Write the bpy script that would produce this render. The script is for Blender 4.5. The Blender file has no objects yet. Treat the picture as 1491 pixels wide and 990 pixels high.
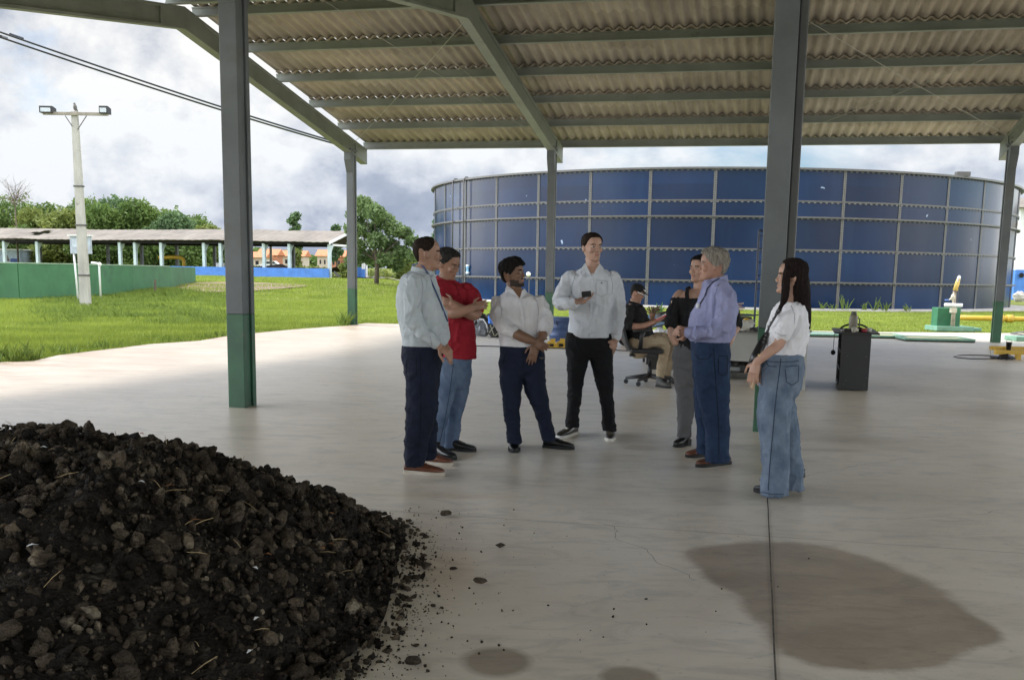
import bpy, bmesh, math, random
import numpy as np
from mathutils import Vector, Matrix, noise as mnoise
random.seed(7); RNG = np.random.default_rng(7)
R = math.radians; PI = math.pi
scene = bpy.context.scene; COL = scene.collection

# ------------------------------------------------------------------ camera (solved from the columns, joints and tank)
FPX, PY, PIT, ROLL, CH = 1558.3, 655.7, 0.16302, 0.016383, 1.5
_cp, _sp = math.cos(PIT), math.sin(PIT); _c, _s = math.cos(ROLL), math.sin(ROLL)
CF = Vector((0, _cp, -_sp)); _U = Vector((0, _sp, _cp)); _R = Vector((1, 0, 0))
CR = _R*_c + _U*_s; CU = _U*_c - _R*_s
O = Vector((0, 0, CH))
def ray(x, y): return CF + CR*((x-745.5)/FPX) - CU*((y-PY)/FPX)
def gp(x, y, z=0.0):
    d = ray(x, y); return O + d*((z-CH)/d.z)
def at(x, y, Y):
    d = ray(x, y); return O + d*(Y/d.y)
cam = bpy.data.cameras.new('camera'); camo = bpy.data.objects.new('camera', cam); COL.objects.link(camo)
m = Matrix((CR, CU, -CF)).transposed().to_4x4(); m.translation = O; camo.matrix_world = m
cam.sensor_fit = 'HORIZONTAL'; cam.sensor_width = 36; cam.lens = FPX/1491*36; cam.shift_y = (PY-495)/1491
cam.clip_start = 0.05; cam.clip_end = 3000
scene.camera = camo

# structure frame: E along the eaves, Fd away from the camera
YAW = 0.2200257
E3 = Vector((math.cos(YAW), -math.sin(YAW), 0)); F3 = Vector((math.sin(YAW), math.cos(YAW), 0)); Z3 = Vector((0, 0, 1))
A0 = Vector((-3.01044, 11.8587, 0)); SP = 5.72821; LL = 18.19647; GH = 1.0229
C0 = A0 + F3*LL
def st(a, b, z=0): return C0 + E3*(a*SP) + F3*b + Z3*z       # a in bays, b in metres, z up

# ------------------------------------------------------------------ helpers
class MB:
    def __init__(s): s.v = []; s.f = []; s.m = []; s.cur = 0
    def add(s, vs, fs, mi=None):
        o = len(s.v); s.v.extend([tuple(v) for v in vs]); s.f.extend([tuple(i+o for i in f) for f in fs]); s.m.extend([s.cur if mi is None else mi]*len(fs)); return s
    def box(s, c, sx, sy, sz, X=Vector((1,0,0)), Y=Vector((0,1,0)), Z=Vector((0,0,1)), mi=None):
        c = Vector(c); vs = [c + X*(sx*i/2) + Y*(sy*j/2) + Z*(sz*k/2) for i in (-1,1) for j in (-1,1) for k in (-1,1)]
        fs = [(0,1,3,2),(4,6,7,5),(0,4,5,1),(2,3,7,6),(0,2,6,4),(1,5,7,3)]
        return s.add(vs, fs, mi)
    def prism(s, pts, d, mi=None):                            # polygon pts extruded by vector d
        n = len(pts); vs = [Vector(p) for p in pts] + [Vector(p)+Vector(d) for p in pts]
        fs = [tuple(range(n))[::-1], tuple(range(n, 2*n))] + [(i, (i+1) % n, n+(i+1) % n, n+i) for i in range(n)]
        return s.add(vs, fs, mi)
    def tube(s, pts, rs, n=10, mi=None, flat=None, caps=True):
        pts = [Vector(p) for p in pts]
        if not hasattr(rs, '__len__'): rs = [rs]*len(pts)
        vs = []; fs = []; k = len(pts); ref = None
        for i, p in enumerate(pts):
            t = (pts[min(i+1, k-1)] - pts[max(i-1, 0)]).normalized()
            if flat is not None: b = (flat[0] - t*flat[0].dot(t)).normalized()
            else:
                if ref is None: ref = Vector((0,0,1)) if abs(t.z) < .9 else Vector((1,0,0))
                b = (ref - t*ref.dot(t)).normalized(); ref = b
            a = t.cross(b); fr = flat[1] if flat is not None else 1.0
            for j in range(n):
                an = 2*PI*j/n; vs.append(p + a*(rs[i]*math.cos(an)) + b*(rs[i]*fr*math.sin(an)))
        for i in range(k-1):
            for j in range(n): fs.append((i*n+j, i*n+(j+1) % n, (i+1)*n+(j+1) % n, (i+1)*n+j))
        if caps: fs.append(tuple(range(n))[::-1]); fs.append(tuple((k-1)*n+j for j in range(n)))
        return s.add(vs, fs, mi)
    def lathe(s, c, prof, n=24, mi=None, Z=Vector((0,0,1)), caps=True):
        c = Vector(c); t = Vector((1,0,0)) if abs(Z.x) < .9 else Vector((0,1,0)); X = Z.cross(t).normalized(); Y = Z.cross(X)
        vs = []; fs = []
        for r, z in prof:
            for j in range(n): an = 2*PI*j/n; vs.append(c + X*(r*math.cos(an)) + Y*(r*math.sin(an)) + Z*z)
        for i in range(len(prof)-1):
            for j in range(n): fs.append((i*n+j, i*n+(j+1) % n, (i+1)*n+(j+1) % n, (i+1)*n+j))
        if caps: fs.append(tuple(range(n))[::-1]); fs.append(tuple((len(prof)-1)*n+j for j in range(n)))
        return s.add(vs, fs, mi)
    def ell(s, c, rx, ry, rz, M=None, n=12, k=8, mi=None, jit=0):
        c = Vector(c); vs = []; fs = []
        for i in range(1, k):
            ph = PI*i/k
            for j in range(n):
                an = 2*PI*j/n; v = Vector((rx*math.sin(ph)*math.cos(an), ry*math.sin(ph)*math.sin(an), rz*math.cos(ph)))
                if jit: v *= 1+random.uniform(-jit, jit)
                vs.append(c + (M @ v if M else v))
        top = Vector((0,0,rz)); vs.append(c + (M @ top if M else top)); vs.append(c - (M @ top if M else top))
        T = len(vs)-2; B = T+1
        for i in range(k-2):
            for j in range(n): fs.append((i*n+j, (i+1)*n+j, (i+1)*n+(j+1) % n, i*n+(j+1) % n))
        for j in range(n): fs.append((T, j, (j+1) % n)); fs.append((B, (k-2)*n+(j+1) % n, (k-2)*n+j))
        return s.add(vs, fs, mi)

def origin_of(p):
    o = Vector((0,0,0))
    while p is not None: o = o + p.location; p = p.parent
    return o
def link(name, me, mats, parent=None, smooth=False, loc=None):
    """mesh given in world coordinates; loc = world origin wanted for the object"""
    base = origin_of(parent)
    org = Vector(loc) if loc is not None else base
    if org.length > 0:
        me.transform(Matrix.Translation(-org))
    ob = bpy.data.objects.new(name, me); COL.objects.link(ob)
    ob.location = org - base
    if parent is not None: ob.parent = parent
    for mt in (mats if isinstance(mats, (list, tuple)) else [mats]): me.materials.append(mt)
    if smooth: me.polygons.foreach_set('use_smooth', [True]*len(me.polygons))
    return ob
def build(mb, name, mats, parent=None, smooth=False, loc=None, bevel=0):
    me = bpy.data.meshes.new(name); me.from_pydata(mb.v, [], mb.f); me.update()
    bm = bmesh.new(); bm.from_mesh(me); bmesh.ops.recalc_face_normals(bm, faces=bm.faces); bm.to_mesh(me); bm.free()
    me.polygons.foreach_set('material_index', mb.m)
    ob = link(name, me, mats, parent, smooth, loc)
    if bevel:
        md = ob.modifiers.new('bevel', 'BEVEL'); md.width = bevel; md.segments = 2; md.limit_method = 'ANGLE'
    return ob
def tag(o, label, cat, group=None, kind=None):
    if label: o['label'] = label
    if cat: o['category'] = cat
    if group: o['group'] = group
    if kind: o['kind'] = kind
    return o
def thing(name, label, cat, loc, group=None):
    o = bpy.data.objects.new(name, None); COL.objects.link(o); o.location = Vector(loc); o.empty_display_size = .2
    return tag(o, label, cat, group)
def structure(o): o['kind'] = 'structure'; return o
def copy_tree(o, parent=None):
    c = o.copy(); COL.objects.link(c); c.parent = parent
    for ch in list(o.children): copy_tree(ch, c)
    return c

# ------------------------------------------------------------------ materials
def mat(name, col, rough=.7, var=.15, scale=4.0, bump=0.0, bscale=None, metal=0.0, spec=.5, col2=None, detail=6, stretch=(1,1,1), dirt=None, coat=0):
    m = bpy.data.materials.new(name); m.use_nodes = True; nt = m.node_tree; N = nt.nodes; L = nt.links
    b = N['Principled BSDF']; b.inputs['Roughness'].default_value = rough; b.inputs['Metallic'].default_value = metal
    b.inputs['Specular IOR Level'].default_value = spec
    if coat: b.inputs['Coat Weight'].default_value = coat
    tc = N.new('ShaderNodeTexCoord'); mp = N.new('ShaderNodeMapping'); mp.inputs['Scale'].default_value = stretch
    L.new(tc.outputs['Object'], mp.inputs['Vector'])
    nz = N.new('ShaderNodeTexNoise'); nz.inputs['Scale'].default_value = scale; nz.inputs['Detail'].default_value = detail; nz.inputs['Roughness'].default_value = .6
    L.new(mp.outputs[0], nz.inputs['Vector'])
    c = Vector(col[:3]); c2 = Vector(col2[:3]) if col2 else c*(1-var*1.6); c1 = c if col2 else c*(1+var)
    rp = N.new('ShaderNodeValToRGB'); rp.color_ramp.elements[0].position = .32; rp.color_ramp.elements[1].position = .68
    rp.color_ramp.elements[0].color = (*c2, 1); rp.color_ramp.elements[1].color = (*c1, 1)
    L.new(nz.outputs[0], rp.inputs[0]); out = rp.outputs[0]
    if dirt:
        n2 = N.new('ShaderNodeTexNoise'); n2.inputs['Scale'].default_value = dirt[1]; n2.inputs['Detail'].default_value = 8; n2.inputs['Roughness'].default_value = .7
        L.new(tc.outputs['Object'], n2.inputs['Vector'])
        r2 = N.new('ShaderNodeValToRGB'); r2.color_ramp.elements[0].position = dirt[2]; r2.color_ramp.elements[1].position = dirt[2]+.12
        L.new(n2.outputs[0], r2.inputs[0])
        mx = N.new('ShaderNodeMix'); mx.data_type = 'RGBA'; L.new(r2.outputs[0], mx.inputs[0]); L.new(out, mx.inputs[6]); mx.inputs[7].default_value = (*dirt[0], 1); out = mx.outputs[2]
    L.new(out, b.inputs['Base Color'])
    if bump:
        nb = N.new('ShaderNodeTexNoise'); nb.inputs['Scale'].default_value = bscale or scale*6; nb.inputs['Detail'].default_value = 8; L.new(mp.outputs[0], nb.inputs['Vector'])
        bp = N.new('ShaderNodeBump'); bp.inputs['Strength'].default_value = min(1, bump*10); bp.inputs['Distance'].default_value = bump*.1 if bump < .1 else bump*.1
        L.new(nb.outputs[0], bp.inputs['Height']); L.new(bp.outputs[0], b.inputs['Normal'])
    return m
M = {}
M['paint_grey'] = mat('column_paint_grey', (.105,.117,.122), .55, .16, 1.5, .03, 40, dirt=((.10,.10,.09), 2.2, .56))
M['paint_green'] = mat('column_paint_green', (.028,.098,.052), .5, .2, 2.0, .03, 40, dirt=((.075,.085,.06), 5.0, .58))
M['paint_beam'] = mat('beam_paint_grey_green', (.20,.22,.20), .55, .12, 1.2, .03, 30, dirt=((.12,.13,.11), 2.5, .62))
M['downpipe'] = mat('dark_pipe', (.07,.075,.075), .5, .12, 2.0)
M['concrete_pole'] = mat('pole_concrete', (.42,.41,.38), .9, .15, 3, .05, 30, stretch=(1,1,.3), dirt=((.25,.24,.22), 4, .58))
M['tank_blue'] = None
M['galv'] = mat('galvanised_steel', (.10,.098,.095), .45, .15, 8, metal=.4)
M['bolt'] = mat('bolt_caps', (.16,.16,.16), .5, .1, 8)
M['dark'] = mat('dark_gap', (.012,.012,.012), .9, .1)
M['black_plastic'] = mat('black_plastic', (.018,.018,.02), .45, .1, 5)
M['white_paint'] = mat('white_paint', (.75,.76,.77), .6, .05, 2, dirt=((.5,.5,.47), 1.5, .64))
M['blue_paint'] = mat('blue_wall_paint', (.07,.22,.62), .6, .12, 1.5, dirt=((.25,.35,.5), 1.2, .62))
M['wall_green'] = mat('green_wall_paint', (.055,.17,.08), .65, .15, .8, dirt=((.045,.11,.065), .5, .57))
M['yellow'] = mat('yellow_paint', (.52,.33,.03), .5, .1, 6, dirt=((.35,.22,.05), 8, .62))
M['mint'] = mat('mint_green_paint', (.17,.34,.25), .6, .12, 5, dirt=((.35,.38,.33), 4, .6))
M['block_green'] = mat('block_green_paint', (.03,.16,.075), .6, .15, 3, dirt=((.15,.2,.13), 5, .62))

def concrete_floor():
    m = bpy.data.materials.new('floor_concrete'); m.use_nodes = True; nt = m.node_tree; N = nt.nodes; L = nt.links; b = N['Principled BSDF']
    tc = N.new('ShaderNodeTexCoord')
    def nz(sc, det=6, ro=.6, st=(1,1,1), dist=0.0):
        mp = N.new('ShaderNodeMapping'); mp.inputs['Scale'].default_value = st; mp.inputs['Rotation'].default_value = (0,0,.5)
        L.new(tc.outputs['Object'], mp.inputs[0]); n = N.new('ShaderNodeTexNoise'); n.inputs['Scale'].default_value = sc; n.inputs['Detail'].default_value = det; n.inputs['Roughness'].default_value = ro; n.inputs['Distortion'].default_value = dist
        L.new(mp.outputs[0], n.inputs['Vector']); return n.outputs[0]
    def ramp(x, p0, p1, c0=(0,0,0), c1=(1,1,1)):
        r = N.new('ShaderNodeValToRGB'); r.color_ramp.elements[0].position = p0; r.color_ramp.elements[1].position = p1
        r.color_ramp.elements[0].color = (*c0,1); r.color_ramp.elements[1].color = (*c1,1); L.new(x, r.inputs[0]); return r.outputs[0]
    def mix(f, a, bb, mode='MIX'):
        x = N.new('ShaderNodeMix'); x.data_type = 'RGBA'; x.blend_type = mode
        if isinstance(f, float): x.inputs[0].default_value = f
        else: L.new(f, x.inputs[0])
        for i, v in ((6, a), (7, bb)):
            if isinstance(v, tuple): x.inputs[i].default_value = (*v, 1)
            else: L.new(v, x.inputs[i])
        return x.outputs[2]
    def math_(op, a, bb=None, c=None):
        x = N.new('ShaderNodeMath'); x.operation = op
        for i, v in enumerate((a, bb, c)):
            if v is None: continue
            if isinstance(v, (int, float)): x.inputs[i].default_value = v
            else: L.new(v, x.inputs[i])
        return x.outputs[0]
    base = ramp(nz(.45, 8, .65, (1,1,1), .6), .3, .7, (.55,.485,.39), (.70,.635,.535))
    base = mix(ramp(nz(2.2, 9, .7, (1,2.2,1), 1.2), .48, .80), base, (.36,.33,.28))
    base = mix(math_('MULTIPLY', ramp(nz(.9, 9, .75, (.5,2.4,1), 1.5), .54, .72), .45), base, (.66,.62,.55))
    # trowel and drag marks
    base = mix(math_('MULTIPLY', ramp(nz(1.6, 10, .75, (.35,3.2,1), 2.0), .58, .70), .30), base, (.30,.275,.235))
    # fine speckle
    base = mix(math_('MULTIPLY', ramp(nz(22, 4, .7), .60, .72), .35), base, (.17,.155,.13))
    # reddish earth washed in along the left and far edges
    sx = N.new('ShaderNodeSeparateXYZ'); L.new(tc.outputs['Object'], sx.inputs[0])
    def linef(nx, ny, c): return math_('ADD', math_('ADD', math_('MULTIPLY', sx.outputs[0], nx), math_('MULTIPLY', sx.outputs[1], ny)), c)
    # distance from the left slab edge (x = -7.4 at y 20, direction F3)
    p = Vector((-7.3, 21.5)); dl = linef(E3.x, E3.y, -(E3.x*p.x + E3.y*p.y))
    wob = math_('MULTIPLY', math_('SUBTRACT', nz(.5, 6, .7), .5), 3.2)
    dl = math_('ADD', dl, wob)
    mr = N.new('ShaderNodeMapRange'); mr.inputs[1].default_value = 0.2; mr.inputs[2].default_value = 5.0; mr.inputs[3].default_value = .95; mr.inputs[4].default_value = 0; L.new(dl, mr.inputs[0])
    base = mix(math_('MULTIPLY', mr.outputs[0], ramp(nz(1.5, 8, .7, (.5,2,1)), .3, .6)), base, (.33,.225,.155))
    # oil / damp stains: each an outline of its own
    def stain(pts, col, edge, op):
        nonlocal base
        acc = None
        for (cx, cy, rx, ry, rot) in pts:
            ca, sa = math.cos(rot), math.sin(rot)
            u = math_('DIVIDE', linef(ca, sa, -(ca*cx+sa*cy)), rx); v = math_('DIVIDE', linef(-sa, ca, -(-sa*cx+ca*cy)), ry)
            d = math_('SQRT', math_('ADD', math_('MULTIPLY', u, u), math_('MULTIPLY', v, v)))
            acc = d if acc is None else math_('SMOOTH_MIN', acc, d, .55)
        w = math_('ADD', acc, math_('MULTIPLY', math_('SUBTRACT', nz(1.1, 7, .65), .5), .55))
        w = math_('ADD', w, math_('MULTIPLY', math_('SUBTRACT', nz(6, 8, .75), .5), .22))
        mr = N.new('ShaderNodeMapRange'); mr.inputs[1].default_value = 1-edge; mr.inputs[2].default_value = 1+edge*.5; mr.inputs[3].default_value = op; mr.inputs[4].default_value = 0; L.new(w, mr.inputs[0])
        base = mix(mr.outputs[0], base, col, 'MULTIPLY')
        return mr.outputs[0]
    g = lambda x, y: gp(x, y)
    S = []
    def el(x0, x1, y, h):                                    # stain lobe between two floor points
        a = g(x0, y); b2 = g(x1, y); c = (a+b2)/2; return (c.x, c.y, (b2.x-a.x)/2, h, 0)
    # the big damp patch: a sum of soft spots gives one ragged outline
    acc = None
    for (px_, py_, r_) in ((1052,812,.24),(1110,806,.26),(1175,806,.26),(1235,822,.26),(1290,848,.24),(1095,842,.26),(1165,850,.32),(1240,866,.32),(1315,880,.28),(1160,888,.24),(1215,905,.30),(1290,912,.30),(1355,908,.24),(1405,920,.15),(1195,942,.22),(1255,950,.24),(1315,940,.20)):
        c = g(px_, py_); u = linef(1, 0, -c.x); v = linef(0, 1, -c.y)
        e = math_('POWER', 2.718, math_('MULTIPLY', math_('ADD', math_('MULTIPLY', u, u), math_('MULTIPLY', v, v)), -1/(r_*r_)))
        acc = e if acc is None else math_('ADD', acc, e)
    acc = math_('ADD', acc, math_('ADD', math_('MULTIPLY', math_('SUBTRACT', nz(2.2, 8, .7), .5), .9), math_('MULTIPLY', math_('SUBTRACT', nz(12, 6, .7), .5), .35)))
    mr = N.new('ShaderNodeMapRange'); mr.interpolation_type = 'SMOOTHSTEP'; mr.inputs[1].default_value = .42; mr.inputs[2].default_value = .88; mr.inputs[3].default_value = 0; mr.inputs[4].default_value = 1; L.new(acc, mr.inputs[0])
    tint = mix(ramp(nz(1.6, 7, .65), .35, .65), (.44,.39,.34), (.62,.56,.50))
    base = mix(mr.outputs[0], base, mix(1.0, base, tint, 'MULTIPLY'))
    st2 = stain([el(672, 775, 962, .17)], (.5,.46,.42), .22, .95)
    st3 = stain([el(872, 960, 985, .12)], (.5,.46,.42), .22, .95)
    st4 = stain([el(1290, 1560, 545, 1.5), el(1330,1600,600,.9), el(1130,1330,640,.25)], (.72,.68,.63), .6, .8)
    st6 = stain([el(905, 965, 652, .16), el(1150,1260,655,.1)], (.72,.68,.63), .4, .7)
    st7 = stain([el(560, 760, 722, .10), el(600, 700, 830, .4)], (.84,.76,.64), .5, .6)
    L.new(base, b.inputs['Base Color'])
    rr = ramp(nz(1.0, 6, .6), .3, .7, (.32,)*3, (.38,)*3); L.new(rr, b.inputs['Roughness'])
    b.inputs['Specular IOR Level'].default_value = .5
    nb = nz(30, 8, .7); bp = N.new('ShaderNodeBump'); bp.inputs['Strength'].default_value = .25; bp.inputs['Distance'].default_value = .004; L.new(nb, bp.inputs['Height']); L.new(bp.outputs[0], b.inputs['Normal'])
    return m
M['floor'] = concrete_floor()

def grass_ground():
    m = mat('grass_ground', (.17,.19,.045), 1.0, .2, .35, .3, 3, spec=.1, col2=(.10,.125,.032), detail=9, dirt=((.17,.13,.06), .22, .66))
    return m
M['ground'] = grass_ground()
M['earth'] = mat('bare_earth', (.21,.165,.12), 1, .2, .8, .2, 4, spec=.1, dirt=((.24,.17,.11), .6, .55))

# ------------------------------------------------------------------ world: Nishita sky with cloud layers, one sun
SUN_EL, SUN_AZ = 58, -60        # azimuth measured from +Y towards +X (degrees)
w = bpy.data.worlds.new('World'); scene.world = w; w.use_nodes = True; nt = w.node_tree; N = nt.nodes; L = nt.links
bg = N['Background']; sky = N.new('ShaderNodeTexSky'); sky.sky_type = 'NISHITA'; sky.sun_disc = False
sky.sun_elevation = R(SUN_EL); sky.sun_rotation = R(SUN_AZ); sky.air_density = 1.2; sky.dust_density = 1.5; sky.ozone_density = 1.5
tc = N.new('ShaderNodeTexCoord'); sep = N.new('ShaderNodeSeparateXYZ'); L.new(tc.outputs['Generated'], sep.inputs[0])
def wm(op, a, b=None, c=None, clamp=False):
    x = N.new('ShaderNodeMath'); x.operation = op; x.use_clamp = clamp
    for i, v in enumerate((a, b, c)):
        if v is None: continue
        if isinstance(v, (int, float)): x.inputs[i].default_value = v
        else: L.new(v, x.inputs[i])
    return x.outputs[0]
def wnoise(vec, sc, det, ro, dist=0, off=(0,0,0)):
    mp = N.new('ShaderNodeMapping'); mp.inputs['Location'].default_value = off; L.new(vec, mp.inputs[0])
    n = N.new('ShaderNodeTexNoise'); n.inputs['Scale'].default_value = sc; n.inputs['Detail'].default_value = det; n.inputs['Roughness'].default_value = ro; n.inputs['Distortion'].default_value = dist
    L.new(mp.outputs[0], n.inputs['Vector']); return n.outputs[0]
def wramp(x, stops):
    r = N.new('ShaderNodeValToRGB'); e = r.color_ramp.elements
    while len(e) < len(stops): e.new(.5)
    for i, (p, c) in enumerate(stops): e[i].position = p; e[i].color = (*c, 1)
    L.new(x, r.inputs[0]); return r.outputs[0]
zc = wm('MAXIMUM', sep.outputs[2], 0.0)
cmb = N.new('ShaderNodeCombineXYZ'); L.new(sep.outputs[0], cmb.inputs[0]); L.new(sep.outputs[1], cmb.inputs[1]); L.new(wm('MULTIPLY', sep.outputs[2], 1.35), cmb.inputs[2])
V = cmb.outputs[0]
def shifted(vec, d):
    a = N.new('ShaderNodeVectorMath'); a.operation = 'ADD'; L.new(vec, a.inputs[0]); a.inputs[1].default_value = d; return a.outputs[0]
big = wnoise(V, 2.4, 9, .58, .35, (1.3, 4.2, .6))
cover = wm('MAXIMUM', wm('ADD', wramp(big, [(.42, (0,0,0)), (.52, (1,1,1))]), 0), wramp(zc, [(.03, (1,1,1)), (.09, (0,0,0))]))
CO = (5.1, 1.7, 2.9)
nA = wnoise(V, 3.4, 14, .54, .2, CO); nB = wnoise(shifted(V, (-.03, 0, .06)), 3.4, 14, .54, .2, CO)
mA = wnoise(V, 7, 10, .6, .1, CO); mB = wnoise(shifted(V, (-.012, 0, .022)), 7, 10, .6, .1, CO)
rel = wm('ADD', wm('MULTIPLY', wm('SUBTRACT', nA, nB), 2.7), wm('MULTIPLY', wm('SUBTRACT', mA, mB), 1.35))
lit = wm('ADD', wm('ADD', rel, .67), wm('MULTIPLY', wm('SUBTRACT', .5, nA), 2.2), clamp=True)
ccol = wramp(lit, [(.14, (1.25,1.42,1.75)), (.40, (1.75,1.90,2.2)), (.58, (2.7,2.76,2.88)), (.80, (3.6,3.56,3.45))])
# low towards the horizon the deck goes grey blue
hz = wramp(zc, [(.0, (.86,.90,.98)), (.10, (.90,.94,1.0)), (.22, (1,1,1))])
mxh = N.new('ShaderNodeMix'); mxh.data_type = 'RGBA'; mxh.blend_type = 'MULTIPLY'; mxh.inputs[0].default_value = 1; L.new(ccol, mxh.inputs[6]); L.new(hz, mxh.inputs[7])
mxs = N.new('ShaderNodeMix'); mxs.data_type = 'RGBA'; L.new(cover, mxs.inputs[0])
skb = N.new('ShaderNodeMix'); skb.data_type = 'RGBA'; skb.blend_type = 'MULTIPLY'; skb.inputs[0].default_value = 1; L.new(sky.outputs[0], skb.inputs[6]); skb.inputs[7].default_value = (.36,.43,.53,1)
L.new(skb.outputs[2], mxs.inputs[6]); L.new(mxh.outputs[2], mxs.inputs[7])
# extra brightness added to unseen sky overhead, behind and sideways, lighting the shed
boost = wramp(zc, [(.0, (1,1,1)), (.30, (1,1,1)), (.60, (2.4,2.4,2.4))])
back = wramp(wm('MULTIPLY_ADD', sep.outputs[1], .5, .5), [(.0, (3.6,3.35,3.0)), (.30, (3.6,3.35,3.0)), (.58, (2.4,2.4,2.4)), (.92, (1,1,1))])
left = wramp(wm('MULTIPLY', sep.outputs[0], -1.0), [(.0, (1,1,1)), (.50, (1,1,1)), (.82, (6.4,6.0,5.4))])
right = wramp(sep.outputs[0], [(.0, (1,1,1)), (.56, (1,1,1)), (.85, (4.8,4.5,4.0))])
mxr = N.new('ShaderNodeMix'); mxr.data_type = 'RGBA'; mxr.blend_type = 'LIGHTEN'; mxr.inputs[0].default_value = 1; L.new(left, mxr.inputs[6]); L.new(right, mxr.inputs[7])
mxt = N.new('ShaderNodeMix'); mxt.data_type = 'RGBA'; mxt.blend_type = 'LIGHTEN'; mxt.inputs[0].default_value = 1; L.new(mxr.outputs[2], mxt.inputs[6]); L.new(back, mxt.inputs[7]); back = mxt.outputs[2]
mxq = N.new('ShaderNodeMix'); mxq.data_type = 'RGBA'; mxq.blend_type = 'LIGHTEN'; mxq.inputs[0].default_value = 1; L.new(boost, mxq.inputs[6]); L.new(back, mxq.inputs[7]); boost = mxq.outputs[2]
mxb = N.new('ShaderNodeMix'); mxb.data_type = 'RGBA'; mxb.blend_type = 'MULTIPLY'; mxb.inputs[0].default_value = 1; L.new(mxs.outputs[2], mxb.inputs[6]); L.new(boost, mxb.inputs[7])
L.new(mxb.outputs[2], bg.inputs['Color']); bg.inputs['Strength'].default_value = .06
sl = bpy.data.lights.new('sun', 'SUN'); sl.energy = 1.0; sl.angle = R(12); sl.color = (1, .95, .87)
so = bpy.data.objects.new('sun', sl); COL.objects.link(so)
dv = Vector((math.sin(R(SUN_AZ))*math.cos(R(SUN_EL)), math.cos(R(SUN_AZ))*math.cos(R(SUN_EL)), math.sin(R(SUN_EL))))
so.rotation_euler = dv.to_track_quat('Z', 'Y').to_euler(); so.location = (0, 0, 30)
scene.view_settings.view_transform = 'Standard'; scene.view_settings.look = 'None'; scene.view_settings.exposure = 2.28; scene.view_settings.gamma = 1
scene.cycles.max_bounces = 10; scene.cycles.diffuse_bounces = 6; scene.cycles.use_denoising = True
scene.cycles.sample_clamp_indirect = 8
# ------------------------------------------------------------------ terrain
def sstep(a, b, x):
    t = np.clip((x-a)/(b-a), 0, 1); return t*t*(3-2*t)
def terr(x, y):
    x = np.asarray(x, float); y = np.asarray(y, float)
    m = np.clip((-x-4)/8, 0, 1)
    far = sstep(95, 260, y)
    z = -.03 + .85*sstep(50, 105, y)*m*(1-far) + far*2.4
    return z
def tz(x, y): return float(terr(x, y))
SLAB = [gp(-260,545), gp(0,527), gp(48,525.5), gp(85,517), gp(170,507), gp(218,501), gp(291,496), gp(326,490), gp(369,485), gp(423,480), gp(469,476.5), gp(506,474)]
SLAB = [(-9.6,-9)] + [(-9.0,4)] + [(p.x, p.y) for p in SLAB] + [(st(-1,1.1).x, st(-1,1.1).y)]
def build_ground():
    nx, ny = 150, 190
    xs = np.concatenate([np.linspace(-420,-42,34), np.linspace(-40,50,100), np.linspace(54,420,30)])
    ys = np.concatenate([np.linspace(-30,16,16), np.linspace(17,110,140), np.linspace(114,700,60)])
    X, Y = np.meshgrid(xs, ys); Zz = terr(X, Y)
    amp = np.where((Y > 18) & (Y < 60), .03, .05)
    wob = np.array([[mnoise.noise(Vector((a*.35, b*.35, 0))) for a in xs] for b in ys])
    Zz = Zz + wob*amp - .03
    vs = np.stack([X, Y, Zz], -1).reshape(-1, 3); n = len(xs)
    fs = [(j*n+i, j*n+i+1, (j+1)*n+i+1, (j+1)*n+i) for j in range(len(ys)-1) for i in range(n-1)]
    me = bpy.data.meshes.new('ground'); me.from_pydata(vs.tolist(), [], fs); me.update()
    o = link('ground', me, M['ground'], smooth=True); structure(o)
build_ground()
# slab of the shed, seen from above: left edge irregular, far edge just behind the far columns, apron to the right
far = [st(-1,1.15), st(-.3,1.2), st(.4,1.5), st(.9,3.2), st(1.6,4.2), st(2.6,6.4), st(5,6.4)]
poly = [Vector((x, y, 0)) for x, y in SLAB] + [Vector((p.x, p.y, 0)) for p in far] + [Vector((34, -9, 0))]
mb = MB(); mb.prism([p - Z3*.14 for p in poly], Z3*.14); structure(build(mb, 'floor_slab', M['floor']))
# saw cut joints (thin dark grooves as raised-free strips 4 mm above)
def strip(name, pts, wdt, material, z=.004):
    mb = MB()
    for a, b in zip(pts[:-1], pts[1:]):
        a = Vector(a); b = Vector(b); t = (b-a).normalized(); nrm = Vector((-t.y, t.x, 0))*(wdt/2)
        mb.add([a-nrm+Z3*z, a+nrm+Z3*z, b+nrm+Z3*z, b-nrm+Z3*z], [(0,1,2,3)])
    return build(mb, name, material)
M['joint'] = mat('joint_filler', (.10,.08,.06), .9, .5, 9)
M['joint_soft'] = mat('hairline_joint', (.24,.22,.19), .9, .2, 9)
jp = gp(1120, 780)
def jl(p, d, t0, t1, n=14):
    return [p + d*(t0+(t1-t0)*i/n) + Vector((random.uniform(-1,1)*.0015,)*2+(0,)) for i in range(n+1)]
structure(strip('floor_joint', jl(jp, F3, -5, 3.6, 30), .008, M['joint']))
structure(strip('floor_joint', jl(gp(651,750), E3, -1.5, 9), .006, M['joint_soft']))
structure(strip('floor_joint', jl(gp(435,584), E3, -3, 16), .006, M['joint_soft']))
M['crack'] = mat('fine_crack', (.20,.18,.155), .95, .3, 9)
for (x0_, y0_, x1_, y1_, sd_) in ((1128,702,1330,664,1),(870,760,1010,846,2),(700,590,560,640,3),(1300,760,1491,742,4)):
    a_ = gp(x0_, y0_); b_ = gp(x1_, y1_); q_ = Vector((-(b_-a_).y, (b_-a_).x, 0)).normalized()
    structure(strip('floor_crack', [a_.lerp(b_, i/26) + q_*(.10*mnoise.noise(Vector((i*.17, sd_*9.1, 0))) + .02*mnoise.noise(Vector((i*.9, sd_*3.3, 4)))) for i in range(27)], .0032, M['crack']))
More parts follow.
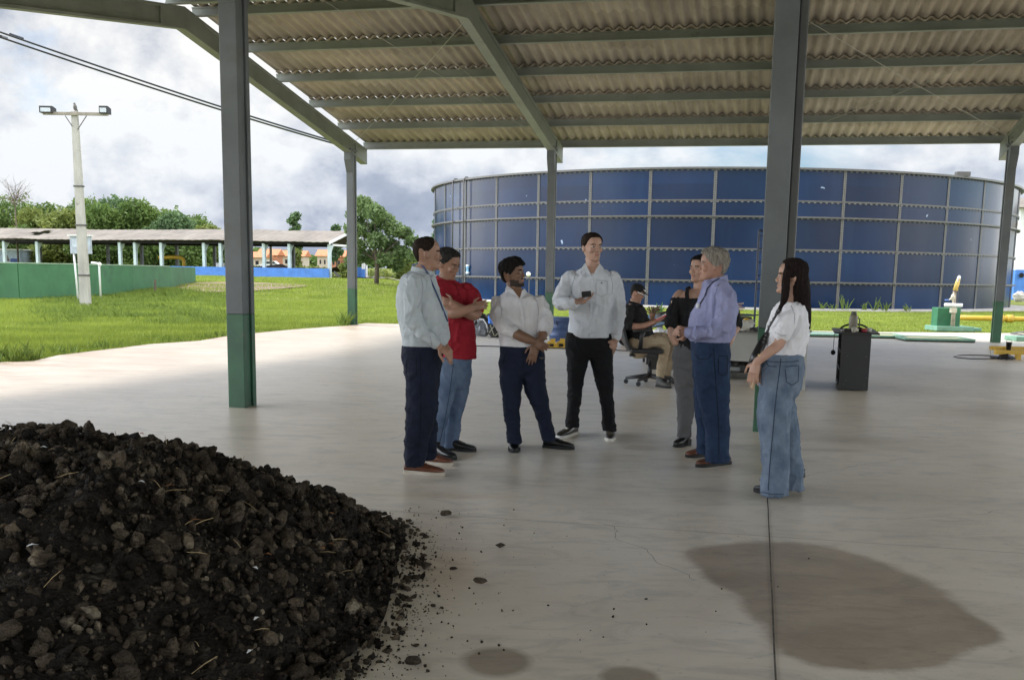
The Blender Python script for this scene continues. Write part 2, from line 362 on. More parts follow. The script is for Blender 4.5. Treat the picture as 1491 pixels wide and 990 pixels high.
# bare earth path in the grass on the left and the road behind the tree
def blob_sheet(name, cx, cy, rx, ry, material, dz=.0, rot=0, n=48, seed=1):
    mb = MB(); vs = []; K = 8
    for k in range(1, K+1):
        for i in range(n):
            an = 2*PI*i/n; r = (1 + .22*mnoise.noise(Vector((math.cos(an)*1.5+seed, math.sin(an)*1.5, seed))))*k/K
            x = cx + rx*r*math.cos(an)*math.cos(rot) - ry*r*math.sin(an)*math.sin(rot); y = cy + rx*r*math.cos(an)*math.sin(rot) + ry*r*math.sin(an)*math.cos(rot)
            vs.append((x, y, tz(x, y)+dz))
    fs = [((k)*n+i, (k)*n+(i+1) % n, (k+1)*n+(i+1) % n, (k+1)*n+i) for k in range(K-1) for i in range(n)] + [tuple(range(n))]
    mb.add(vs, fs); return structure(build(mb, name, material, smooth=True))
pe = at(300, 420, 74)
blob_sheet('earth_track', pe.x+1, 74, 5.5, 9.0, M['earth'], .05, 0, seed=3)
M['road'] = mat('road_asphalt', (.16,.15,.145), .9, .15, 1.0); M['kerb'] = mat('pale_kerb', (.55,.54,.5), .8, .1, 2)
rd = [at(470,404,128), at(545,402.5,122), at(590,401,112), at(660,399,100)]
def ribbon(name, pts, wd, material, dz):
    mb = MB(); vs = []
    P = []
    for a, b in zip(pts[:-1], pts[1:]):
        for i in range(8): P.append(a.lerp(b, i/8))
    P.append(pts[-1]); n = len(P)
    for i, p in enumerate(P):
        t = (P[min(i+1, n-1)]-P[max(i-1, 0)]); t.z = 0; t.normalize(); q = Vector((-t.y, t.x, 0))*wd/2
        for v in (p-q, p+q): vs.append((v.x, v.y, tz(v.x, v.y)+dz))
    mb.add(vs, [(2*i, 2*i+1, 2*i+3, 2*i+2) for i in range(n-1)]); return structure(build(mb, name, material))
ribbon('road', rd, 9, M['road'], .08)
kb = [Vector((p.x, p.y+4.7, 0)) for p in rd]; ribbon('kerb', kb, .9, M['kerb'], .3)

# ------------------------------------------------------------------ the open shed we stand in
shed = thing('open_shed', 'open-sided precast concrete shed with corrugated roof and green-footed grey columns', 'building', st(0,0))
ZB0, SL = 4.71, .155          # rafter underside at the columns, slope
def zb(b):                    # rafter underside height for b in the first aisle (b from 0 to -LL)
    t = (-b) % (2*LL) if b < 0 else -b*-1
    bb = -b
    if bb < 0: return ZB0 + SL*bb
    k = bb % LL; k = min(k, LL-k); return ZB0 + SL*k
def col_mesh(a, b, inward, both=False):
    mb = MB(); base = st(a, b); wE, dF = .20, .285; top = 4.9
    if (a, b) == (1, -LL): base = base - E3*.058; wE = .225
    secs = [(E3, F3)]
    def prof(z0, z1, mi):
        # I section: two flanges across E, web recessed 25 mm on both faces
        for sgn in (-1, 1):
            mb.box(base + F3*(sgn*(dF/2-.04)) + Z3*((z0+z1)/2), wE, .08, z1-z0, E3, F3, Z3, mi)
        mb.box(base + Z3*((z0+z1)/2), wE-.05, dF-.16, z1-z0, E3, F3, Z3, mi)
    prof(-.1, GH, 1); prof(GH, 4.86, 0)
    for sg in ([inward, -inward] if both else [inward]):
        pts = [base + F3*(sg*dF/2-sg*.002) + Z3*4.22, base + F3*(sg*(dF/2+.17)) + Z3*4.56, base + F3*(sg*(dF/2+.17)) + Z3*4.87, base + F3*(sg*dF/2-sg*.002) + Z3*4.87]
        mb.prism([p - E3*(wE/2) for p in pts], E3*wE, 0)
    mb.box(base + Z3*4.83, wE+.04, dF+.1, .05, E3, F3, Z3, 0)
    return mb
COLS = [(-1,0,-1,0),(0,0,-1,0),(1,0,-1,0),(2,0,-1,0),(3,0,-1,0),(-1,-LL,1,1),(0,-LL,1,1),(1,-LL,1,1),(2,-LL,1,1),(3,-LL,1,1),(-1,-2*LL,1,0),(0,-2*LL,1,0),(1,-2*LL,1,0),(2,-2*LL,1,0),(3,-2*LL,1,0)]
for a, b, inw, both in COLS:
    build(col_mesh(a, b, inw, both), 'column', [M['paint_grey'], M['paint_green']], shed, bevel=.008)
# rain pipe clipped beside the near right column
mb = MB(); q = st(1,-LL) + E3*.100 + F3*.03
mb.box(q + Z3*2.42, .085, .10, 4.76, E3, F3, Z3)
build(mb, 'rain_pipe', M['downpipe'], shed, bevel=.015)
def beam_along(mb, p0, p1, wd, up0, up1, side, mi=None):   # slanted box between two points; up vertical
    vs = []
    for p in (p0, p1):
        for sx in (-1, 1):
            for u in (up0, up1): vs.append(p + side*(sx*wd/2) + Z3*u)
    mb.add(vs, [(0,1,3,2),(4,6,7,5),(0,4,5,1),(2,3,7,6),(0,2,6,4),(1,5,7,3)], mi)
def rafter(a, b0, b1, over0, over1):
    """one gable frame from eave b0 over the ridge to eave b1"""
    mid = (b0+b1)/2
    for (s0, s1) in ((b0+over0, mid), (mid, b1-over1)):
        mb = MB(); H = .42
        p0 = st(a, s0, ZB0 + SL*(-(s0-b0) if s1 == mid else -(b1-s0)*1)); 
        def zz(b): return ZB0 + SL*min(b0-b, b-b1)
        p0 = st(a, s0, zz(s0)); p1 = st(a, s1, zz(s1))
        beam_along(mb, p0, p1, .20, 0, .055, E3)            # bottom flange
        beam_along(mb, p0, p1, .20, H-.06, H, E3)           # top flange
        beam_along(mb, p0, p1, .12, .054, H-.059, E3)       # web
        # solid ends
        t = (p1-p0).normalized()
        beam_along(mb, p0, p0+t*.9, .196, .05, H-.055, E3); beam_along(mb, p1-t*.8, p1, .196, .05, H-.055, E3)
        build(mb, 'rafter', M['paint_beam'], shed, bevel=.006)
for a in (-1,0,1,2,3): rafter(a, 0, -LL, 1.0, .0); rafter(a, -LL, -2*LL, .0, 1.0)
RT = .42
def ztop(b):   # top of rafters
    k = -b if b > -LL/2 else (b+LL)
    if b < -LL: bb = b+LL; k = -bb if bb > -LL/2 else bb+LL
    return ZB0 + SL*k + RT
pb = [1.0, -.95, -2.85, -4.75, -6.65, -8.6]
purl = pb + [-LL-p for p in pb if p < .5] ; purl2 = [p-LL for p in pb if p < .5] + [-LL-p-LL for p in pb]
for b in purl + purl2:
    mb = MB(); h = .19 if b > .5 or b < -2*LL-.5 else .17
    for a in (-1,0,1,2):
        x0 = st(a, b, ztop(b)) + E3*(.012 if a > -1 else .0); x1 = st(a+1, b, ztop(b)) - E3*.012
        beam_along(mb, x0, x1, .08, .002, h, F3); beam_along(mb, x0, x1, .13, .0, .028, F3); beam_along(mb, x0, x1, .12, h-.03, h+.002, F3)
    build(mb, 'purlin', M['paint_beam'], shed)
def roof_mat():
    m = bpy.data.materials.new('fibre_cement_sheet'); m.use_nodes = True; nt = m.node_tree; N = nt.nodes; L = nt.links; b = N['Principled BSDF']; b.inputs['Roughness'].default_value = .95; b.inputs['Specular IOR Level'].default_value = .15
    tc = N.new('ShaderNodeTexCoord'); mp = N.new('ShaderNodeMapping'); mp.inputs['Rotation'].default_value = (0,0,YAW); L.new(tc.outputs['Object'], mp.inputs[0])
    m2 = N.new('ShaderNodeMapping'); m2.inputs['Scale'].default_value = (3.2,.35,1); L.new(mp.outputs[0], m2.inputs[0])
    n1 = N.new('ShaderNodeTexNoise'); n1.inputs['Scale'].default_value = 1.6; n1.inputs['Detail'].default_value = 8; n1.inputs['Roughness'].default_value = .65; L.new(m2.outputs[0], n1.inputs[0])
    r1 = N.new('ShaderNodeValToRGB'); r1.color_ramp.elements[0].position = .3; r1.color_ramp.elements[1].position = .7; r1.color_ramp.elements[0].color = (.30,.268,.22,1); r1.color_ramp.elements[1].color = (.44,.41,.35,1); L.new(n1.outputs[0], r1.inputs[0])
    n2 = N.new('ShaderNodeTexNoise'); n2.inputs['Scale'].default_value = .35; n2.inputs['Detail'].default_value = 5; L.new(mp.outputs[0], n2.inputs[0])
    r2 = N.new('ShaderNodeValToRGB'); r2.color_ramp.elements[0].position = .4; r2.color_ramp.elements[1].position = .66; r2.color_ramp.elements[0].color = (.86,.85,.84,1); r2.color_ramp.elements[1].color = (1.1,1.06,1,1); L.new(n2.outputs[0], r2.inputs[0])
    mx = N.new('ShaderNodeMix'); mx.data_type = 'RGBA'; mx.blend_type = 'MULTIPLY'; mx.inputs[0].default_value = 1; L.new(r1.outputs[0], mx.inputs[6]); L.new(r2.outputs[0], mx.inputs[7])
    # sheet to sheet tone: 1.06 m wide sheets
    sx = N.new('ShaderNodeSeparateXYZ'); L.new(mp.outputs[0], sx.inputs[0]); dvv = N.new('ShaderNodeMath'); dvv.operation = 'DIVIDE'; dvv.inputs[1].default_value = 1.062; L.new(sx.outputs[0], dvv.inputs[0])
    fl = N.new('ShaderNodeMath'); fl.operation = 'FLOOR'; L.new(dvv.outputs[0], fl.inputs[0]); 
    fy = N.new('ShaderNodeMath'); fy.operation = 'DIVIDE'; fy.inputs[1].default_value = 1.9; L.new(sx.outputs[1], fy.inputs[0]); fy2 = N.new('ShaderNodeMath'); fy2.operation = 'FLOOR'; L.new(fy.outputs[0], fy2.inputs[0])
    cb = N.new('ShaderNodeCombineXYZ'); L.new(fl.outputs[0], cb.inputs[0]); L.new(fy2.outputs[0], cb.inputs[1]); wn = N.new('ShaderNodeTexWhiteNoise'); L.new(cb.outputs[0], wn.inputs[0])
    mr = N.new('ShaderNodeMapRange'); mr.inputs[3].default_value = .86; mr.inputs[4].default_value = 1.1; L.new(wn.outputs[0], mr.inputs[0])
    mx2 = N.new('ShaderNodeMix'); mx2.data_type = 'RGBA'; mx2.blend_type = 'MULTIPLY'; mx2.inputs[0].default_value = 1; L.new(mx.outputs[2], mx2.inputs[6]); L.new(mr.outputs[0], mx2.inputs[7])
    L.new(mx2.outputs[2], b.inputs['Base Color'])
    nb = N.new('ShaderNodeTexNoise'); nb.inputs['Scale'].default_value = 25; nb.inputs['Detail'].default_value = 6; L.new(tc.outputs['Object'], nb.inputs[0]); bp = N.new('ShaderNodeBump'); bp.inputs['Strength'].default_value = .3; bp.inputs['Distance'].default_value = .01; L.new(nb.outputs[0], bp.inputs['Height']); L.new(bp.outputs[0], b.inputs['Normal'])
    return m
M['roof'] = roof_mat()
def roof_slope(bl, edges=(-.995, 3.3)):
    """bl = list of b stations from eave to ridge; a corrugated sheet row between each two, lapped"""
    mb = MB(); x0 = edges[0]*SP; x1 = edges[1]*SP; P = .235; n = int((x1-x0)/P*10); xs = [x0+(x1-x0)*i/n for i in range(n+1)]
    def zsurf(b): return ztop(b) + .17 + .038
    for k in range(len(bl)-1):
        b0, b1 = bl[k], bl[k+1]; sg = 1 if b1 < b0 else -1
        lap = .14*sg
        ba, bb = b0, b1 - lap      # upper sheet's tail overlaps: each row runs a bit further up under the next
        za = zsurf(b0)+.004; zbv = zsurf(b1) - .004
        rows = []
        for (b, z) in ((ba, za), (bb, zbv)):
            for tck in (0, .007):
                rows.append([C0 + E3*x + F3*b + Z3*(z + tck + .034*math.cos(2*PI*x/P)) for x in xs])
        o = len(mb.v); m1 = n+1
        for r_ in rows: mb.v.extend([tuple(v) for v in r_])
        for i in range(n):
            mb.f.append((o+i, o+i+1, o+2*m1+i+1, o+2*m1+i)); mb.f.append((o+m1+i, o+3*m1+i, o+3*m1+i+1, o+m1+i+1))
            mb.f.append((o+i, o+m1+i, o+m1+i+1, o+i+1)); mb.f.append((o+2*m1+i, o+2*m1+i+1, o+3*m1+i+1, o+3*m1+i))
        mb.m.extend([0]*(4*n))
    build(mb, 'roof_sheeting', M['roof'], shed, smooth=True)
HL = LL/2
roof_slope([1.35, -.95, -2.85, -4.75, -6.65, -8.6, -HL-.0])
roof_slope([-LL-.0] + [-LL-p for p in (-.95,-2.85,-4.75,-6.65,-8.6)] + [-HL])
roof_slope([-LL-.0, -LL-.95, -LL-2.85, -LL-4.75, -LL-6.65, -LL-8.6, -LL-HL])
roof_slope([-2*LL-1.35] + [-2*LL-p for p in (-.95,-2.85,-4.75,-6.65,-8.6)] + [-LL-HL])
# ridge cap
mb = MB()
for c in (-HL, -LL-HL):
    z = ztop(c)+.24
    mb.prism([st(-1.0, c-.28, z-.05), st(-1.0, c, z+.02), st(-1.0, c+.28, z-.05), st(-1.0, c, z+.0)], E3*(4.36*SP))
build(mb, 'ridge_cap', M['roof'], shed)
# bracing rods under the roof
M['rod'] = mat('bracing_rod', (.36,.36,.33), .4, .1, metal=.5)
def under(a, b, dz=.15): return st(a, b, (ZB0 + SL*min(-b, b+LL)) + dz)
for p, q in ((st(0,-.1,4.95), at(470,0,(st(0,-9.1)).y)), (under(0,-9.0,0), under(-1,-.1,.2)), (st(0,-.15,4.93), at(560,0,st(0,-8.2).y)), (under(1,-.2,.2), under(2,-8.9,.1)), (under(2,-.2,.2), under(1,-8.9,.1))):
    mb = MB(); q2 = p.lerp(q, 1.0); n = 10
    mb.tube([p.lerp(q2, i/n) - Z3*(.05*4*(i/n)*(1-i/n)) for i in range(n+1)], .006, 6)
    build(mb, 'bracing_rod', M['rod'], shed, smooth=True)

# ------------------------------------------------------------------ the big blue tank
TC = Vector((13.117, 72.979, 0)); TR = 18.523
def tank_blue():
    m = bpy.data.materials.new('tank_blue_enamel'); m.use_nodes = True; nt = m.node_tree; N = nt.nodes; L = nt.links; b = N['Principled BSDF']
    tc = N.new('ShaderNodeTexCoord'); 
    n1 = N.new('ShaderNodeTexNoise'); n1.inputs['Scale'].default_value = .35; n1.inputs['Detail'].default_value = 6; L.new(tc.outputs['Object'], n1.inputs[0])
    r1 = N.new('ShaderNodeValToRGB'); r1.color_ramp.elements[0].position = .3; r1.color_ramp.elements[1].position = .7; r1.color_ramp.elements[0].color = (.002,.012,.044,1); r1.color_ramp.elements[1].color = (.003,.020,.066,1); L.new(n1.outputs[0], r1.inputs[0])
    # pale chips and lime dust marks
    n2 = N.new('ShaderNodeTexNoise'); n2.inputs['Scale'].default_value = 2.6; n2.inputs['Detail'].default_value = 4; n2.inputs['Roughness'].default_value = .5; L.new(tc.outputs['Object'], n2.inputs[0])
    r2 = N.new('ShaderNodeValToRGB'); r2.color_ramp.elements[0].position = .735; r2.color_ramp.elements[1].position = .76; L.new(n2.outputs[0], r2.inputs[0])
    mx = N.new('ShaderNodeMix'); mx.data_type = 'RGBA'; L.new(r2.outputs[0], mx.inputs[0]); L.new(r1.outputs[0], mx.inputs[6]); mx.inputs[7].default_value = (.28,.36,.5,1)
    mp = N.new('ShaderNodeMapping'); mp.inputs['Scale'].default_value = (1,1,.10); L.new(tc.outputs['Object'], mp.inputs[0])
    sp = N.new('ShaderNodeSeparateXYZ'); L.new(tc.outputs['Object'], sp.inputs[0])
    def mt(op, a, b_=0.0):
        q = N.new('ShaderNodeMath'); q.operation = op
        for i, v in enumerate((a, b_)):
            if isinstance(v, (int, float)): q.inputs[i].default_value = v
            else: L.new(v, q.inputs[i])
        return q.outputs[0]
    an = mt('FLOOR', mt('MULTIPLY', mt('ARCTAN2', sp.outputs[1], sp.outputs[0]), 36/(2*PI)))
    lv = mt('FLOOR', mt('DIVIDE', mt('ADD', sp.outputs[2], .25), 1.59)); cb = N.new('ShaderNodeCombineXYZ'); L.new(an, cb.inputs[0]); L.new(lv, cb.inputs[1])
    wn = N.new('ShaderNodeTexWhiteNoise'); L.new(cb.outputs[0], wn.inputs[0]); pr = N.new('ShaderNodeMapRange'); pr.inputs[3].default_value = .72; pr.inputs[4].default_value = 1.32; L.new(wn.outputs[0], pr.inputs[0])
    n3 = N.new('ShaderNodeTexNoise'); n3.inputs['Scale'].default_value = .7; n3.inputs['Detail'].default_value = 6; n3.inputs['Roughness'].default_value = .7; L.new(mp.outputs[0], n3.inputs[0])
    r3 = N.new('ShaderNodeValToRGB'); r3.color_ramp.elements[0].position = .5; r3.color_ramp.elements[1].position = .8; r3.color_ramp.elements[1].color = (.35,.35,.35,1); L.new(n3.outputs[0], r3.inputs[0])
    mx2 = N.new('ShaderNodeMix'); mx2.data_type = 'RGBA'; L.new(r3.outputs[0], mx2.inputs[0]); L.new(mx.outputs[2], mx2.inputs[6]); mx2.inputs[7].default_value = (.02,.045,.085,1)
    mx3 = N.new('ShaderNodeMix'); mx3.data_type = 'RGBA'; mx3.blend_type = 'MULTIPLY'; mx3.inputs[0].default_value = 1; L.new(mx2.outputs[2], mx3.inputs[6]); L.new(pr.outputs[0], mx3.inputs[7]); L.new(mx3.outputs[2], b.inputs['Base Color'])
    b.inputs['Specular IOR Level'].default_value = .20
    r4 = N.new('ShaderNodeMapRange'); r4.inputs[3].default_value = .10; r4.inputs[4].default_value = .30; L.new(n3.outputs[0], r4.inputs[0]); L.new(r4.outputs[0], b.inputs['Roughness'])
    n5 = N.new('ShaderNodeTexNoise'); n5.inputs['Scale'].default_value = .5; n5.inputs['Detail'].default_value = 2; L.new(mp.outputs[0], n5.inputs[0])
    bp = N.new('ShaderNodeBump'); bp.inputs['Strength'].default_value = .25; bp.inputs['Distance'].default_value = .10; L.new(n5.outputs[0], bp.inputs['Height']); L.new(bp.outputs[0], b.inputs['Normal'])
    return m
M['tank_blue'] = tank_blue()
M['tank_in'] = mat('tank_inside', (.06,.09,.13), .6, .2, 1)
tank = thing('storage_tank', 'huge round dark blue bolted steel tank with grey seams behind the shed', 'tank', TC)
def cyl(a, r, z): return TC + Vector((math.cos(a)*r, math.sin(a)*r, z))
mb = MB(); n = 288
for k in range(n):
    a0 = 2*PI*k/n; a1 = 2*PI*(k+1)/n
    for r, z0, z1, mi in ((TR, 0, 6.87, 0), (TR-.03, 0, 6.87, 1)):
        mb.add([cyl(a0,r,z0), cyl(a1,r,z0), cyl(a1,r,z1), cyl(a0,r,z1)], [(0,1,2,3)], mi)
me = bpy.data.meshes.new('wall'); me.from_pydata(mb.v, [], mb.f); me.update(); me.polygons.foreach_set('material_index', mb.m)
bm = bmesh.new(); bm.from_mesh(me); bmesh.ops.remove_doubles(bm, verts=bm.verts, dist=.001); bm.to_mesh(me); bm.free()
link('wall', me, [M['tank_blue'], M['tank_in']], tank, smooth=True)
def ring(name, z, dep, h, mi, n=288, bolts=True, wide=.0):
    mb = MB()
    for k in range(n):
        a0 = 2*PI*k/n; a1 = 2*PI*(k+1)/n; r0 = TR+.004; r1 = TR+dep
        mb.add([cyl(a0,r0,z-h/2), cyl(a1,r0,z-h/2), cyl(a1,r1,z-h/2), cyl(a0,r1,z-h/2), cyl(a0,r0,z+h/2), cyl(a1,r0,z+h/2), cyl(a1,r1,z+h/2), cyl(a0,r1,z+h/2)], [(0,1,2,3),(4,7,6,5),(3,2,6,7)], 0)
    if bolts:
        nb = int(2*PI*TR/.30)
        for k in range(nb):
            a = 2*PI*k/nb
            if math.sin(a) > .35: continue
            X = Vector((-math.sin(a), math.cos(a), 0)); Y = Vector((math.cos(a), math.sin(a), 0))
            mb.box(cyl(a, TR+.045, z - h/2-.035), .11, .03, .045, X, Y, Z3, 1)
    build(mb, name, [M['galv'], M['bolt']], tank)
ring('top_rim', 6.86, .20, .10, 0)
ring('stiffening_ring', 5.306, .06, .07, 0); ring('stiffening_ring', 4.516, .18, .08, 0); ring('stiffening_ring', 2.93, .06, .07, 0); ring('stiffening_ring', 1.335, .18, .08, 0)
for k in range(36):
    a = R(10*k); 
    if math.sin(a) > .4: continue
    X = Vector((-math.sin(a), math.cos(a), 0)); Y = Vector((math.cos(a), math.sin(a), 0)); mb = MB()
    mb.box(cyl(a, TR+.012, 3.4), .16, .02, 6.78, X, Y, Z3, 0)
    for i in range(58):
        for sx in (-.045, .045): mb.box(cyl(a, TR+.03, .1+i*.117+(.03 if sx > 0 else 0)) + X*sx, .05, .03, .05, X, Y, Z3, 1)
    build(mb, 'vertical_seam', [M['galv'], M['bolt']], tank)
for adeg in (-153.9, -149.4):
    a = R(adeg); mb = MB(); 
    mb.tube([cyl(a,TR+.25,.1), cyl(a,TR+.25,6.85), cyl(a,TR+.14,6.98), cyl(a,TR-.05,6.97)], .04, 8); build(mb, 'vertical_pipe', M['galv'], tank, smooth=True)
mb = MB(); X = Vector((1,0,0)); a = R(-57)
mb.box(cyl(a,TR+.05,7.02), .7, .35, .22); build(mb, 'rim_box', M['galv'], tank)
# concrete footing ring
M['foot'] = mat('pale_concrete', (.48,.46,.43), .9, .15, 1, .05, 20, dirt=((.33,.31,.27), 1.2, .55))
mb = MB(); n = 144
for k in range(n):
    a0 = 2*PI*k/n; a1 = 2*PI*(k+1)/n; w0 = 1.35 + .18*mnoise.noise(Vector((math.cos(a0)*6, math.sin(a0)*6, 0))); w1 = 1.35 + .18*mnoise.noise(Vector((math.cos(a1)*6, math.sin(a1)*6, 0)))
    mb.add([cyl(a0,TR-.2,.05), cyl(a1,TR-.2,.05), cyl(a1,TR+w1,.03), cyl(a0,TR+w0,.03), cyl(a1,TR+w1,-.3), cyl(a0,TR+w0,-.3)], [(0,1,2,3),(3,2,4,5)])
structure(build(mb, 'tank_footing', M['foot']))
# little blue and white water gauge on the tank
g0 = cyl(R(-149.4), TR+.4, 0); g0 = at(681, 393, g0.y)
gt = thing('level_gauge', 'small pale blue and white gauge fixed low on the left of the blue tank', 'gauge', (g0.x, g0.y-.05, g0.z))
mb = MB(); mb.lathe((g0.x, g0.y-.05, g0.z-.28), [(.04,0),(.1,.04),(.1,.16),(.07,.2),(.07,.34),(.1,.38),(.1,.5),(.03,.56)], 14); build(mb, 'body', mat('gauge_blue', (.25,.5,.75), .4), gt, smooth=True)
for zz in (-.22, .2): mb = MB(); mb.lathe((g0.x, g0.y-.05, g0.z+zz), [(.11,0),(.115,.03),(.11,.09)], 14); build(mb, 'cap', M['white_paint'], gt, smooth=True)
# ------------------------------------------------------------------ people
def vnoise(P, seed=0):
    """smooth value noise, P (n,3) -> (-1..1)"""
    P = np.asarray(P, float) + 1000.0; i = np.floor(P).astype(np.int64); f = P - i; f = f*f*(3-2*f)
    def h(a, b, c):
        n = (a*73856093) ^ (b*19349663) ^ (c*83492791) ^ (seed*2654435761)
        n = (n ^ (n >> 13)) * 1274126177; n = n ^ (n >> 16); return (n & 0xffff)/32767.5 - 1
    r = 0
    for dx in (0,1):
        for dy in (0,1):
            for dz in (0,1):
                wgt = (f[:,0] if dx else 1-f[:,0])*(f[:,1] if dy else 1-f[:,1])*(f[:,2] if dz else 1-f[:,2])
                r = r + wgt*h(i[:,0]+dx, i[:,1]+dy, i[:,2]+dz)
    return r
def fuse(mb, voxel, smooth=2, seed=0, folds=(), zf=None):
    """weld the overlapping closed shapes of mb into ONE continuous surface"""
    me = bpy.data.meshes.new('tmp'); me.from_pydata(mb.v, [], mb.f); me.update()
    bm = bmesh.new(); bm.from_mesh(me); bmesh.ops.recalc_face_normals(bm, faces=bm.faces); bm.to_mesh(me); bm.free()
    ob = bpy.data.objects.new('tmp', me); COL.objects.link(ob)
    md = ob.modifiers.new('r', 'REMESH'); md.mode = 'VOXEL'; md.voxel_size = voxel; md.adaptivity = 0
    if smooth:
        ms = ob.modifiers.new('s', 'SMOOTH'); ms.factor = .5; ms.iterations = smooth
    dg = bpy.context.evaluated_depsgraph_get(); dg.update()
    out = bpy.data.meshes.new_from_object(ob.evaluated_get(dg)); bpy.data.objects.remove(ob); bpy.data.meshes.remove(me)
    if folds:
        n = len(out.vertices); co = np.empty(n*3); out.vertices.foreach_get('co', co); co = co.reshape(-1,3)
        no = np.array([v.normal[:] for v in out.vertices]); d = np.zeros(n)
        for k, (amp, fx, fz, kind) in enumerate(folds):
            warp = np.stack([vnoise(co*3.1, seed+50+k), vnoise(co*3.1+9, seed+60+k), vnoise(co*2.7+5, seed+70+k)], -1)*.07
            q = (co+warp)*np.array([fx, fx, fz]); 
            if kind == 'diag': q = (co+warp) @ np.array([[fx*.7,0,fx*.7],[0,fx,0],[-fz*.7,0,fz*.7]])
            v = vnoise(q, seed+k)
            if kind != 'soft': v = 1.9*(1-np.abs(v))**2.2-.75
            d += 1.5*amp*v
        if zf is not None: d = d*(.18+.82*np.clip(np.abs(co[:,2]-zf)/.07, 0, 1))
        co = co + no*d[:,None]; out.vertices.foreach_set('co', co.ravel()); out.update()
    return out
def prings(mb, rs, Y, n=28, pw=2.25, yaw=0, sc=1.0, shrink=0.0):
    """loft through horizontal rings: (xl, xr, y, half depth, dy) - silhouette edges and depth"""
    vs = []; fs = []; zl = None
    for (xl, xr, y, dp, dy) in rs:
        a = at(xl, y, Y+dy); b = at(xr, y, Y+dy); c = (a+b)/2; hw = max((b-a).length/2*sc-shrink, .006); dp = max(dp*sc-shrink, .006)
        for j in range(n):
            an = 2*PI*j/n; ca, sa = math.cos(an), math.sin(an)
            x = hw*math.copysign(abs(ca)**(2/pw), ca); y_ = dp*math.copysign(abs(sa)**(2/pw), sa)
            vs.append((c.x+x, c.y+y_, c.z))
    k = len(rs)
    for i in range(k-1):
        for j in range(n): fs.append((i*n+j, i*n+(j+1) % n, (i+1)*n+(j+1) % n, (i+1)*n+j))
    fs.append(tuple(range(n))[::-1]); fs.append(tuple((k-1)*n+j for j in range(n)))
    mb.add(vs, fs)
def ptube(mb, pts, Y, sc=1.0, shrink=0.0, n=14):
    P = [at(x, y, Y+dy) for x, y, dy, r in pts]; r = [max(q[3]*sc-shrink, .008) for q in pts]
    # resample smoothly
    PP = []; RR = []
    k = len(P)
    for i in range(k-1):
        p0 = P[max(i-1,0)]; p1 = P[i]; p2 = P[i+1]; p3 = P[min(i+2,k-1)]
        for s in range(4):
            t = s/4; PP.append(.5*((2*p1)+(p2-p0)*t+(2*p0-5*p1+4*p2-p3)*t*t+(3*p1-p0-3*p2+p3)*t**3)); RR.append(r[i]+(r[i+1]-r[i])*t)
    PP.append(P[-1]); RR.append(r[-1])
    mb.tube(PP, RR, n)
    mb.ell(P[0], r[0], r[0], r[0]); mb.ell(P[-1], r[-1]*.98, r[-1]*.98, r[-1]*.98)
HEADP = [(0.0,.070,.030,.018),(.04,.084,.012,.034),(.10,.088,-.012,.046),(.17,.086,-.045,.054),(.24,.086,-.066,.060),(.33,.085,-.080,.065),(.42,.083,-.089,.069),(.50,.080,-.096,.072),(.56,.083,-.100,.0735),(.62,.089,-.103,.0745),(.70,.089,-.104,.0755),(.78,.083,-.101,.0745),(.86,.070,-.091,.068),(.92,.052,-.074,.057),(.97,.026,-.046,.038),(1.0,.004,-.018,.012)]
def head_frame(c, yaw, pitch, roll):
    # local x = left/right, y = forward, z = up ; yaw 0 looks at the camera (-Y), +90 looks to the picture's right (+X)
    f = Vector((math.sin(R(yaw)), -math.cos(R(yaw)), 0)); x = f.cross(Z3)
    m = Matrix((x, f, Z3)).transposed()
    return m @ Matrix.Rotation(-R(pitch), 3, 'X') @ Matrix.Rotation(R(roll), 3, 'Y')
def headpt(c, Mh, s, x, y, zf): return Vector(c) + Mh @ Vector((x*s, y*s, (zf-.5)*.235*s))
def head_loft(mb, c, Mh, s, grow=None, n=36):
    vs = []; fs = []
    prof = []
    for i in range(len(HEADP)-1):
        for t in (0, .5): prof.append([HEADP[i][q]+(HEADP[i+1][q]-HEADP[i][q])*t for q in range(4)])
    prof.append(HEADP[-1])
    for (z, fy, by, hw) in prof:
        cy = (fy+by)/2; ry = (fy-by)/2
        for j in range(n):
            an = 2*PI*j/n; ca, sa = math.cos(an), math.sin(an)     # sa=+1 front
            e = 2.15 if sa > 0 else 2.3
            x = hw*math.copysign(abs(ca)**(2/e), ca)*(1-.10*max(sa,0)); y = cy+ry*math.copysign(abs(sa)**(2/e), sa)
            g = 0 if grow is None else grow(z, an, x, y)
            nx, ny = x, y-cy; l = math.hypot(nx, ny)+1e-6
            up = g*.8*max(0, (z-.72)/.28) if g > 0 else g*.5*max(0,(z-.72)/.28)
            vs.append(headpt(c, Mh, s, x+nx/l*g, y+ny/l*g, z + up/.235))
    k = len(prof)
    for i in range(k-1):
        for j in range(n): fs.append((i*n+j, i*n+(j+1) % n, (i+1)*n+(j+1) % n, (i+1)*n+j))
    fs.append(tuple(range(n))[::-1]); fs.append(tuple((k-1)*n+j for j in range(n)))
    mb.add(vs, fs)
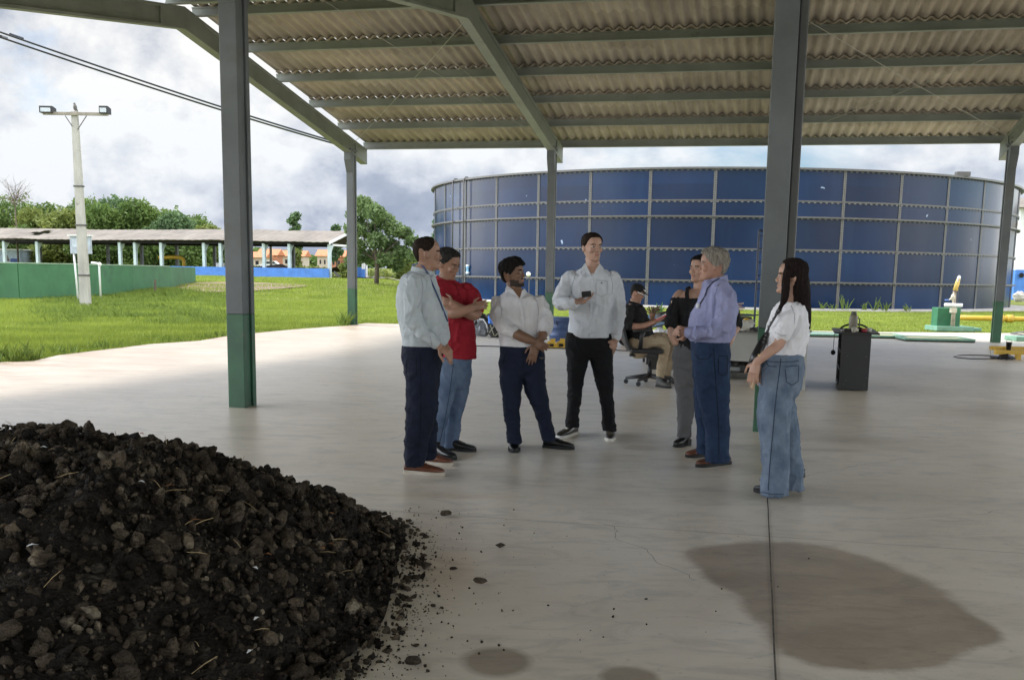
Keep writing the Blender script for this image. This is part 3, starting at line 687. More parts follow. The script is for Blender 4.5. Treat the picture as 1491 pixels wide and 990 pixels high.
def add_face(mb, c, Mh, s, fem=False):
    h = lambda x, y, z: headpt(c, Mh, s, x, y, z)
    mb.tube([h(0,.080,.575), h(0,.089,.47), h(0,.0985,.39), h(0,.093,.35)], [.007*s,.0095*s,.0135*s,.011*s], 10)   # nose
    for sx in (-1,1):
        mb.ell(h(sx*.011,.092,.362), .008*s, .010*s, .008*s)
        mb.ell(h(sx*.030,.079,.595), .021*s, .012*s, .007*s, Mh)                                # brow
        mb.ell(h(sx*.031,.0735,.515), .0135*s, .0125*s, .0125*s, Mh)                            # eyeball
        mb.ell(h(sx*.040,.062,.40), .022*s, .022*s, .024*s, Mh)                                 # cheek
        E = Mh @ Matrix.Rotation(sx*R(18), 3, 'Z')
        mb.ell(h(sx*.077,-.012,.47), .0085*s, .018*s, .032*s, E)                                # ear
        mb.ell(h(sx*.074,-.004,.40), .007*s, .010*s, .010*s, E)
    mb.ell(h(0,.087,.255), .023*s, .011*s, .0065*s, Mh); mb.ell(h(0,.085,.218), .020*s, .011*s, .007*s, Mh)   # lips
    mb.ell(h(0,.083,.085), .020*s, .016*s, .017*s, Mh)                                         # chin
def add_hand(mb, w, d, n, th, curl=.35, s=1.0, spread=.06, thumb=.5):
    """w wrist, d finger direction, n palm side normal (fingers curl towards it), th = +1/-1 thumb side"""
    w = Vector(w); d = Vector(d).normalized(); n = Vector(n); n = (n - d*n.dot(d)).normalized(); sd = d.cross(n)*th
    mb.tube([w-d*.02*s, w+d*.015*s, w+d*.05*s, w+d*.088*s], [.026*s,.030*s,.040*s,.040*s], 12, flat=(n,.42))
    mb.ell(w+d*.035*s+sd*.022*s+n*.008*s, .018*s,.018*s,.022*s)
    for i in range(4):
        off = (1.5-i)*.0195*s; b = w + d*(.082-.004*abs(i-1.2))*s + sd*off; ln = (.044,.048,.045,.036)[i]*s
        dd = (d + sd*((1.5-i)*spread)).normalized(); cur = b; ang = curl*(.8+.12*i); pts = [cur - dd*.018*s, cur]; rr = [.0095*s]*2
        for k, fr in enumerate((1.0, .62, .48)):
            dd = (dd*math.cos(ang) + n*math.sin(ang)).normalized() if True else dd
            cur = cur + dd*ln*fr; pts.append(cur); rr.append((.0088,.0080,.0066)[k]*s)
            nn = n
            ang2 = ang
        mb.tube(pts, rr, 8); mb.ell(cur, .0066*s, .0066*s, .0066*s, n=8, k=6)
    b = w + d*.025*s + sd*.028*s; t1 = (d*.55 + sd*.75 + n*.35*thumb).normalized(); t2 = (d*.8 + sd*.25 + n*.8*thumb).normalized()
    p1 = b + t1*.038*s; p2 = p1 + t2*.032*s; p3 = p2 + t2*.024*s
    mb.tube([b, p1, p2, p3], [.013*s,.0115*s,.0098*s,.008*s], 8); mb.ell(p3, .008*s,.008*s,.008*s, n=8, k=6)

def skin_mat(name, c):
    m = mat(name, c, .5, .10, 14, .02, 120, spec=.4); b = m.node_tree.nodes['Principled BSDF']; b.inputs['Subsurface Weight'].default_value = .08; b.inputs['Subsurface Radius'].default_value = (.01,.004,.002); return m
SK = {k: skin_mat('skin_'+k, c) for k, c in dict(tan=(.30,.165,.11), brown=(.18,.095,.058), fair=(.40,.24,.175), red=(.34,.185,.13)).items()}
M['eye_w'] = mat('eye_white', (.26,.23,.21), .3, .03); M['eye_i'] = mat('eye_iris', (.02,.012,.008), .2, .05); M['beard'] = mat('beard_stubble', (.035,.022,.016), .8, .4, 90); M['lips'] = mat('lips', (.36,.14,.11), .5, .1, 20)
def hair_mat(name, c, c2=None): return mat(name, c, .8, .35, 60, .15, 150, spec=.12, col2=c2, stretch=(1,1,.18))
HM = dict(black=hair_mat('hair_black', (.012,.010,.009)), brown=hair_mat('hair_dark_brown', (.022,.014,.010)), dgrey=hair_mat('hair_salt', (.035,.032,.030), (.012,.011,.010)), grey=hair_mat('hair_grey', (.34,.31,.27), (.13,.115,.095)), long=hair_mat('hair_long_black', (.016,.010,.009)))
def cloth(name, c, rough=.85, var=.08, weave=260, bump=.05, col2=None, scale=6, sheen=0, fade=None):
    m = mat(name, c, rough, var, scale, bump, weave, spec=.2, col2=col2)
    if sheen: m.node_tree.nodes['Principled BSDF'].inputs['Sheen Weight'].default_value = sheen
    return m
CM = dict(paleblue=cloth('shirt_pale_blue', (.41,.44,.455)), red=cloth('polo_red', (.26,.014,.024)), white=cloth('shirt_white', (.64,.62,.63)), bluewhite=cloth('shirt_light_blue', (.60,.615,.65)), black=cloth('shirt_black', (.014,.014,.015)), blacktop=cloth('top_black', (.012,.012,.013)), lilac=cloth('shirt_lilac', (.27,.28,.44)), tee=cloth('tee_white', (.70,.69,.72)),
    navy=cloth('jeans_navy', (.010,.014,.030), col2=(.006,.008,.017), scale=9), jeans=cloth('jeans_faded', (.16,.21,.30), col2=(.065,.10,.17), scale=5, var=.2), chino=cloth('trousers_navy', (.010,.014,.030)), bk=cloth('trousers_black', (.009,.009,.010)), khaki=cloth('trousers_khaki', (.36,.29,.20), scale=8, col2=(.27,.21,.14)), grey=cloth('trousers_grey', (.10,.10,.105)), denim=cloth('jeans_blue', (.020,.040,.085), col2=(.011,.022,.050), scale=7), wide=cloth('jeans_wide_blue', (.16,.20,.26), col2=(.075,.105,.155), scale=9))
LM = dict(brown=mat('leather_brown', (.13,.045,.022), .35, .25, 12), black=mat('leather_black', (.010,.010,.011), .28, .15, 12), grey=mat('shoe_suede_grey', (.09,.09,.085), .8, .2, 20), sole_pale=mat('sole_pale', (.45,.40,.33), .8, .1), sole_black=mat('sole_black', (.012,.012,.012), .8, .1), sole_white=mat('sole_white', (.62,.60,.55), .7, .1))

def shoe(parent, heel, toe, up, sole, wd=.098, hgt=.085, z0=0.0, heelh=.0, pointed=False, ankle=True):
    a = gp(*heel) if not isinstance(heel, Vector) else heel; b = gp(*toe) if not isinstance(toe, Vector) else toe
    t = (b-a); t.z = 0; L_ = t.length; t.normalize(); s = Vector((-t.y, t.x, 0)); z0 = .018
    prof = [(0,.030,.050),(.03,.036,hgt*.85),(.14,.038,hgt),(.30,.038,hgt*.98),(.42,.042,hgt*.82),(.55,.046,hgt*.66),(.70,.049,hgt*.55),(.84,.044,hgt*.46),(.94,.032,hgt*.36),(1.0,.012 if not pointed else .005,hgt*.22)]
    if pointed: prof = [(p[0], p[1]*(1 if p[0] < .6 else (1-.9*(p[0]-.6))), p[2]) for p in prof]
    vs = []; fs = []; n = 18
    for (u, hw, h) in prof:
        hw *= wd/.098; lift = heelh*(1-min(1, u/.55))
        for j in range(n):
            an = 2*PI*j/n; ca, sa = math.cos(an), math.sin(an)
            z = z0+lift + h*(.5+.5*math.copysign(abs(sa)**.75, sa)); x = hw*math.copysign(abs(ca)**.8, ca)
            vs.append(a + t*(u*L_) + s*x + Z3*z)
    k = len(prof)
    for i in range(k-1):
        for j in range(n): fs.append((i*n+j, i*n+(j+1) % n, (i+1)*n+(j+1) % n, (i+1)*n+j))
    fs.append(tuple(range(n))[::-1]); fs.append(tuple((k-1)*n+j for j in range(n)))
    mb = MB(); mb.add(vs, fs); mb.tube([a+t*(.15*L_)+Z3*(z0+heelh+.03), a+t*(.15*L_)+Z3*(z0+heelh+hgt+.02)], [.036,.036], 14)
    sh = build(mb, 'shoe', up, parent, smooth=True)
    out = [];
    for (u, hw, h) in prof: out.append(a + t*(u*L_*1.02-.004) + s*(hw*1.10*wd/.098))
    for (u, hw, h) in prof[::-1]: out.append(a + t*(u*L_*1.02-.004) - s*(hw*1.10*wd/.098))
    mb = MB()
    if heelh: 
        mb.prism([p for p in [a+s*.028, a+t*.05+s*.03, a+t*.05-s*.03, a-s*.028]], Z3*(heelh+.01)); mb.prism([p for i, p in enumerate(out) if 4 <= i < 16], Z3*.012)
    else: mb.prism(out, Z3*.026)
    build(mb, 'sole', sole, sh)
    if not pointed and not heelh:      # laces: one zigzag cord
        mb = MB(); mb.tube([a + t*(L_*(.40+.028*q)) + s*(.016 if q % 2 else -.016) + Z3*(z0+hgt*(.84-.038*q)+.006) for q in range(8)], .0028, 6)
        build(mb, 'laces', sole if sole is not LM['sole_pale'] else up, sh)
    return sh

def person(label, Y, org, sp):
    """sp: skin, head(px,py,scale,yaw,pitch,roll), hair, neck, arms, hands, shirt, trousers, shoes ..."""
    o = gp(*org); p = thing('person', label, 'person', o, sp.get('group'))
    seed = sp.get('seed', 1)
    hx, hy, hs, yaw, pit, rol = sp['head']; hc = at(hx, hy, Y+sp.get('hdy', 0)); Mh = head_frame(hc, yaw, pit, rol)
    body = MB(); head_loft(body, hc, Mh, hs); add_face(body, hc, Mh, hs)
    ptube(body, sp['neck'], Y)
    base = headpt(hc, Mh, hs, 0, -.02, .18); n0 = sp['neck'][0]; body.tube([base, at(n0[0], n0[1], Y+n0[2])], [.054*hs, n0[3]], 16)
    for a in sp.get('arms', []): ptube(body, a, Y)
    for s_ in sp['shirt'].get('sleeves', []): ptube(body, s_, Y, shrink=.020)
    for h in sp.get('hands', []): 
        (wx, wy, wd), d, nn, th, cu, hsz = h; add_hand(body, at(wx, wy, Y+wd), d, nn, th, cu, hsz)
    prings(body, sp['shirt']['rings'], Y, shrink=.036)
    if 'chest' in sp: prings(body, sp['chest'], Y)
    if 'rings' in sp['trousers']: prings(body, sp['trousers']['rings'], Y, shrink=.042)
    for lg in sp['trousers']['legs']:
        if len(lg[0]) == 5:
            prings(body, [(a_, b_, y_, min(d_*.8, .06), dy_) for a_, b_, y_, d_, dy_ in lg], Y, sc=.60); 
        else: ptube(body, lg, Y, shrink=.026)
    me = fuse(body, .0055, 2)
    # paint eyes, lips, brows and beard by place on the face
    Mi = Mh.transposed(); mi = []
    beard = sp.get('beard')
    for pl in me.polygons:
        q = Mi @ (pl.center - hc)/hs; zf = q.z/.235+.5; k = 0
        if q.y > .03 and .0 < zf < .9 and abs(q.x) < .085:
            ax = abs(q.x)
            if ((ax-.031)/.0135)**2 + ((zf-.515)*.235/.0048)**2 < 1: k = 2 if ((ax-.031)/.0065)**2 + ((zf-.515)*.235/.0065)**2 < 1 else 1
            elif .014 < ax < .050 and abs(zf-(.598-.25*abs(ax-.03))) < .016: k = 4
            elif ax < .019 and .215 < zf < .262: k = 3
            elif beard and (zf < .15 or (.282 < zf < .315 and ax < .026) or (zf < .24 and ax > .040)) and zf > .0: k = 5
        elif beard and q.y > -.01 and zf < .28 and zf > .03 and abs(q.x) > .045 and abs(q.x) < .085: k = 5
        mi.append(k)
    me.polygons.foreach_set('material_index', mi)
    link('body', me, [SK[sp['skin']], M['eye_w'], M['eye_i'], M['lips'], HM[sp['hair'][0]] if sp['hair'] else HM['black'], M['beard']], p, smooth=True)
    # hair
    if sp['hair']:
        hm, thick, front, side, back, rough = sp['hair'][:6]
        def grow(z, an, x, y):
            a = abs((math.degrees(an)-90+180) % 360-180)     # 0 = front, 180 = back
            if a < 38: lim = front
            elif a < 62: lim = front + (side+.22-front)*(a-38)/24
            elif a < 85: lim = side + .22 + (-.22)*(a-62)/23
            elif a < 118: lim = side + (.0 if a < 96 else (a-96)/22*.12)
            else: lim = back + (side+.12-back)*max(0, 1-(a-118)/30)
            e = (z-lim)/.05
            t = max(0, min(1, e)); t = t*t*(3-2*t)
            return -.03 + t*(.03+thick*(1 if a > 60 else sp['hair'][6] if len(sp['hair']) > 6 else 1))
        hb = MB(); head_loft(hb, hc, Mh, hs, grow, 48)
        if 'locks' in sp:
            for rr in sp['locks'].get('rings', []): prings(hb, rr, Y)
            for tt in sp['locks'].get('tubes', []): ptube(hb, tt, Y)
        hme = fuse(hb, .0055, 1, seed, [(rough, 38, 16, 'fold'), (rough*.6, 90, 40, 'fold')])
        link('hair', hme, HM[hm], p, smooth=True)
    # shirt
    S = sp['shirt']; sb = MB(); prings(sb, S['rings'], Y)
    for s_ in S.get('sleeves', []): ptube(sb, s_, Y)
    for c in S.get('cuffs', []): ptube(sb, c, Y)
    zw = at(900, S['rings'][-1][2], Y).z
    sme = fuse(sb, .0065, 1, seed+5, S.get('folds', [(.0045,15,5,'fold'),(.0045,11,11,'diag'),(.0022,34,20,'fold')]), zw)
    so_ = link(S.get('name', 'shirt'), sme, S['mat'], p, smooth=True)
    if 'collar' in S:
        cx, cy, cdy, rx, ry, tilt, ht = S['collar']; c = at(cx, cy, Y+cdy); f = Vector((math.sin(R(S.get('yaw', yaw))), -math.cos(R(S.get('yaw', yaw))), 0)); x = f.cross(Z3); cb = MB(); n = 28; vs = []; fs = []
        for (r_, z_) in ((1.06, -ht*.2), (1.0, ht), (1.13, ht*1.02), (1.28, -ht*.25)):
            for j in range(n+1):
                an = R(100) + R(340)*j/n      # opening at the front
                q = c + x*(rx*r_*math.cos(an)) + f*(ry*r_*math.sin(an)) + Z3*(z_ - tilt*math.sin(an)*1.0)
                if j in (0, 1, n-1, n) and r_ > 1.2: q = q - Z3*.022 + f*.008
                vs.append(q)
        for i in range(4):
            for j in range(n): fs.append((i*(n+1)+j, i*(n+1)+j+1, ((i+1) % 4)*(n+1)+j+1, ((i+1) % 4)*(n+1)+j))
        fs.append((0, n+1, 2*(n+1), 3*(n+1))); fs.append((n, 3*(n+1)+n, 2*(n+1)+n, n+1+n))
        cb.add(vs, fs); build(cb, 'collar', S['mat'], so_, smooth=False)
    # trousers
    T = sp['trousers']; tb = MB()
    if 'rings' in T:
        rr = [list(q) for q in T['rings']]; k = -.006*FPX/Y if sp.get('untucked') else .004*FPX/Y
        for i in (0,1): rr[i][0] -= k; rr[i][1] += k; rr[i][3] += (-.012 if sp.get('untucked') else .012)
        l_ = rr[-1]; fq = .45 if sp.get('front') else 1; rr.append([l_[0]+3, l_[1]-3, l_[2]+9*fq, l_[3]*.86, l_[4]]); rr.append([l_[0]+9, l_[1]-9, l_[2]+16*fq, l_[3]*.55, l_[4]])
        prings(tb, rr, Y)
    for lg in T['legs']:
        if len(lg[0]) == 5: f_ = lg[0]; prings(tb, [(f_[0]+4, f_[1]-4, f_[2]-24, f_[3]*.7, f_[4]*.8), (f_[0]+1.5, f_[1]-1.5, f_[2]-9, f_[3]*.9, f_[4])] + list(lg), Y, n=24)
        else: ptube(tb, lg, Y)
    tme = fuse(tb, .0065, 6, seed+9, T.get('folds', [(.0032,5,14,'fold'),(.0030,12,12,'diag'),(.0013,30,30,'fold')]), at(900, T['rings'][0][2], Y).z)
    to_ = link('trousers', tme, T['mat'], p, smooth=True)
    for sh in sp['shoes']: shoe(p, *sh[:4], **(sh[4] if len(sh) > 4 else {}))
    if 'belt' in sp:
        bb = MB(); prings(bb, sp['belt'], Y); build(bb, 'belt', LM['black'], to_, smooth=True)
    if 'shoestring' in sp: pass
    for (nm, pts, r_, mt) in sp.get('straps', []):
        q = MB(); P = [at(x, y, Y+dy) for x, y, dy in pts]; q.tube(P, r_, 8, flat=(Vector((0,1,0)), .5)); build(q, nm, mt, p, smooth=True)
    return p, hc, Mh

# --- 1: man on the left, pale blue-grey shirt, seen from his side
P1, h1, m1 = person('balding man on the far left in pale grey-blue shirt and brown shoes', 7.96, (612,688), dict(seed=11, skin='tan',
    head=(622.5,369.5,.99,98,2,0), hair=('brown',.007,.90,.50,.20,.0016), neck=[(620,388,0,.062),(612,402,.0,.075)],
    shirt=dict(mat=CM['paleblue'], rings=[(598,626,397,.10,0),(590,632,402,.165,0),(584,634,410,.195,0),(580,638,422,.20,0),(579,643,438,.19,0),(580.5,649,455,.18,0),(582,652.5,470,.175,0),(584,653.5,485,.172,0),(586,652,498,.168,0),(587,646,507,.162,0)],
        sleeves=[[(607,411,-.165,.062),(601,436,-.205,.064),(602,464,-.21,.060),(617,485,-.20,.050),(634,500,-.18,.040)],[(618,411,.165,.062),(624,440,.20,.06),(634,470,.16,.05),(643,494,.06,.038)]], collar=(616,398,0,.068,.072,.020,.030)),
    arms=[[(634,500,-.18,.030),(639,504,-.18,.028)],[(643,494,.06,.028),(648,500,.02,.026)]],
    hands=[((638,504,-.18),(.86,-.1,-.50),(-.25,.6,-.65),-1,.62,1.0),((648,500,.02),(.5,-.5,-.6),(-.3,-.2,-.6),1,.6,.95)],
    trousers=dict(mat=CM['navy'], rings=[(585.5,644,503,.165,0),(585.5,643,515,.17,0),(588,642,535,.172,0),(590.5,641,552,.165,0)],
        legs=[[(590.5,638,548,.09,-.075),(591,637,575,.088,-.08),(591,634,600,.082,-.09),(589,627,632,.072,-.10),(588.5,621,660,.064,-.10),(589.5,617,679,.064,-.10)],[(596,641,548,.09,.075),(598,638,575,.086,.085),(600,637,600,.08,.09),(603,636,632,.07,.10),(606,635,655,.062,.10),(607,634,668,.06,.10)]]),
    shoes=[((590,688),(647,692),LM['brown'],LM['sole_pale'],dict(hgt=.088)),((612,674),(659,678),LM['brown'],LM['sole_pale'],dict(hgt=.088))],
    belt=[(586.5,645,503.5,.170,0),(586.5,645,508,.171,0)],
    straps=[('lanyard',[(600,386.5,.03),(607,384,-.02),(616,388,-.07),(624,400,-.13),(632,419,-.12),(640,437,-.10),(648,458,-.08),(652,468,-.06)],.006,mat('lanyard_navy',(.02,.04,.12),.6))]))
# --- 2: man in the red polo, arms folded
P2, h2, m2 = person('man in red polo shirt and faded jeans with his arms folded', 9.06, (655,658), dict(seed=23, skin='tan', untucked=True,
    head=(652.5,384,1.04,62,20,4), hair=('dgrey',.012,.80,.44,.16,.0018), neck=[(650,401,.02,.062),(648,414,.04,.075)],
    shirt=dict(mat=CM['red'], name='polo_shirt', rings=[(638,662,409,.09,.03),(633,674,414,.13,.02),(631,682,422,.145,.0),(632,686,434,.145,0),(634,687,450,.145,0),(636,689,468,.145,0),(638,691,485,.147,0),(640,693,505,.15,0),(641,694,521,.152,0)],
        sleeves=[[(679,421,.0,.060),(689,436,-.06,.064),(694,448,-.11,.062)],[(641,420,-.11,.066),(641,436,-.17,.066),(646,447,-.20,.060)]], collar=(650,410,.01,.070,.074,.024,.026), yaw=62),
    arms=[[(645,449,-.20,.048),(660,456,-.27,.046),(676,453,-.29,.040),(690,447,-.27,.031)],[(695,452,-.11,.046),(690,459,-.18,.047),(673,451,-.25,.041),(659,442,-.27,.030)]],
    hands=[((688,448,-.27),(.85,.35,.25),(.3,.9,-.1),1,.35,.95),((660,443,-.27),(-.9,.15,.25),(-.1,.9,-.2),-1,.35,.95)],
    trousers=dict(mat=CM['jeans'], rings=[(641,690,512,.15,0),(640,688,530,.15,0),(637,686,548,.145,0)],
        legs=[[(634,668,545,.095,-.09),(632,662,575,.09,-.10),(630,655,600,.082,-.11),(628,649,628,.072,-.12),(627.5,646,646,.068,-.12),(628,646,655,.07,-.12)],[(650,687,545,.095,.07),(652,683,565,.09,.07),(650,676,592,.084,.06),(646,671,620,.075,.05),(644,668,640,.07,.05),(643,667,651,.07,.05)]]),
    shoes=[((630,664),(663,670),LM['black'],LM['sole_black'],dict(hgt=.085)),((652,655),(693,657.5),LM['black'],LM['sole_black'],dict(hgt=.08))]))
# --- 3: shorter man, white shirt, rolled sleeves, beard
P3, h3, m3 = person('shorter bearded man in white shirt with rolled sleeves holding his wrist', 9.13, (780,654), dict(seed=31, skin='brown', front=True, beard=True,
    head=(746.5,398,1.0,74,-3,0), hair=('black',.017,.74,.42,.16,.0030,1.7), neck=[(747,414,.0,.058),(750,428,.0,.068)],
    shirt=dict(mat=CM['white'], rings=[(739,763,425,.062,0),(732,771,430,.085,0),(726,779,434,.115,0),(719,787,438,.125,0),(718,789,448,.13,0),(722,788,462,.13,0),(725,786,478,.13,0),(728,788,494,.135,0),(729,790,503,.135,0),(731,788,510,.132,0)],
        sleeves=[[(724,441,-.01,.062),(726,460,-.06,.066),(733,474,-.11,.064),(743,481,-.14,.058)],[(785,441,-.01,.062),(793,460,-.04,.062),(794,476,-.08,.060)]], collar=(751,426,-.0,.072,.070,.028,.024), yaw=45,
        cuffs=[[(739,479,-.125,.060),(746,483,-.15,.058)],[(794,474,-.07,.062),(793,480,-.085,.061)]]),
    arms=[[(743,481,-.14,.046),(760,490,-.19,.045),(777,497,-.21,.033)],[(793,478,-.08,.046),(789,490,-.12,.040),(782,501,-.17,.031)]],
    hands=[((776,497,-.215),(.86,-.05,-.42),(.25,.75,-.2),1,.55,.98),((781,502,-.17),(-.32,-.12,-1),(.2,.9,.1),-1,.22,1.0)],
    trousers=dict(mat=CM['chino'], rings=[(729,791,504,.132,0),(727,792,520,.138,0),(726,793,534,.138,0),(727,793,541,.132,0)],
        legs=[[(727,762.5,542,.125,-.0),(731,759,570,.092,-.04),(734,756,600,.080,-.05),(737,758,628,.070,-.06),(739,760,645,.066,-.06)],[(757,793,542,.125,.0),(765,796,570,.092,.0),(776,800,595,.082,.0),(785,805,620,.072,.0),(790,809,641,.066,0)]]),
    shoes=[(Vector((gp(748,645).x, gp(748,647).y, 0)),(749,659.5),LM['black'],LM['sole_black'],dict(hgt=.085)),((792,651),(836,654.5),LM['black'],LM['sole_black'],dict(hgt=.085))]))
# --- 4: tall man with the phone
P4, h4, m4 = person('tall man in light blue shirt and black trousers holding a phone', 9.72, (857,641), dict(seed=41, skin='fair', untucked=True, front=True,
    head=(862.5,360.5,1.06,24,0,0), hair=('brown',.009,.80,.46,.18,.0014), neck=[(863,380,0,.060),(863,394,0,.072)],
    shirt=dict(mat=CM['bluewhite'], rings=[(853,874,390,.062,0),(842,884,395,.10,0),(835,891,399,.12,0),(828,897,403,.135,0),(827,899,414,.14,0),(829,897,430,.14,0),(831,893,448,.135,0),(830,890,465,.135,0),(828,889,480,.14,0),(829,888,491,.14,0)],
        sleeves=[[(831,404,0,.066),(821,424,-.03,.066),(816,440,-.08,.062),(826,442,-.17,.055),(836,441,-.24,.044)],[(893,405,0,.064),(899,428,.0,.060),(901,456,-.01,.054),(898,490,-.04,.045)]], collar=(863,391,-.0,.072,.070,.030,.024), yaw=8),
    arms=[[(835,441,-.24,.031),(839,439.5,-.26,.029)],[(898,488,-.04,.032),(896,496,-.05,.030)]],
    hands=[((838,440,-.26),(.96,-.12,.10),(-.25,-.25,1),-1,.52,1.05),((896,494,-.05),(-.3,-.1,-1),(-.3,.8,0),-1,.25,1.0)],
    trousers=dict(mat=CM['bk'], rings=[(824,891,484,.135,0),(822.5,892,498,.14,0),(823,892,508,.136,0),(824,892,513,.13,0)],
        legs=[[(824,859,513,.125,-.0),(825,857.5,524,.108,-.01),(826.5,851,543,.092,-.02),(827,847,575,.082,-.03),(824.5,843,605,.072,-.04),(823.5,843,622,.07,-.04)],[(856,892,513,.125,0),(858.5,892,524,.108,0),(864,892,543,.092,-.01),(872.5,893,575,.082,-.02),(876,895.5,605,.074,-.03),(877.5,897,627,.072,-.03)]]),
    shoes=[((838,631),(813,638.5),LM['black'],LM['sole_white'],dict(hgt=.085)),(Vector((gp(887,628).x, gp(887,630).y, 0)),(888,642.5),LM['black'],LM['sole_white'],dict(hgt=.085))]))
# --- 5: seated man with cap
P5, h5, m5 = person('man in black cap and khaki trousers sitting in the office chair', 15.03, (945,560), dict(seed=53, skin='red', hdy=.0,
    head=(928,427,1.02,92,24,0), hair=('dgrey',.006,.95,.42,.18,.001), neck=[(924,438,0,.058),(922,446,0,.07)],
    shirt=dict(mat=CM['black'], rings=[(913,934,444,.12,0),(909,939,449,.19,0),(907,943,458,.205,0),(908,946,470,.20,0),(911,950,482,.195,0),(914,953,492,.19,0),(917,954,501,.18,0)],
        sleeves=[[(918,453,-.18,.066),(913,465,-.21,.070),(915,474,-.22,.068)],[(926,453,.18,.066),(927,467,.22,.066),(932,474,.2,.06)]], collar=(923,443,0,.066,.07,.02,.03)),
    arms=[[(915,475,-.22,.050),(934,475,-.23,.043),(951,469,-.18,.030)],[(931,474,.2,.045),(944,474,.12,.038),(954,469,.0,.028)]],
    hands=[((951,469,-.18),(.9,.2,.28),(-.2,.5,.6),-1,.35,1.0),((954,469,.0),(.85,-.4,.25),(0,-.2,.9),1,.4,1.0)],
    trousers=dict(mat=CM['khaki'], legs=[[(924,500,-.10,.10),(938,498,-.12,.095),(953,497,-.13,.085),(966,500,-.13,.074),(968,508,-.13,.066),(964,528,-.13,.064),(961,549,-.13,.062)],[(926,500,.10,.10),(945,496,.13,.09),(962,492,.14,.080),(977,496,.14,.072),(978,506,.14,.066),(975,525,.13,.062),(971,543,.12,.06)]],
        rings=[(914,948,494,.19,0),(914,948,505,.19,0)]),
    shoes=[((957,563),(976,565.5),LM['grey'],LM['sole_black'],dict(hgt=.095,wd=.11)),((967,556),(985,559),LM['grey'],LM['sole_black'],dict(hgt=.095,wd=.11))]))
# cap, sunglasses as worn pieces of person 5
cb = MB(); hf = lambda x, y, z: headpt(h5, m5, 1.02, x, y, z)
head_loft(cb, h5, m5, 1.02, lambda z, an, x, y: (-.03 if z < .66 else .012), 40)
cme = fuse(cb, .006, 2); cap = link('cap', cme, CM['black'], P5, smooth=True)
mb = MB(); vs = []; 
for i in range(9):
    an = R(-52+13*i); vs.append((math.sin(an), math.cos(an)))
up = [hf(.078*a, .085*b_, .70) for a, b_ in vs]; out = [hf(.074*a, .085*b_+.075*math.cos(math.asin(max(-1,min(1,a)))), .655) for a, b_ in vs]
n_ = m5 @ Vector((0,0,1)); V_ = up+out+[q+n_*.006 for q in up+out]
mb.add(V_, [(i,i+1,10+i,9+i) for i in range(8)]+[(18+i,27+i,28+i,19+i) for i in range(8)]+[(9+i,10+i,28+i,27+i) for i in range(8)]); build(mb, 'cap_brim', CM['black'], cap)
mb = MB(); c = hf(.0,.103,.80); fx = m5 @ Vector((1,0,0)); fy = m5 @ Vector((0,1,0)); fz = m5 @ Vector((0,0,1))
for k in (-1,0,1): mb.box(hf(.066, .062+k*.013, .80), .004, .008, .022, fx, fy, fz)
build(mb, 'cap_badge', M['white_paint'], cap)
mb = MB()
for sx in (-1,1):
    mb.tube([hf(sx*.080,-.01,.55), hf(sx*.080,.04,.56), hf(sx*.070,.088,.55)], .0065, 8, 1); mb.ell(hf(sx*.034,.098,.52), .026, .007, .018, m5, mi=0)
mb.tube([hf(-.02,.103,.545), hf(.02,.103,.545)], .003, 6, 1); build(mb, 'sunglasses', [LM['black'], M['white_paint']], P5, smooth=True)
# --- 6: woman in the black off-shoulder top
P6, h6, m6 = person('woman in black off-shoulder top and grey trousers behind the grey-haired man', 9.49, (1005,649), dict(seed=61, skin='fair',
    head=(1019,392,.98,-52,0,0), hair=('black',.012,.80,.40,.10,.0018), neck=[(1019,408,0,.050),(1019,424,0,.060)],
    chest=[(1003,1035,421,.06,0),(992,1047,426,.10,0),(986,1051,433,.12,0),(986,1051,450,.125,0)],
    shirt=dict(mat=CM['blacktop'], name='top', rings=[(985,1052,434,.13,0),(983,1054,444,.135,0),(985,1053,458,.13,0),(988,1050,474,.125,0),(986,1052,490,.13,0),(983,1054,504,.138,0),(985,1053,512,.138,0)],
        sleeves=[[(986,439,-.01,.052),(981,452,-.02,.060),(977,471,-.03,.056)],[(1051,438,0,.052),(1064,452,.02,.058),(1072,470,.02,.055)]]),
    arms=[[(990,430,0,.050),(984,440,-.01,.048),(978,472,-.03,.038),(978,487,-.05,.033),(984,499,-.06,.029)],[(1048,430,0,.05),(1072,470,.02,.038),(1068,484,-.02,.033),(1063,497,-.08,.028)]],
    hands=[((986,499,-.01),(.35,-.05,-1),(.5,.6,0),1,.2,.8),((1063,497,-.08),(-.35,-.05,-1),(-.5,.6,0),-1,.2,.9)],
    trousers=dict(mat=CM['grey'], rings=[(983,1053,500,.13,0),(980,1054,520,.138,0),(981,1053,540,.135,0),(984,1050,550,.13,0)],
        legs=[[(981,1018,546,.10,0),(985,1014,570,.09,0),(987.5,1011,595,.078,0),(987,1006,620,.068,0),(986,1003.5,636,.062,0)],[(1017,1053,546,.10,.0),(1021,1050,570,.09,0),(1024,1047,595,.078,0),(1027,1044,620,.068,0),(1028,1044,636,.062,0)]]),
    shoes=[((1003,648),(982,651),LM['black'],LM['sole_black'],dict(hgt=.09,heelh=.05,wd=.085)),((1046,644),(1028,648),LM['black'],LM['sole_black'],dict(hgt=.09,heelh=.05,wd=.085))],
    straps=[('top_strap',[(1001,438,-.135),(1000,428,-.115),(1001,420.5,-.06),(1003,419,.0),(1006,424,.08)],.018,CM['blacktop'])]))
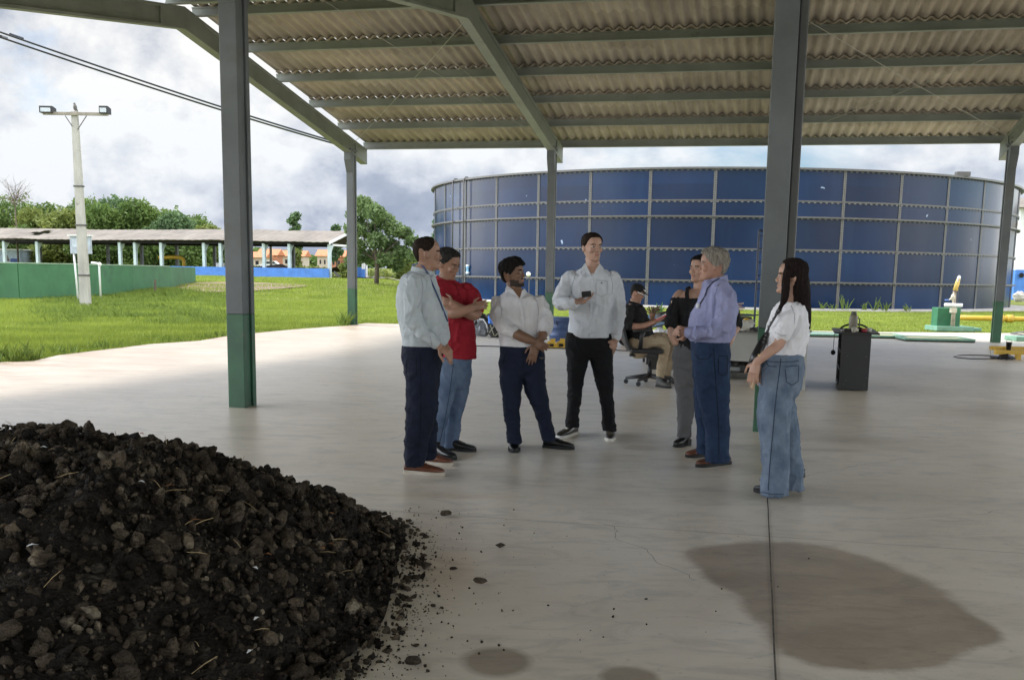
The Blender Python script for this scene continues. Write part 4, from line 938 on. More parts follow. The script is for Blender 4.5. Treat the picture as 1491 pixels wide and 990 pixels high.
# --- 7: older man, lilac shirt, hands clasped
P7, h7, m7 = person('grey-haired older man in lilac shirt and blue jeans, hands clasped', 8.46, (1038,678), dict(seed=71, skin='red',
    head=(1038,386.5,1.06,-92,0,0), hair=('grey',.016,.80,.42,.12,.0034,1.3), neck=[(1042,404,0,.062),(1046,415,.0,.078)],
    shirt=dict(mat=CM['lilac'], rings=[(1028,1058,410,.10,0),(1024,1063,417,.17,0),(1022,1067,426,.195,0),(1018,1070,438,.20,0),(1012,1071,452,.19,0),(1007,1070,466,.18,0),(1004,1068,480,.178,0),(1005,1065,492,.172,0),(1008,1061,499,.165,0)],
        sleeves=[[(1050,423,-.16,.066),(1057,446,-.205,.070),(1052,471,-.22,.064),(1030,483,-.22,.054),(1007,485,-.18,.043)],[(1040,422,.16,.062),(1040,450,.19,.06),(1028,476,.12,.05),(1006,483,-.02,.040)]],
        collar=(1042,411,0,.074,.076,.022,.036), folds=[(.007,13,6,'fold'),(.006,9,9,'diag'),(.003,30,18,'fold')]),
    arms=[[(1008,485,-.18,.030),(1002,484,-.16,.029)],[(1006,483,-.02,.030),(1001,482,-.05,.028)]],
    hands=[((1003,484,-.155),(-.85,.35,.12),(.2,.9,-.1),1,.75,1.02),((1002,481,-.05),(-.80,-.45,-.10),(.2,-.9,.2),-1,.75,1.02)],
    trousers=dict(mat=CM['denim'], rings=[(1007,1061,497,.165,0),(1008,1061,514,.172,0),(1009,1062,534,.172,0),(1010,1062,550,.165,0)],
        legs=[[(1011,1062,545,.095,-.075),(1016,1062,575,.09,-.085),(1022,1061.5,600,.084,-.09),(1028,1062,630,.078,-.10),(1028,1062,655,.076,-.10),(1027.5,1062,672,.078,-.10)],[(1010,1056,545,.095,.075),(1011,1050,575,.09,.09),(1013,1045,600,.082,.10),(1015,1040,630,.074,.10),(1016,1038,650,.072,.10),(1015,1038,660,.072,.10)]]),
    shoes=[((1061,675),(1014,680),LM['brown'],LM['sole_black'],dict(hgt=.085)),((1036,663),(999,666),LM['brown'],LM['sole_black'],dict(hgt=.08))],
    belt=[(1008.5,1061,499,.168,0),(1008.5,1061,504,.170,0)],
    straps=[('lanyard',[(1054,401,.02),(1048,405,-.08),(1038,411,-.13),(1030,420,-.13),(1026,432,-.11),(1021,440,-.10),(1017,445,-.09)],.006,mat('lanyard_dark',(.03,.03,.06),.6)),('badge',[(1017,442,-.10),(1015,449,-.10)],.014,M['white_paint'])]))
# --- 8: woman, white t-shirt, wide jeans
P8, h8, m8 = person('woman with long black hair in white t-shirt and wide blue jeans', 7.34, (1135,720), dict(seed=83, skin='fair',
    head=(1152.5,403,.97,-100,0,0), hair=('long',.014,.86,.40,.0,.0014), neck=[(1152,420,0,.048),(1152,440,0,.060)],
    locks=dict(rings=[[(1141,1172,384,.06,.0),(1144,1176,394,.078,0),(1149,1178,410,.085,0),(1150,1179,430,.088,0),(1152,1180,448,.085,-.02),(1159,1180,462,.07,-.05),(1166,1180,474,.05,-.06),(1171,1179,484,.02,-.06)]],
        tubes=[[(1146,392,-.07,.022),(1144,412,-.075,.028),(1143,430,-.085,.026),(1138,446,-.10,.018),(1130,458,-.12,.006)]]),
    shirt=dict(mat=CM['tee'], name='tee_shirt', rings=[(1138,1162,440,.09,0),(1131,1169,446,.155,0),(1125,1173,455,.175,0),(1120,1176,472,.168,0),(1116,1175,488,.155,0),(1114,1172,504,.148,0),(1113,1169,519,.15,0)],
        sleeves=[[(1151,453,-.14,.056),(1146,468,-.175,.062),(1139,484,-.19,.062)],[(1150,453,.14,.056),(1144,468,.17,.06),(1137,484,.18,.058)]], folds=[(.004,14,6,'fold'),(.003,28,16,'fold')]),
    arms=[[(1140,482,-.19,.043),(1134,501,-.195,.038),(1118,514,-.21,.034),(1102,527,-.20,.026)],[(1137,482,.18,.04),(1132,502,.17,.036),(1116,515,.08,.032),(1103,527,-.04,.025)]],
    hands=[((1102,526,-.20),(-.22,-.02,-1),(.5,.75,0),-1,.28,.95),((1104,527,-.06),(-.1,-.1,-1),(.5,-.7,0),1,.28,.92)],
    trousers=dict(mat=CM['wide'], rings=[(1111,1168,515,.155,0),(1109,1168.5,530,.168,0),(1107.5,1168,548,.17,0),(1106.5,1165,564,.165,0)],
        legs=[[(1106.5,1158,560,.095,-.085),(1105.5,1152,585,.095,-.09),(1105,1149,610,.095,-.095),(1106,1148,635,.098,-.10),(1109.5,1147,658,.10,-.10),(1112,1147,680,.105,-.10),(1110,1146.5,700,.11,-.10),(1107.5,1146,719.5,.115,-.10)],[(1115,1164,560,.095,.085),(1120,1156,585,.095,.09),(1124,1159,610,.095,.095),(1127,1163,640,.098,.10),(1130,1167,678,.10,.10),(1131,1169,711,.11,.10)]],
        folds=[(.004,12,4,'fold'),(.004,8,8,'diag'),(.002,30,20,'fold')]),
    shoes=[((1136,722),(1097,715),LM['black'],LM['sole_black'],dict(hgt=.07,pointed=True,wd=.08)),((1168,713),(1140,710),LM['black'],LM['sole_black'],dict(hgt=.07,heelh=.045,pointed=True,wd=.08))]))
# open shirt fronts: collar leaves and the skin in the V
def leaves(P, par, material, polys, nm='collar_leaf'):
    for Y_, pts in polys:
        mb = MB(); mb.prism([at(x, y, Y_+dy) for x, y, dy in pts], (0,-.006,0)); build(mb, nm, material, par)
c4 = [c for c in P4.children if c.name.startswith('shirt')][0]; c3 = [c for c in P3.children if c.name.startswith('shirt')][0]
leaves(P4, c4, CM['bluewhite'], [(9.72,[(852,383.5,-.055),(846.5,390.5,-.075),(854,399,-.125),(861.5,402,-.142),(856,391,-.095)]),(9.72,[(873.5,384,-.055),(879,391,-.075),(872,399,-.125),(862.5,402,-.142),(868.5,391,-.095)])])
leaves(P4, c4, SK['fair'], [(9.72,[(854,388,-.075),(871,388,-.075),(862,402,-.136)])], 'open_neck')
leaves(P3, c3, CM['white'], [(9.13,[(738,415.5,-.02),(735.5,421,-.06),(743,429,-.11),(756,434.5,-.138),(747,422,-.09)]),(9.13,[(764,420,-.03),(767,425,-.06),(762,432,-.11),(757,434.5,-.138),(760,423,-.09)])])
leaves(P3, c3, SK['brown'], [(9.13,[(744,419,-.075),(762,421,-.075),(756.5,434,-.132)])], 'open_neck')
for par, Y_, P_, bt in ((c4, 9.72, [(862,402),(861.5,420),(860.5,445),(859.5,470),(858.5,490)], M['white_paint']), (c3, 9.13, [(757,435),(760,455),(762,475),(763,495)], M['white_paint'])):
    mb = MB(); mb.tube([at(x, y, Y_-.142) for x, y in P_], .013, 8, flat=(Vector((0,1,0)),.35)); build(mb, 'placket', par.data.materials[0], par, smooth=True)
    for k, (x, y) in enumerate(P_[:-1]):
        mb = MB(); mb.lathe(at(x-.0, y+8, Y_-.148), [(.0055,0),(.0055,.003)], 8, Z=Vector((0,-1,0))); build(mb, 'button', bt, par)
mb = MB(); mb.box(at(876,412,9.72-.142), .012,.003,.010); build(mb, 'pocket_emblem', CM['navy'], c4)
# seams, pockets and plackets sewn on the cloth surface itself
from mathutils.bvhtree import BVHTree
def sewn(par, name, lines, r, material, closed=False):
    o = origin_of(par); tree_ = BVHTree.FromPolygons([tuple(v.co + o) for v in par.data.vertices], [tuple(p.vertices) for p in par.data.polygons])
    for pts in lines:
        P = []
        for (x0, y0), (x1, y1) in zip(pts[:-1], pts[1:]):
            n = max(2, int(math.hypot(x1-x0, y1-y0)/3))
            for i in range(n):
                d = ray(x0+(x1-x0)*i/n, y0+(y1-y0)*i/n).normalized(); h = tree_.ray_cast(O, d)
                if h[0] is not None and (not P or (h[0]-P[-1]).length < .05): P.append(h[0] + h[1]*(r*.25))
        if len(P) > 2: mb = MB(); mb.tube(P, r, 6); build(mb, name, material, par, smooth=True)
def kid(P, nm): return [c for c in P.children if c.name.startswith(nm)][0]
CM['thread'] = cloth('seam_dark', (.030,.045,.075)); CM['thread_pale'] = cloth('seam_pale', (.20,.25,.32)); CM['seam_black'] = cloth('seam_black', (.004,.005,.010)); CM['seam_red'] = cloth('seam_red', (.12,.006,.012)); CM['seam_grey'] = cloth('seam_grey', (.30,.31,.35))
sewn(kid(P8,'trousers'), 'side_seam', [[(1137,522),(1134.5,545),(1132,562),(1128,598),(1125,633),(1121.5,670),(1119,706),(1118.5,717)]], .0034, CM['thread'])
sewn(kid(P8,'trousers'), 'back_pocket', [[(1143,534),(1163,532),(1162,555),(1153,561),(1145,556),(1143,534)]], .0030, CM['thread'])
sewn(kid(P8,'trousers'), 'front_pocket', [[(1114,524),(1119,533),(1134,534)]], .0028, CM['thread'])
sewn(kid(P8,'trousers'), 'waistband', [[(1112,525.5),(1130,527),(1150,527),(1166,525)]], .0028, CM['thread'])
sewn(kid(P8,'trousers'), 'hem', [[(1108,716),(1125,719.5),(1144,719)]], .0030, CM['thread'])
sewn(kid(P7,'trousers'), 'side_seam', [[(1039,507),(1042,555),(1046,610),(1047,665)]], .0026, CM['seam_black'])
sewn(kid(P7,'trousers'), 'back_pocket', [[(1046,518),(1059,518),(1059,543),(1052,547),(1046,543),(1046,518)]], .0026, CM['seam_black'])
sewn(kid(P7,'trousers'), 'front_pocket', [[(1012,516),(1018,523),(1032,522),(1038,512)]], .0026, CM['seam_black'])
sewn(kid(P1,'trousers'), 'side_seam', [[(612,515),(613,560),(612,620),(607,672)]], .0026, CM['seam_black'])
sewn(kid(P1,'trousers'), 'back_pocket', [[(592,522),(606,522),(606,547),(599,551),(592,547),(592,522)]], .0026, CM['seam_black'])
sewn(kid(P2,'trousers'), 'side_seam', [[(660,530),(655,570),(648,610),(640,645)]], .0026, CM['thread'])
sewn(kid(P3,'trousers'), 'front_pocket', [[(738,512),(731,532)],[(785,514),(791,530)]], .0026, CM['seam_black'])
sewn(kid(P3,'trousers'), 'fly', [[(761,511),(762,545)]], .0026, CM['seam_black'])
sewn(kid(P2,'polo_shirt'), 'sleeve_hem', [[(688,447),(694,449),(699,447)]], .0028, CM['seam_red'])
sewn(kid(P2,'polo_shirt'), 'placket', [[(661,411),(667,422),(669,434)]], .0034, CM['seam_red'])
sewn(kid(P2,'polo_shirt'), 'side_seam', [[(655,470),(657,500),(659,518)]], .0024, CM['seam_red'])
sewn(kid(P1,'shirt'), 'armhole_seam', [[(613,403),(616,418),(614,436),(606,452)]], .0026, CM['seam_grey'])
sewn(kid(P1,'shirt'), 'cuff_seam', [[(626,489),(629,500),(628,508)]], .0028, CM['seam_grey'])
sewn(kid(P7,'shirt'), 'armhole_seam', [[(1046,414),(1041,430),(1041,448)]], .0026, cloth('seam_lilac', (.15,.155,.27)))
sewn(kid(P7,'shirt'), 'cuff_seam', [[(1014,476),(1012,485),(1013,493)]], .0028, cloth('seam_lilac2', (.15,.155,.27)))
sewn(kid(P4,'shirt'), 'pocket', [[(868,408),(884,409),(884,428),(876,432),(868,428),(868,408)]], .0024, CM['seam_grey'])
sewn(kid(P4,'shirt'), 'armhole_seam', [[(838,400),(833,415),(832,432)],[(889,400),(892,415),(891,432)]], .0024, CM['seam_grey'])
sewn(kid(P4,'shirt'), 'cuff_seam', [[(829,434),(828.5,441),(829.5,449)],[(891,486),(898,487),(905,486)]], .0026, CM['seam_grey'])
sewn(kid(P3,'shirt'), 'armhole_seam', [[(727,436),(730,450),(731,462)],[(781,437),(784,450),(784,462)]], .0024, CM['seam_grey'])
sewn(kid(P8,'tee_shirt'), 'sleeve_hem', [[(1129,484),(1138,488.5),(1148,488)]], .0026, CM['seam_grey'])
sewn(kid(P8,'tee_shirt'), 'armhole_seam', [[(1152,445),(1157,458),(1156,475)]], .0024, CM['seam_grey'])
mb = MB(); mb.lathe(at(1108,521,7.34-.2), [(.030,-.006),(.033,0),(.030,.006)], 16, Z=Vector((-.8,0,-.6))); build(mb, 'bracelet', mat('brass', (.6,.42,.15), .3, .1, metal=.9), P8, smooth=True)
# held things
ph = at(854,428.5,9.72-.33); t = thing('mobile_phone', 'black mobile phone in the hand of the tall man in light blue', 'phone', ph)
mb = MB(); Xp = Vector((.95,-.25,.12)).normalized(); Zp = Vector((-.1,-.1,1)).normalized(); Yp = Zp.cross(Xp).normalized(); Zp = Xp.cross(Yp)
mb.box(ph, .085, .018, .05, Xp, Yp, Zp); build(mb, 'case', LM['black'], t, bevel=.004)
mb = MB(); mb.box(ph + Zp*.026, .076, .014, .002, Xp, Yp, Zp); build(mb, 'screen', mat('phone_glass', (.02,.022,.03), .08), t)
nb = at(964,461,15.03-.12); t = thing('notebook', 'red folder held in the hands of the seated man with the cap', 'folder', nb)
mb = MB(); Xp = Vector((.9,.1,.42)).normalized(); Yp = Vector((0,1,0)); Yp = (Yp-Xp*Yp.dot(Xp)).normalized(); Zp = Xp.cross(Yp); mb.box(nb, .22, .16, .012, Xp, Yp, Zp); build(mb, 'cover', mat('folder_red', (.5,.02,.04), .5), t, bevel=.003)
mb = MB(); mb.box(nb + Zp*.009, .20, .15, .005, Xp, Yp, Zp); build(mb, 'paper', M['white_paint'], t)
# glasses hooked on the pocket of person 3
g = at(789,521,9.13-.12); t = thing('eyeglasses', 'thin wire eyeglasses hooked on the trouser pocket of the bearded man', 'glasses', g)
mb = MB(); mb.tube([at(787,508,9.0), at(791.5,508.5,9.0), at(793,516,8.99), at(793.5,520,8.99)], .0032, 6); mb.tube([at(793.5,520,8.99), at(790,522.5,8.99), at(785,522,9.0)], .0032, 6); build(mb, 'frame', M['galv'], t, smooth=True)
mb = MB(); mb.ell(at(788,521,8.995), .022, .004, .012); build(mb, 'lens', LM['black'], t, smooth=True)
# shoulder bag of the woman on the right
bg0 = at(1105,515,7.34-.05); t = thing('shoulder_bag', 'slim black shoulder bag on a beaded strap hanging in front of the woman in white', 'bag', at(1088,540,7.30))
mb = MB(); P = [at(x,y,7.34+dy) for x,y,dy in ((1134,452,-.19),(1127,464,-.185),(1120,476,-.17),(1116,488,-.14),(1113,498,-.10))]; mb.tube(P, .008, 6); 
build(mb, 'strap', LM['black'], t)
mb = MB()
for i in range(9):
    u = i/8*(len(P)-1); k = min(int(u), len(P)-2); mb.ell(P[k].lerp(P[k+1], u-k) + Vector((-.006,-.01,0)), .009,.009,.009, n=8, k=6)
build(mb, 'strap_studs', M['galv'], t, smooth=True)
mb = MB(); a = at(1117,484,7.30); b2 = at(1094,533,7.26); mb.tube([a, a.lerp(b2,.3), a.lerp(b2,.7), b2], [.012,.030,.036,.030], 12, flat=(Vector((0,1,0)), .9)); build(mb, 'pouch', LM['black'], t, smooth=True)
# ------------------------------------------------------------------ vegetation
def leaf_mat(name, c, c2, sc=.8):
    m = mat(name, c, .65, .2, sc, spec=.2, col2=c2); b = m.node_tree.nodes['Principled BSDF']
    nt = m.node_tree; tr = nt.nodes.new('ShaderNodeBsdfTranslucent'); ms = nt.nodes.new('ShaderNodeMixShader'); ms.inputs[0].default_value = .25
    src = b.inputs['Base Color'].links[0].from_socket; nt.links.new(src, tr.inputs[0]); nt.links.new(b.outputs[0], ms.inputs[1]); nt.links.new(tr.outputs[0], ms.inputs[2]); nt.links.new(ms.outputs[0], nt.nodes['Material Output'].inputs[0]); return m
M['grass'] = leaf_mat('grass_blades', (.33,.40,.07), (.18,.245,.042), .6)
M['grass_dark'] = leaf_mat('grass_dark', (.21,.28,.055), (.11,.17,.035), 1.5)
M['leaf'] = leaf_mat('leaves', (.16,.24,.06), (.07,.12,.035), .35)
M['leaf2'] = leaf_mat('leaves_olive', (.24,.28,.07), (.10,.14,.04), .35)
M['leaf3'] = leaf_mat('leaves_blue_green', (.13,.21,.085), (.06,.105,.05), .5)
M['leaf4'] = leaf_mat('leaves_soft_green', (.20,.28,.11), (.10,.16,.06), .5); M['bark'] = mat('bark', (.14,.11,.085), .9, .3, 6, .3, 20)
def quad_mesh(name, C, A, B, mats, parent=None, kind=None):
    """C centres, A/B half axes (n,3): one quad each"""
    n = len(C); vs = np.empty((n,4,3)); vs[:,0] = C-A-B*.3; vs[:,1] = C+A*.9-B; vs[:,2] = C+A+B*.4; vs[:,3] = C-A*.8+B
    me = bpy.data.meshes.new(name); me.vertices.add(n*4); me.vertices.foreach_set('co', vs.ravel()); me.loops.add(n*4); me.loops.foreach_set('vertex_index', np.arange(n*4)); me.polygons.add(n); me.polygons.foreach_set('loop_start', np.arange(n)*4); me.update(); me.validate()
    return link(name, me, mats, parent)
def crown_pts(clusters, n, rng, shell=.35):
    w = np.array([c[3]**2 for c in clusters]); w = w/w.sum(); idx = rng.choice(len(clusters), n, p=w)
    d = rng.normal(size=(n,3)); d /= np.linalg.norm(d, axis=1)[:,None]; r = (shell+(1-shell)*rng.random(n))**.6
    bump = 1 + .28*vnoise(d*2.3 + idx[:,None]*7.3, 5)
    C = np.array([c[:3] for c in clusters])[idx]; Rr = np.array([c[3] for c in clusters])[idx]; fz = np.array([c[4] if len(c) > 4 else .8 for c in clusters])[idx]
    p = C + d*(Rr*r*bump)[:,None]*np.stack([np.ones(n), np.ones(n), fz], -1); return p
def tree(name, label, cat, base, clusters, nleaf, lsize, lm, trunk, limbs=(), group=None, seed=0, root=None):
    """clusters and limbs in metres relative to base"""
    rng = np.random.default_rng(seed); t = thing(name, label, cat, base, group) if root is None else root
    b = Vector(base)
    p = crown_pts(clusters, nleaf, rng) + np.array(b)
    a = rng.normal(size=(nleaf,3)); a /= np.linalg.norm(a, axis=1)[:,None]; u = rng.normal(size=(nleaf,3)); bb = np.cross(a, u); bb /= np.linalg.norm(bb, axis=1)[:,None]
    s = lsize*(.6+.8*rng.random(nleaf))[:,None]
    quad_mesh('crown', p, a*s, bb*s*.55, lm, t)
    mb = MB()
    for pts, r0, r1 in trunk:
        P = [b+Vector(q) for q in pts]; k = len(P); mb.tube(P, [r0+(r1-r0)*i/(k-1) for i in range(k)], 8)
    build(mb, 'trunk', M['bark'], t, smooth=True); return t
def auto_tree(name, label, cat, px, top, wpx, Y, lm, n=5000, ls=.3, seed=1, group=None, low=.1, K=9, basepy=None):
    b = at(px, 400, Y); z0 = tz(b.x, b.y) if basepy is None else at(px, basepy, Y).z; base = Vector((b.x, b.y, z0)); H = at(px, top, Y).z - z0; W = wpx/FPX*Y/2
    rnd = random.Random(seed); cl = []
    for i in range(K):
        u = (i+.5)/K; z = H*(low+(.92-low)*u); rr = W*(.62-.25*abs(u-.45)); an = rnd.uniform(0, 2*PI); o = (W-rr*.8)*rnd.uniform(.2, 1)*(1-.45*u)
        cl.append((math.cos(an)*o, math.sin(an)*o, z-rr*.3*u, rr*rnd.uniform(.7,1.1), .75))
    cl.append((0,0,H-W*.42,W*.5,.8))
    tr = [([(0,0,-.2),(.1,0,H*.3),(.15,.1,H*.6),(.1,0,H*.85)], W*.09+.05, .04)]
    for k in range(4):
        c = cl[rnd.randrange(len(cl))]; tr.append(([(.1,0,H*.25),(c[0]*.5,c[1]*.5,(H*.3+c[2])/2),(c[0],c[1],c[2])], W*.05+.03, .02))
    return tree(name, label, cat, base, cl, n, ls, lm, tr, group=group, seed=seed)
# wood on the left behind the long shed
WOOD = [(8,285,150,145,'leaf','dark'),(-40,268,150,140,'leaf','dark'),(52,300,95,136,'leaf2','olive'),(78,294,90,150,'leaf','dark'),(100,303,95,134,'leaf2','olive'),(128,286,100,150,'leaf','dark'),(152,295,95,132,'leaf','dark'),(176,282,110,155,'leaf3','bluish'),(205,289,95,135,'leaf','dark'),(232,299,100,150,'leaf','dark'),(255,306,90,132,'leaf3','bluish'),(282,313,95,152,'leaf','dark'),(303,326,70,138,'leaf2','olive'),(25,330,90,132,'leaf','dark'),(75,338,80,130,'leaf2','olive'),(135,338,80,128,'leaf','dark'),(185,336,80,128,'leaf','dark'),(235,338,80,129,'leaf','dark'),(285,345,70,128,'leaf','dark'),(318,344,46,150,'leaf3','bluish')]
wl = ['above the left end of the long far shed','at the left edge, highest of the wood','left of the lamp pole behind the long shed','just left of the lamp pole','just right of the lamp pole','right of the lamp pole above the meter box','with a feathery top over the green wall','in the middle of the wood behind the long shed','with pale tips, one of the tallest of the wood','right of the middle of the wood','above the end of the green wall','near the right end of the wood','low at the right end of the wood','low behind the left columns of the long shed','low behind the long shed, left of the meter box','low behind the meter box','low behind the long shed above the green wall','low behind the long shed beside the yellow gantry','low right of the yellow gantry','small, last on the right before the near column']
for i, (px, top, wd, Y, lm, kd) in enumerate(WOOD):
    auto_tree('broadleaf_tree', '%s green tree %s' % ({'dark':'dense','olive':'olive','bluish':'bluish'}[kd], wl[i]), 'tree', px, top, wd, Y, M[lm], 7500, .21, 100+i, 'trees of the wood behind the long shed', .06, 11)
# bare twigs over the wood at the far left
mb = MB(); b0 = at(22,300,122); rnd = random.Random(5)
t = thing('bare_tree', 'thin leafless tree rising out of the wood at the far left', 'tree', Vector((b0.x, b0.y, tz(b0.x,b0.y))))
mb.tube([Vector((b0.x,b0.y,tz(b0.x,b0.y))), at(22,300,122)], [.12,.06], 8)
for k in range(34):
    a = at(22+rnd.uniform(-4,4), 300-rnd.uniform(0,12), 122); e = at(22+rnd.uniform(-24,30), 258+rnd.uniform(0,36), 122+rnd.uniform(-2,2)); m_ = a.lerp(e,.5)+Vector((rnd.uniform(-.3,.3),0,rnd.uniform(-.2,.5))); mb.tube([a,m_,e],[.03,.018,.007],5)
    for j in range(3): q = a.lerp(e, rnd.uniform(.4,.9)); mb.tube([q, q+Vector((rnd.uniform(-1,1),0,rnd.uniform(0,1)))],[.011,.005],4)
build(mb, 'trunk', M['bark'], t)
# big open tree right of the long shed
Yb = 88; b0 = at(548,404,Yb); base = Vector((b0.x, b0.y, tz(b0.x, b0.y)-.05))
def rel(px, py, dy=0): v = at(px, py, Yb+dy) - base; return (v.x, v.y, v.z)
cl = [rel(*q[:2], q[3])+(q[2]/FPX*Yb, .75) for q in [(531,302,17,0),(519,315,15,1),(545,310,17,-1),(560,322,17,.5),(515,335,15,-1),(535,335,18,1),(574,336,15,0),(590,340,13,1),(600,352,11,0),(548,350,15,-1),(520,358,15,0),(568,358,15,1),(586,368,14,0),(600,374,11,-1),(535,374,13,1),(514,380,13,0),(560,378,13,-1),(578,386,12,0),(526,293,11,0)]]
tr = [([(0,0,-.1), rel(549,390), rel(548,375), rel(545,360)], .20, .13)]
for e in [(531,310),(520,330),(560,325),(586,345),(598,355),(575,370),(520,362),(545,312),(568,340)]: tr.append(([rel(548,380), rel((548+e[0])/2, (372+e[1])/2+3), rel(*e)], .09, .02))
tree('spreading_tree', 'tall spreading tree with an open crown, right of the end of the long shed', 'tree', base, cl, 7000, .15, M['leaf4'], tr, seed=3)
auto_tree('small_tree', 'small conical tree standing up behind the roof of the long shed', 'tree', 432, 309, 30, 140, M['leaf3'], 1500, .22, 9, None, .3, 7)
auto_tree('small_tree', 'low dark treetop left of the corner column, behind the long shed roof', 'tree', 490, 327, 28, 140, M['leaf3'], 1300, .22, 10, None, .3, 6)
auto_tree('sapling', 'loose sapling seen through the long shed between its columns', 'tree', 431, 362, 30, 125, M['leaf2'], 900, .18, 12, None, .15, 6)
auto_tree('edge_tree', 'tree just left of the blue tank, mostly hidden by it', 'tree', 636, 318, 26, 118, M['leaf3'], 1500, .22, 13, None, .2, 7)
for i, (px, top, wd, Y, l) in enumerate([(592,377,40,112,'broad green bush right of the spreading tree'),(618,372,44,116,'green bush behind the balding man\'s head'),(503,384,24,104,'green bush beside the brown machine'),(645,368,34,120,'bush against the left side of the blue tank')]):
    auto_tree('bush', l, 'bush', px, top, wd, Y, M['leaf2'] if i % 2 == 0 else M['leaf'], 1800, .20, 40+i, 'bushes beyond the road', .1, 6)
# meadow trees and scrub line on the horizon
rng = np.random.default_rng(17)
def scrub(name, x0, x1, Y, h, n, lm, ls):
    x = rng.uniform(x0, x1, n); y = Y + rng.normal(size=n)*3; hh = h*(.55+.45*vnoise(np.stack([x*.12, x*0, y*0], -1), 3)); z = terr(x, y) + rng.random(n)**.7*np.maximum(hh, .3)
    a = rng.normal(size=(n,3)); a /= np.linalg.norm(a, axis=1)[:,None]; u = rng.normal(size=(n,3)); bb = np.cross(a, u); bb /= np.linalg.norm(bb, axis=1)[:,None]
    o = quad_mesh(name, np.stack([x,y,z], -1), a*ls, bb*ls*.6, lm); o['kind'] = 'stuff'; o['label'] = 'low scrub along the far edge of the fields'
scrub('scrub', -110, 60, 235, 5.0, 16000, M['leaf'], .6)
scrub('scrub', -45, 0, 122, 1.3, 5000, M['leaf2'], .22)
# grass blades
def inslab(x, y):
    P = [(p.x, p.y) for p in poly]; inside = np.zeros(len(x), bool); j = len(P)-1
    for i in range(len(P)):
        xi, yi = P[i]; xj, yj = P[j]; c = ((yi > y) != (yj > y)) & (x < (xj-xi)*(y-yi)/(yj-yi+1e-12)+xi); inside ^= c; j = i
    return inside
def blades(name, x, y, hgt, wid, lm, label, lean=.35):
    ok = ~inslab(x, y) & ((x-TC.x)**2+(y-TC.y)**2 > (TR+1.6)**2); x, y = x[ok], y[ok]; hgt = hgt[ok]; n = len(x)
    z = terr(x, y) - .03; an = rng.uniform(0, 2*PI, n); la = rng.uniform(0, 2*PI, n)
    B = np.stack([np.cos(an), np.sin(an), np.zeros(n)], -1)*(wid*(.7+.6*rng.random(n)))[:,None]; P0 = np.stack([x,y,z], -1); L_ = np.stack([np.cos(la), np.sin(la), np.zeros(n)], -1)*(hgt*lean*rng.random(n)*1.6)[:,None]
    T = P0 + L_ + np.stack([np.zeros(n)]*2+[hgt], -1); Mi = P0 + L_*.35 + np.stack([np.zeros(n)]*2+[hgt*.6], -1)
    vs = np.stack([P0-B, P0+B, Mi+B*.7, T, Mi-B*.7], 1)
    me = bpy.data.meshes.new(name); me.vertices.add(n*5); me.vertices.foreach_set('co', vs.ravel()); me.loops.add(n*5); me.loops.foreach_set('vertex_index', np.arange(n*5)); me.polygons.add(n); me.polygons.foreach_set('loop_start', np.arange(n)*5); me.update()
    o = link(name, me, lm); o['kind'] = 'stuff'; o['label'] = label
def density(x, y, s=.25): return vnoise(np.stack([x*s, y*s, x*0], -1), 21)
n = 150000; y = 16 + (62-16)*rng.random(n)**1.25; x = rng.uniform(-.62,-.02,n)*y; x = x + 0
h = .07 + .06*np.clip(density(x,y)+.4,0,2) + .03*rng.random(n); blades('grass', x, y, h, .011, M['grass'], 'bright green grass left of the shed')
n = 90000; y = rng.uniform(29.5, 58, n); x = rng.uniform(-.12, .56, n)*y; h = .05+.03*rng.random(n); blades('grass', x, y, h, .012, M['grass'], 'mown grass between the shed and the blue tank', .5)
n = 40000; y = 60+45*rng.random(n); x = rng.uniform(-.55,-.08,n)*y; h = .10+.10*np.clip(density(x,y)+.3,0,2); blades('grass', x, y, h, .022, M['grass'], 'rougher grass further off towards the long shed')
# taller tufts: along the green wall, the slab edge and a few weeds
T = []
for k in range(260):
    px = rng.uniform(60, 340); Y = rng.uniform(30, 66) ; T.append((at(px, 420, Y).x, Y, .16+.12*rng.random(), .35))
for k in range(90): u = rng.random(); q = gp(200, 430).lerp(gp(250, 425), u); px = rng.uniform(185, 262); Y = rng.uniform(55, 66); T.append((at(px,420,Y).x, Y, .32, .4))
for (px, py, hh) in [(512,474,.45),(508,474,.5),(516,473,.35),(60,524,.3),(20,527,.32),(90,514,.22),(40,526,.3),(300,493,.16),(320,490,.18),(345,487,.14),(150,507,.22),(5,528,.35),(-12,530,.4),(250,497,.16)]:
    g_ = gp(px, py); T.append((g_.x, g_.y+.15, hh, .18))
xs, ys, hs = [], [], []
for (x0, y0, hh, sp_) in T:
    k = 60; xs.append(x0+rng.normal(size=k)*sp_); ys.append(y0+rng.normal(size=k)*sp_); hs.append(hh*(.5+.7*rng.random(k)))
blades('weeds', np.concatenate(xs), np.concatenate(ys), np.concatenate(hs), .014, M['grass_dark'], 'taller dark weeds and tufts among the grass', .6)
# weeds at the foot of the tank
for px, hh in ((1228,.9),(1272,.7),(1285,.5),(1195,.5),(1255,.5),(1320,.4),(1210,.4)):
    d_ = at(px, 448, 54.2); o = thing('weed', 'thin upright weed at the foot of the blue tank', 'plant', Vector((d_.x, d_.y-.3, 0)), 'weeds growing along the tank footing'); rnd = random.Random(px)
    mb = MB()
    for k in range(9):
        a = o.location + Vector((rnd.uniform(-.15,.15), rnd.uniform(-.1,.1), 0)); e = a + Vector((rnd.uniform(-.3,.3), rnd.uniform(-.1,.1), hh*rnd.uniform(.4,1))); mb.tube([a, a.lerp(e,.5)+Vector((0,0,.05)), e], [.02,.022,.006], 4)
    build(mb, 'leaves', M['grass_dark'], o)

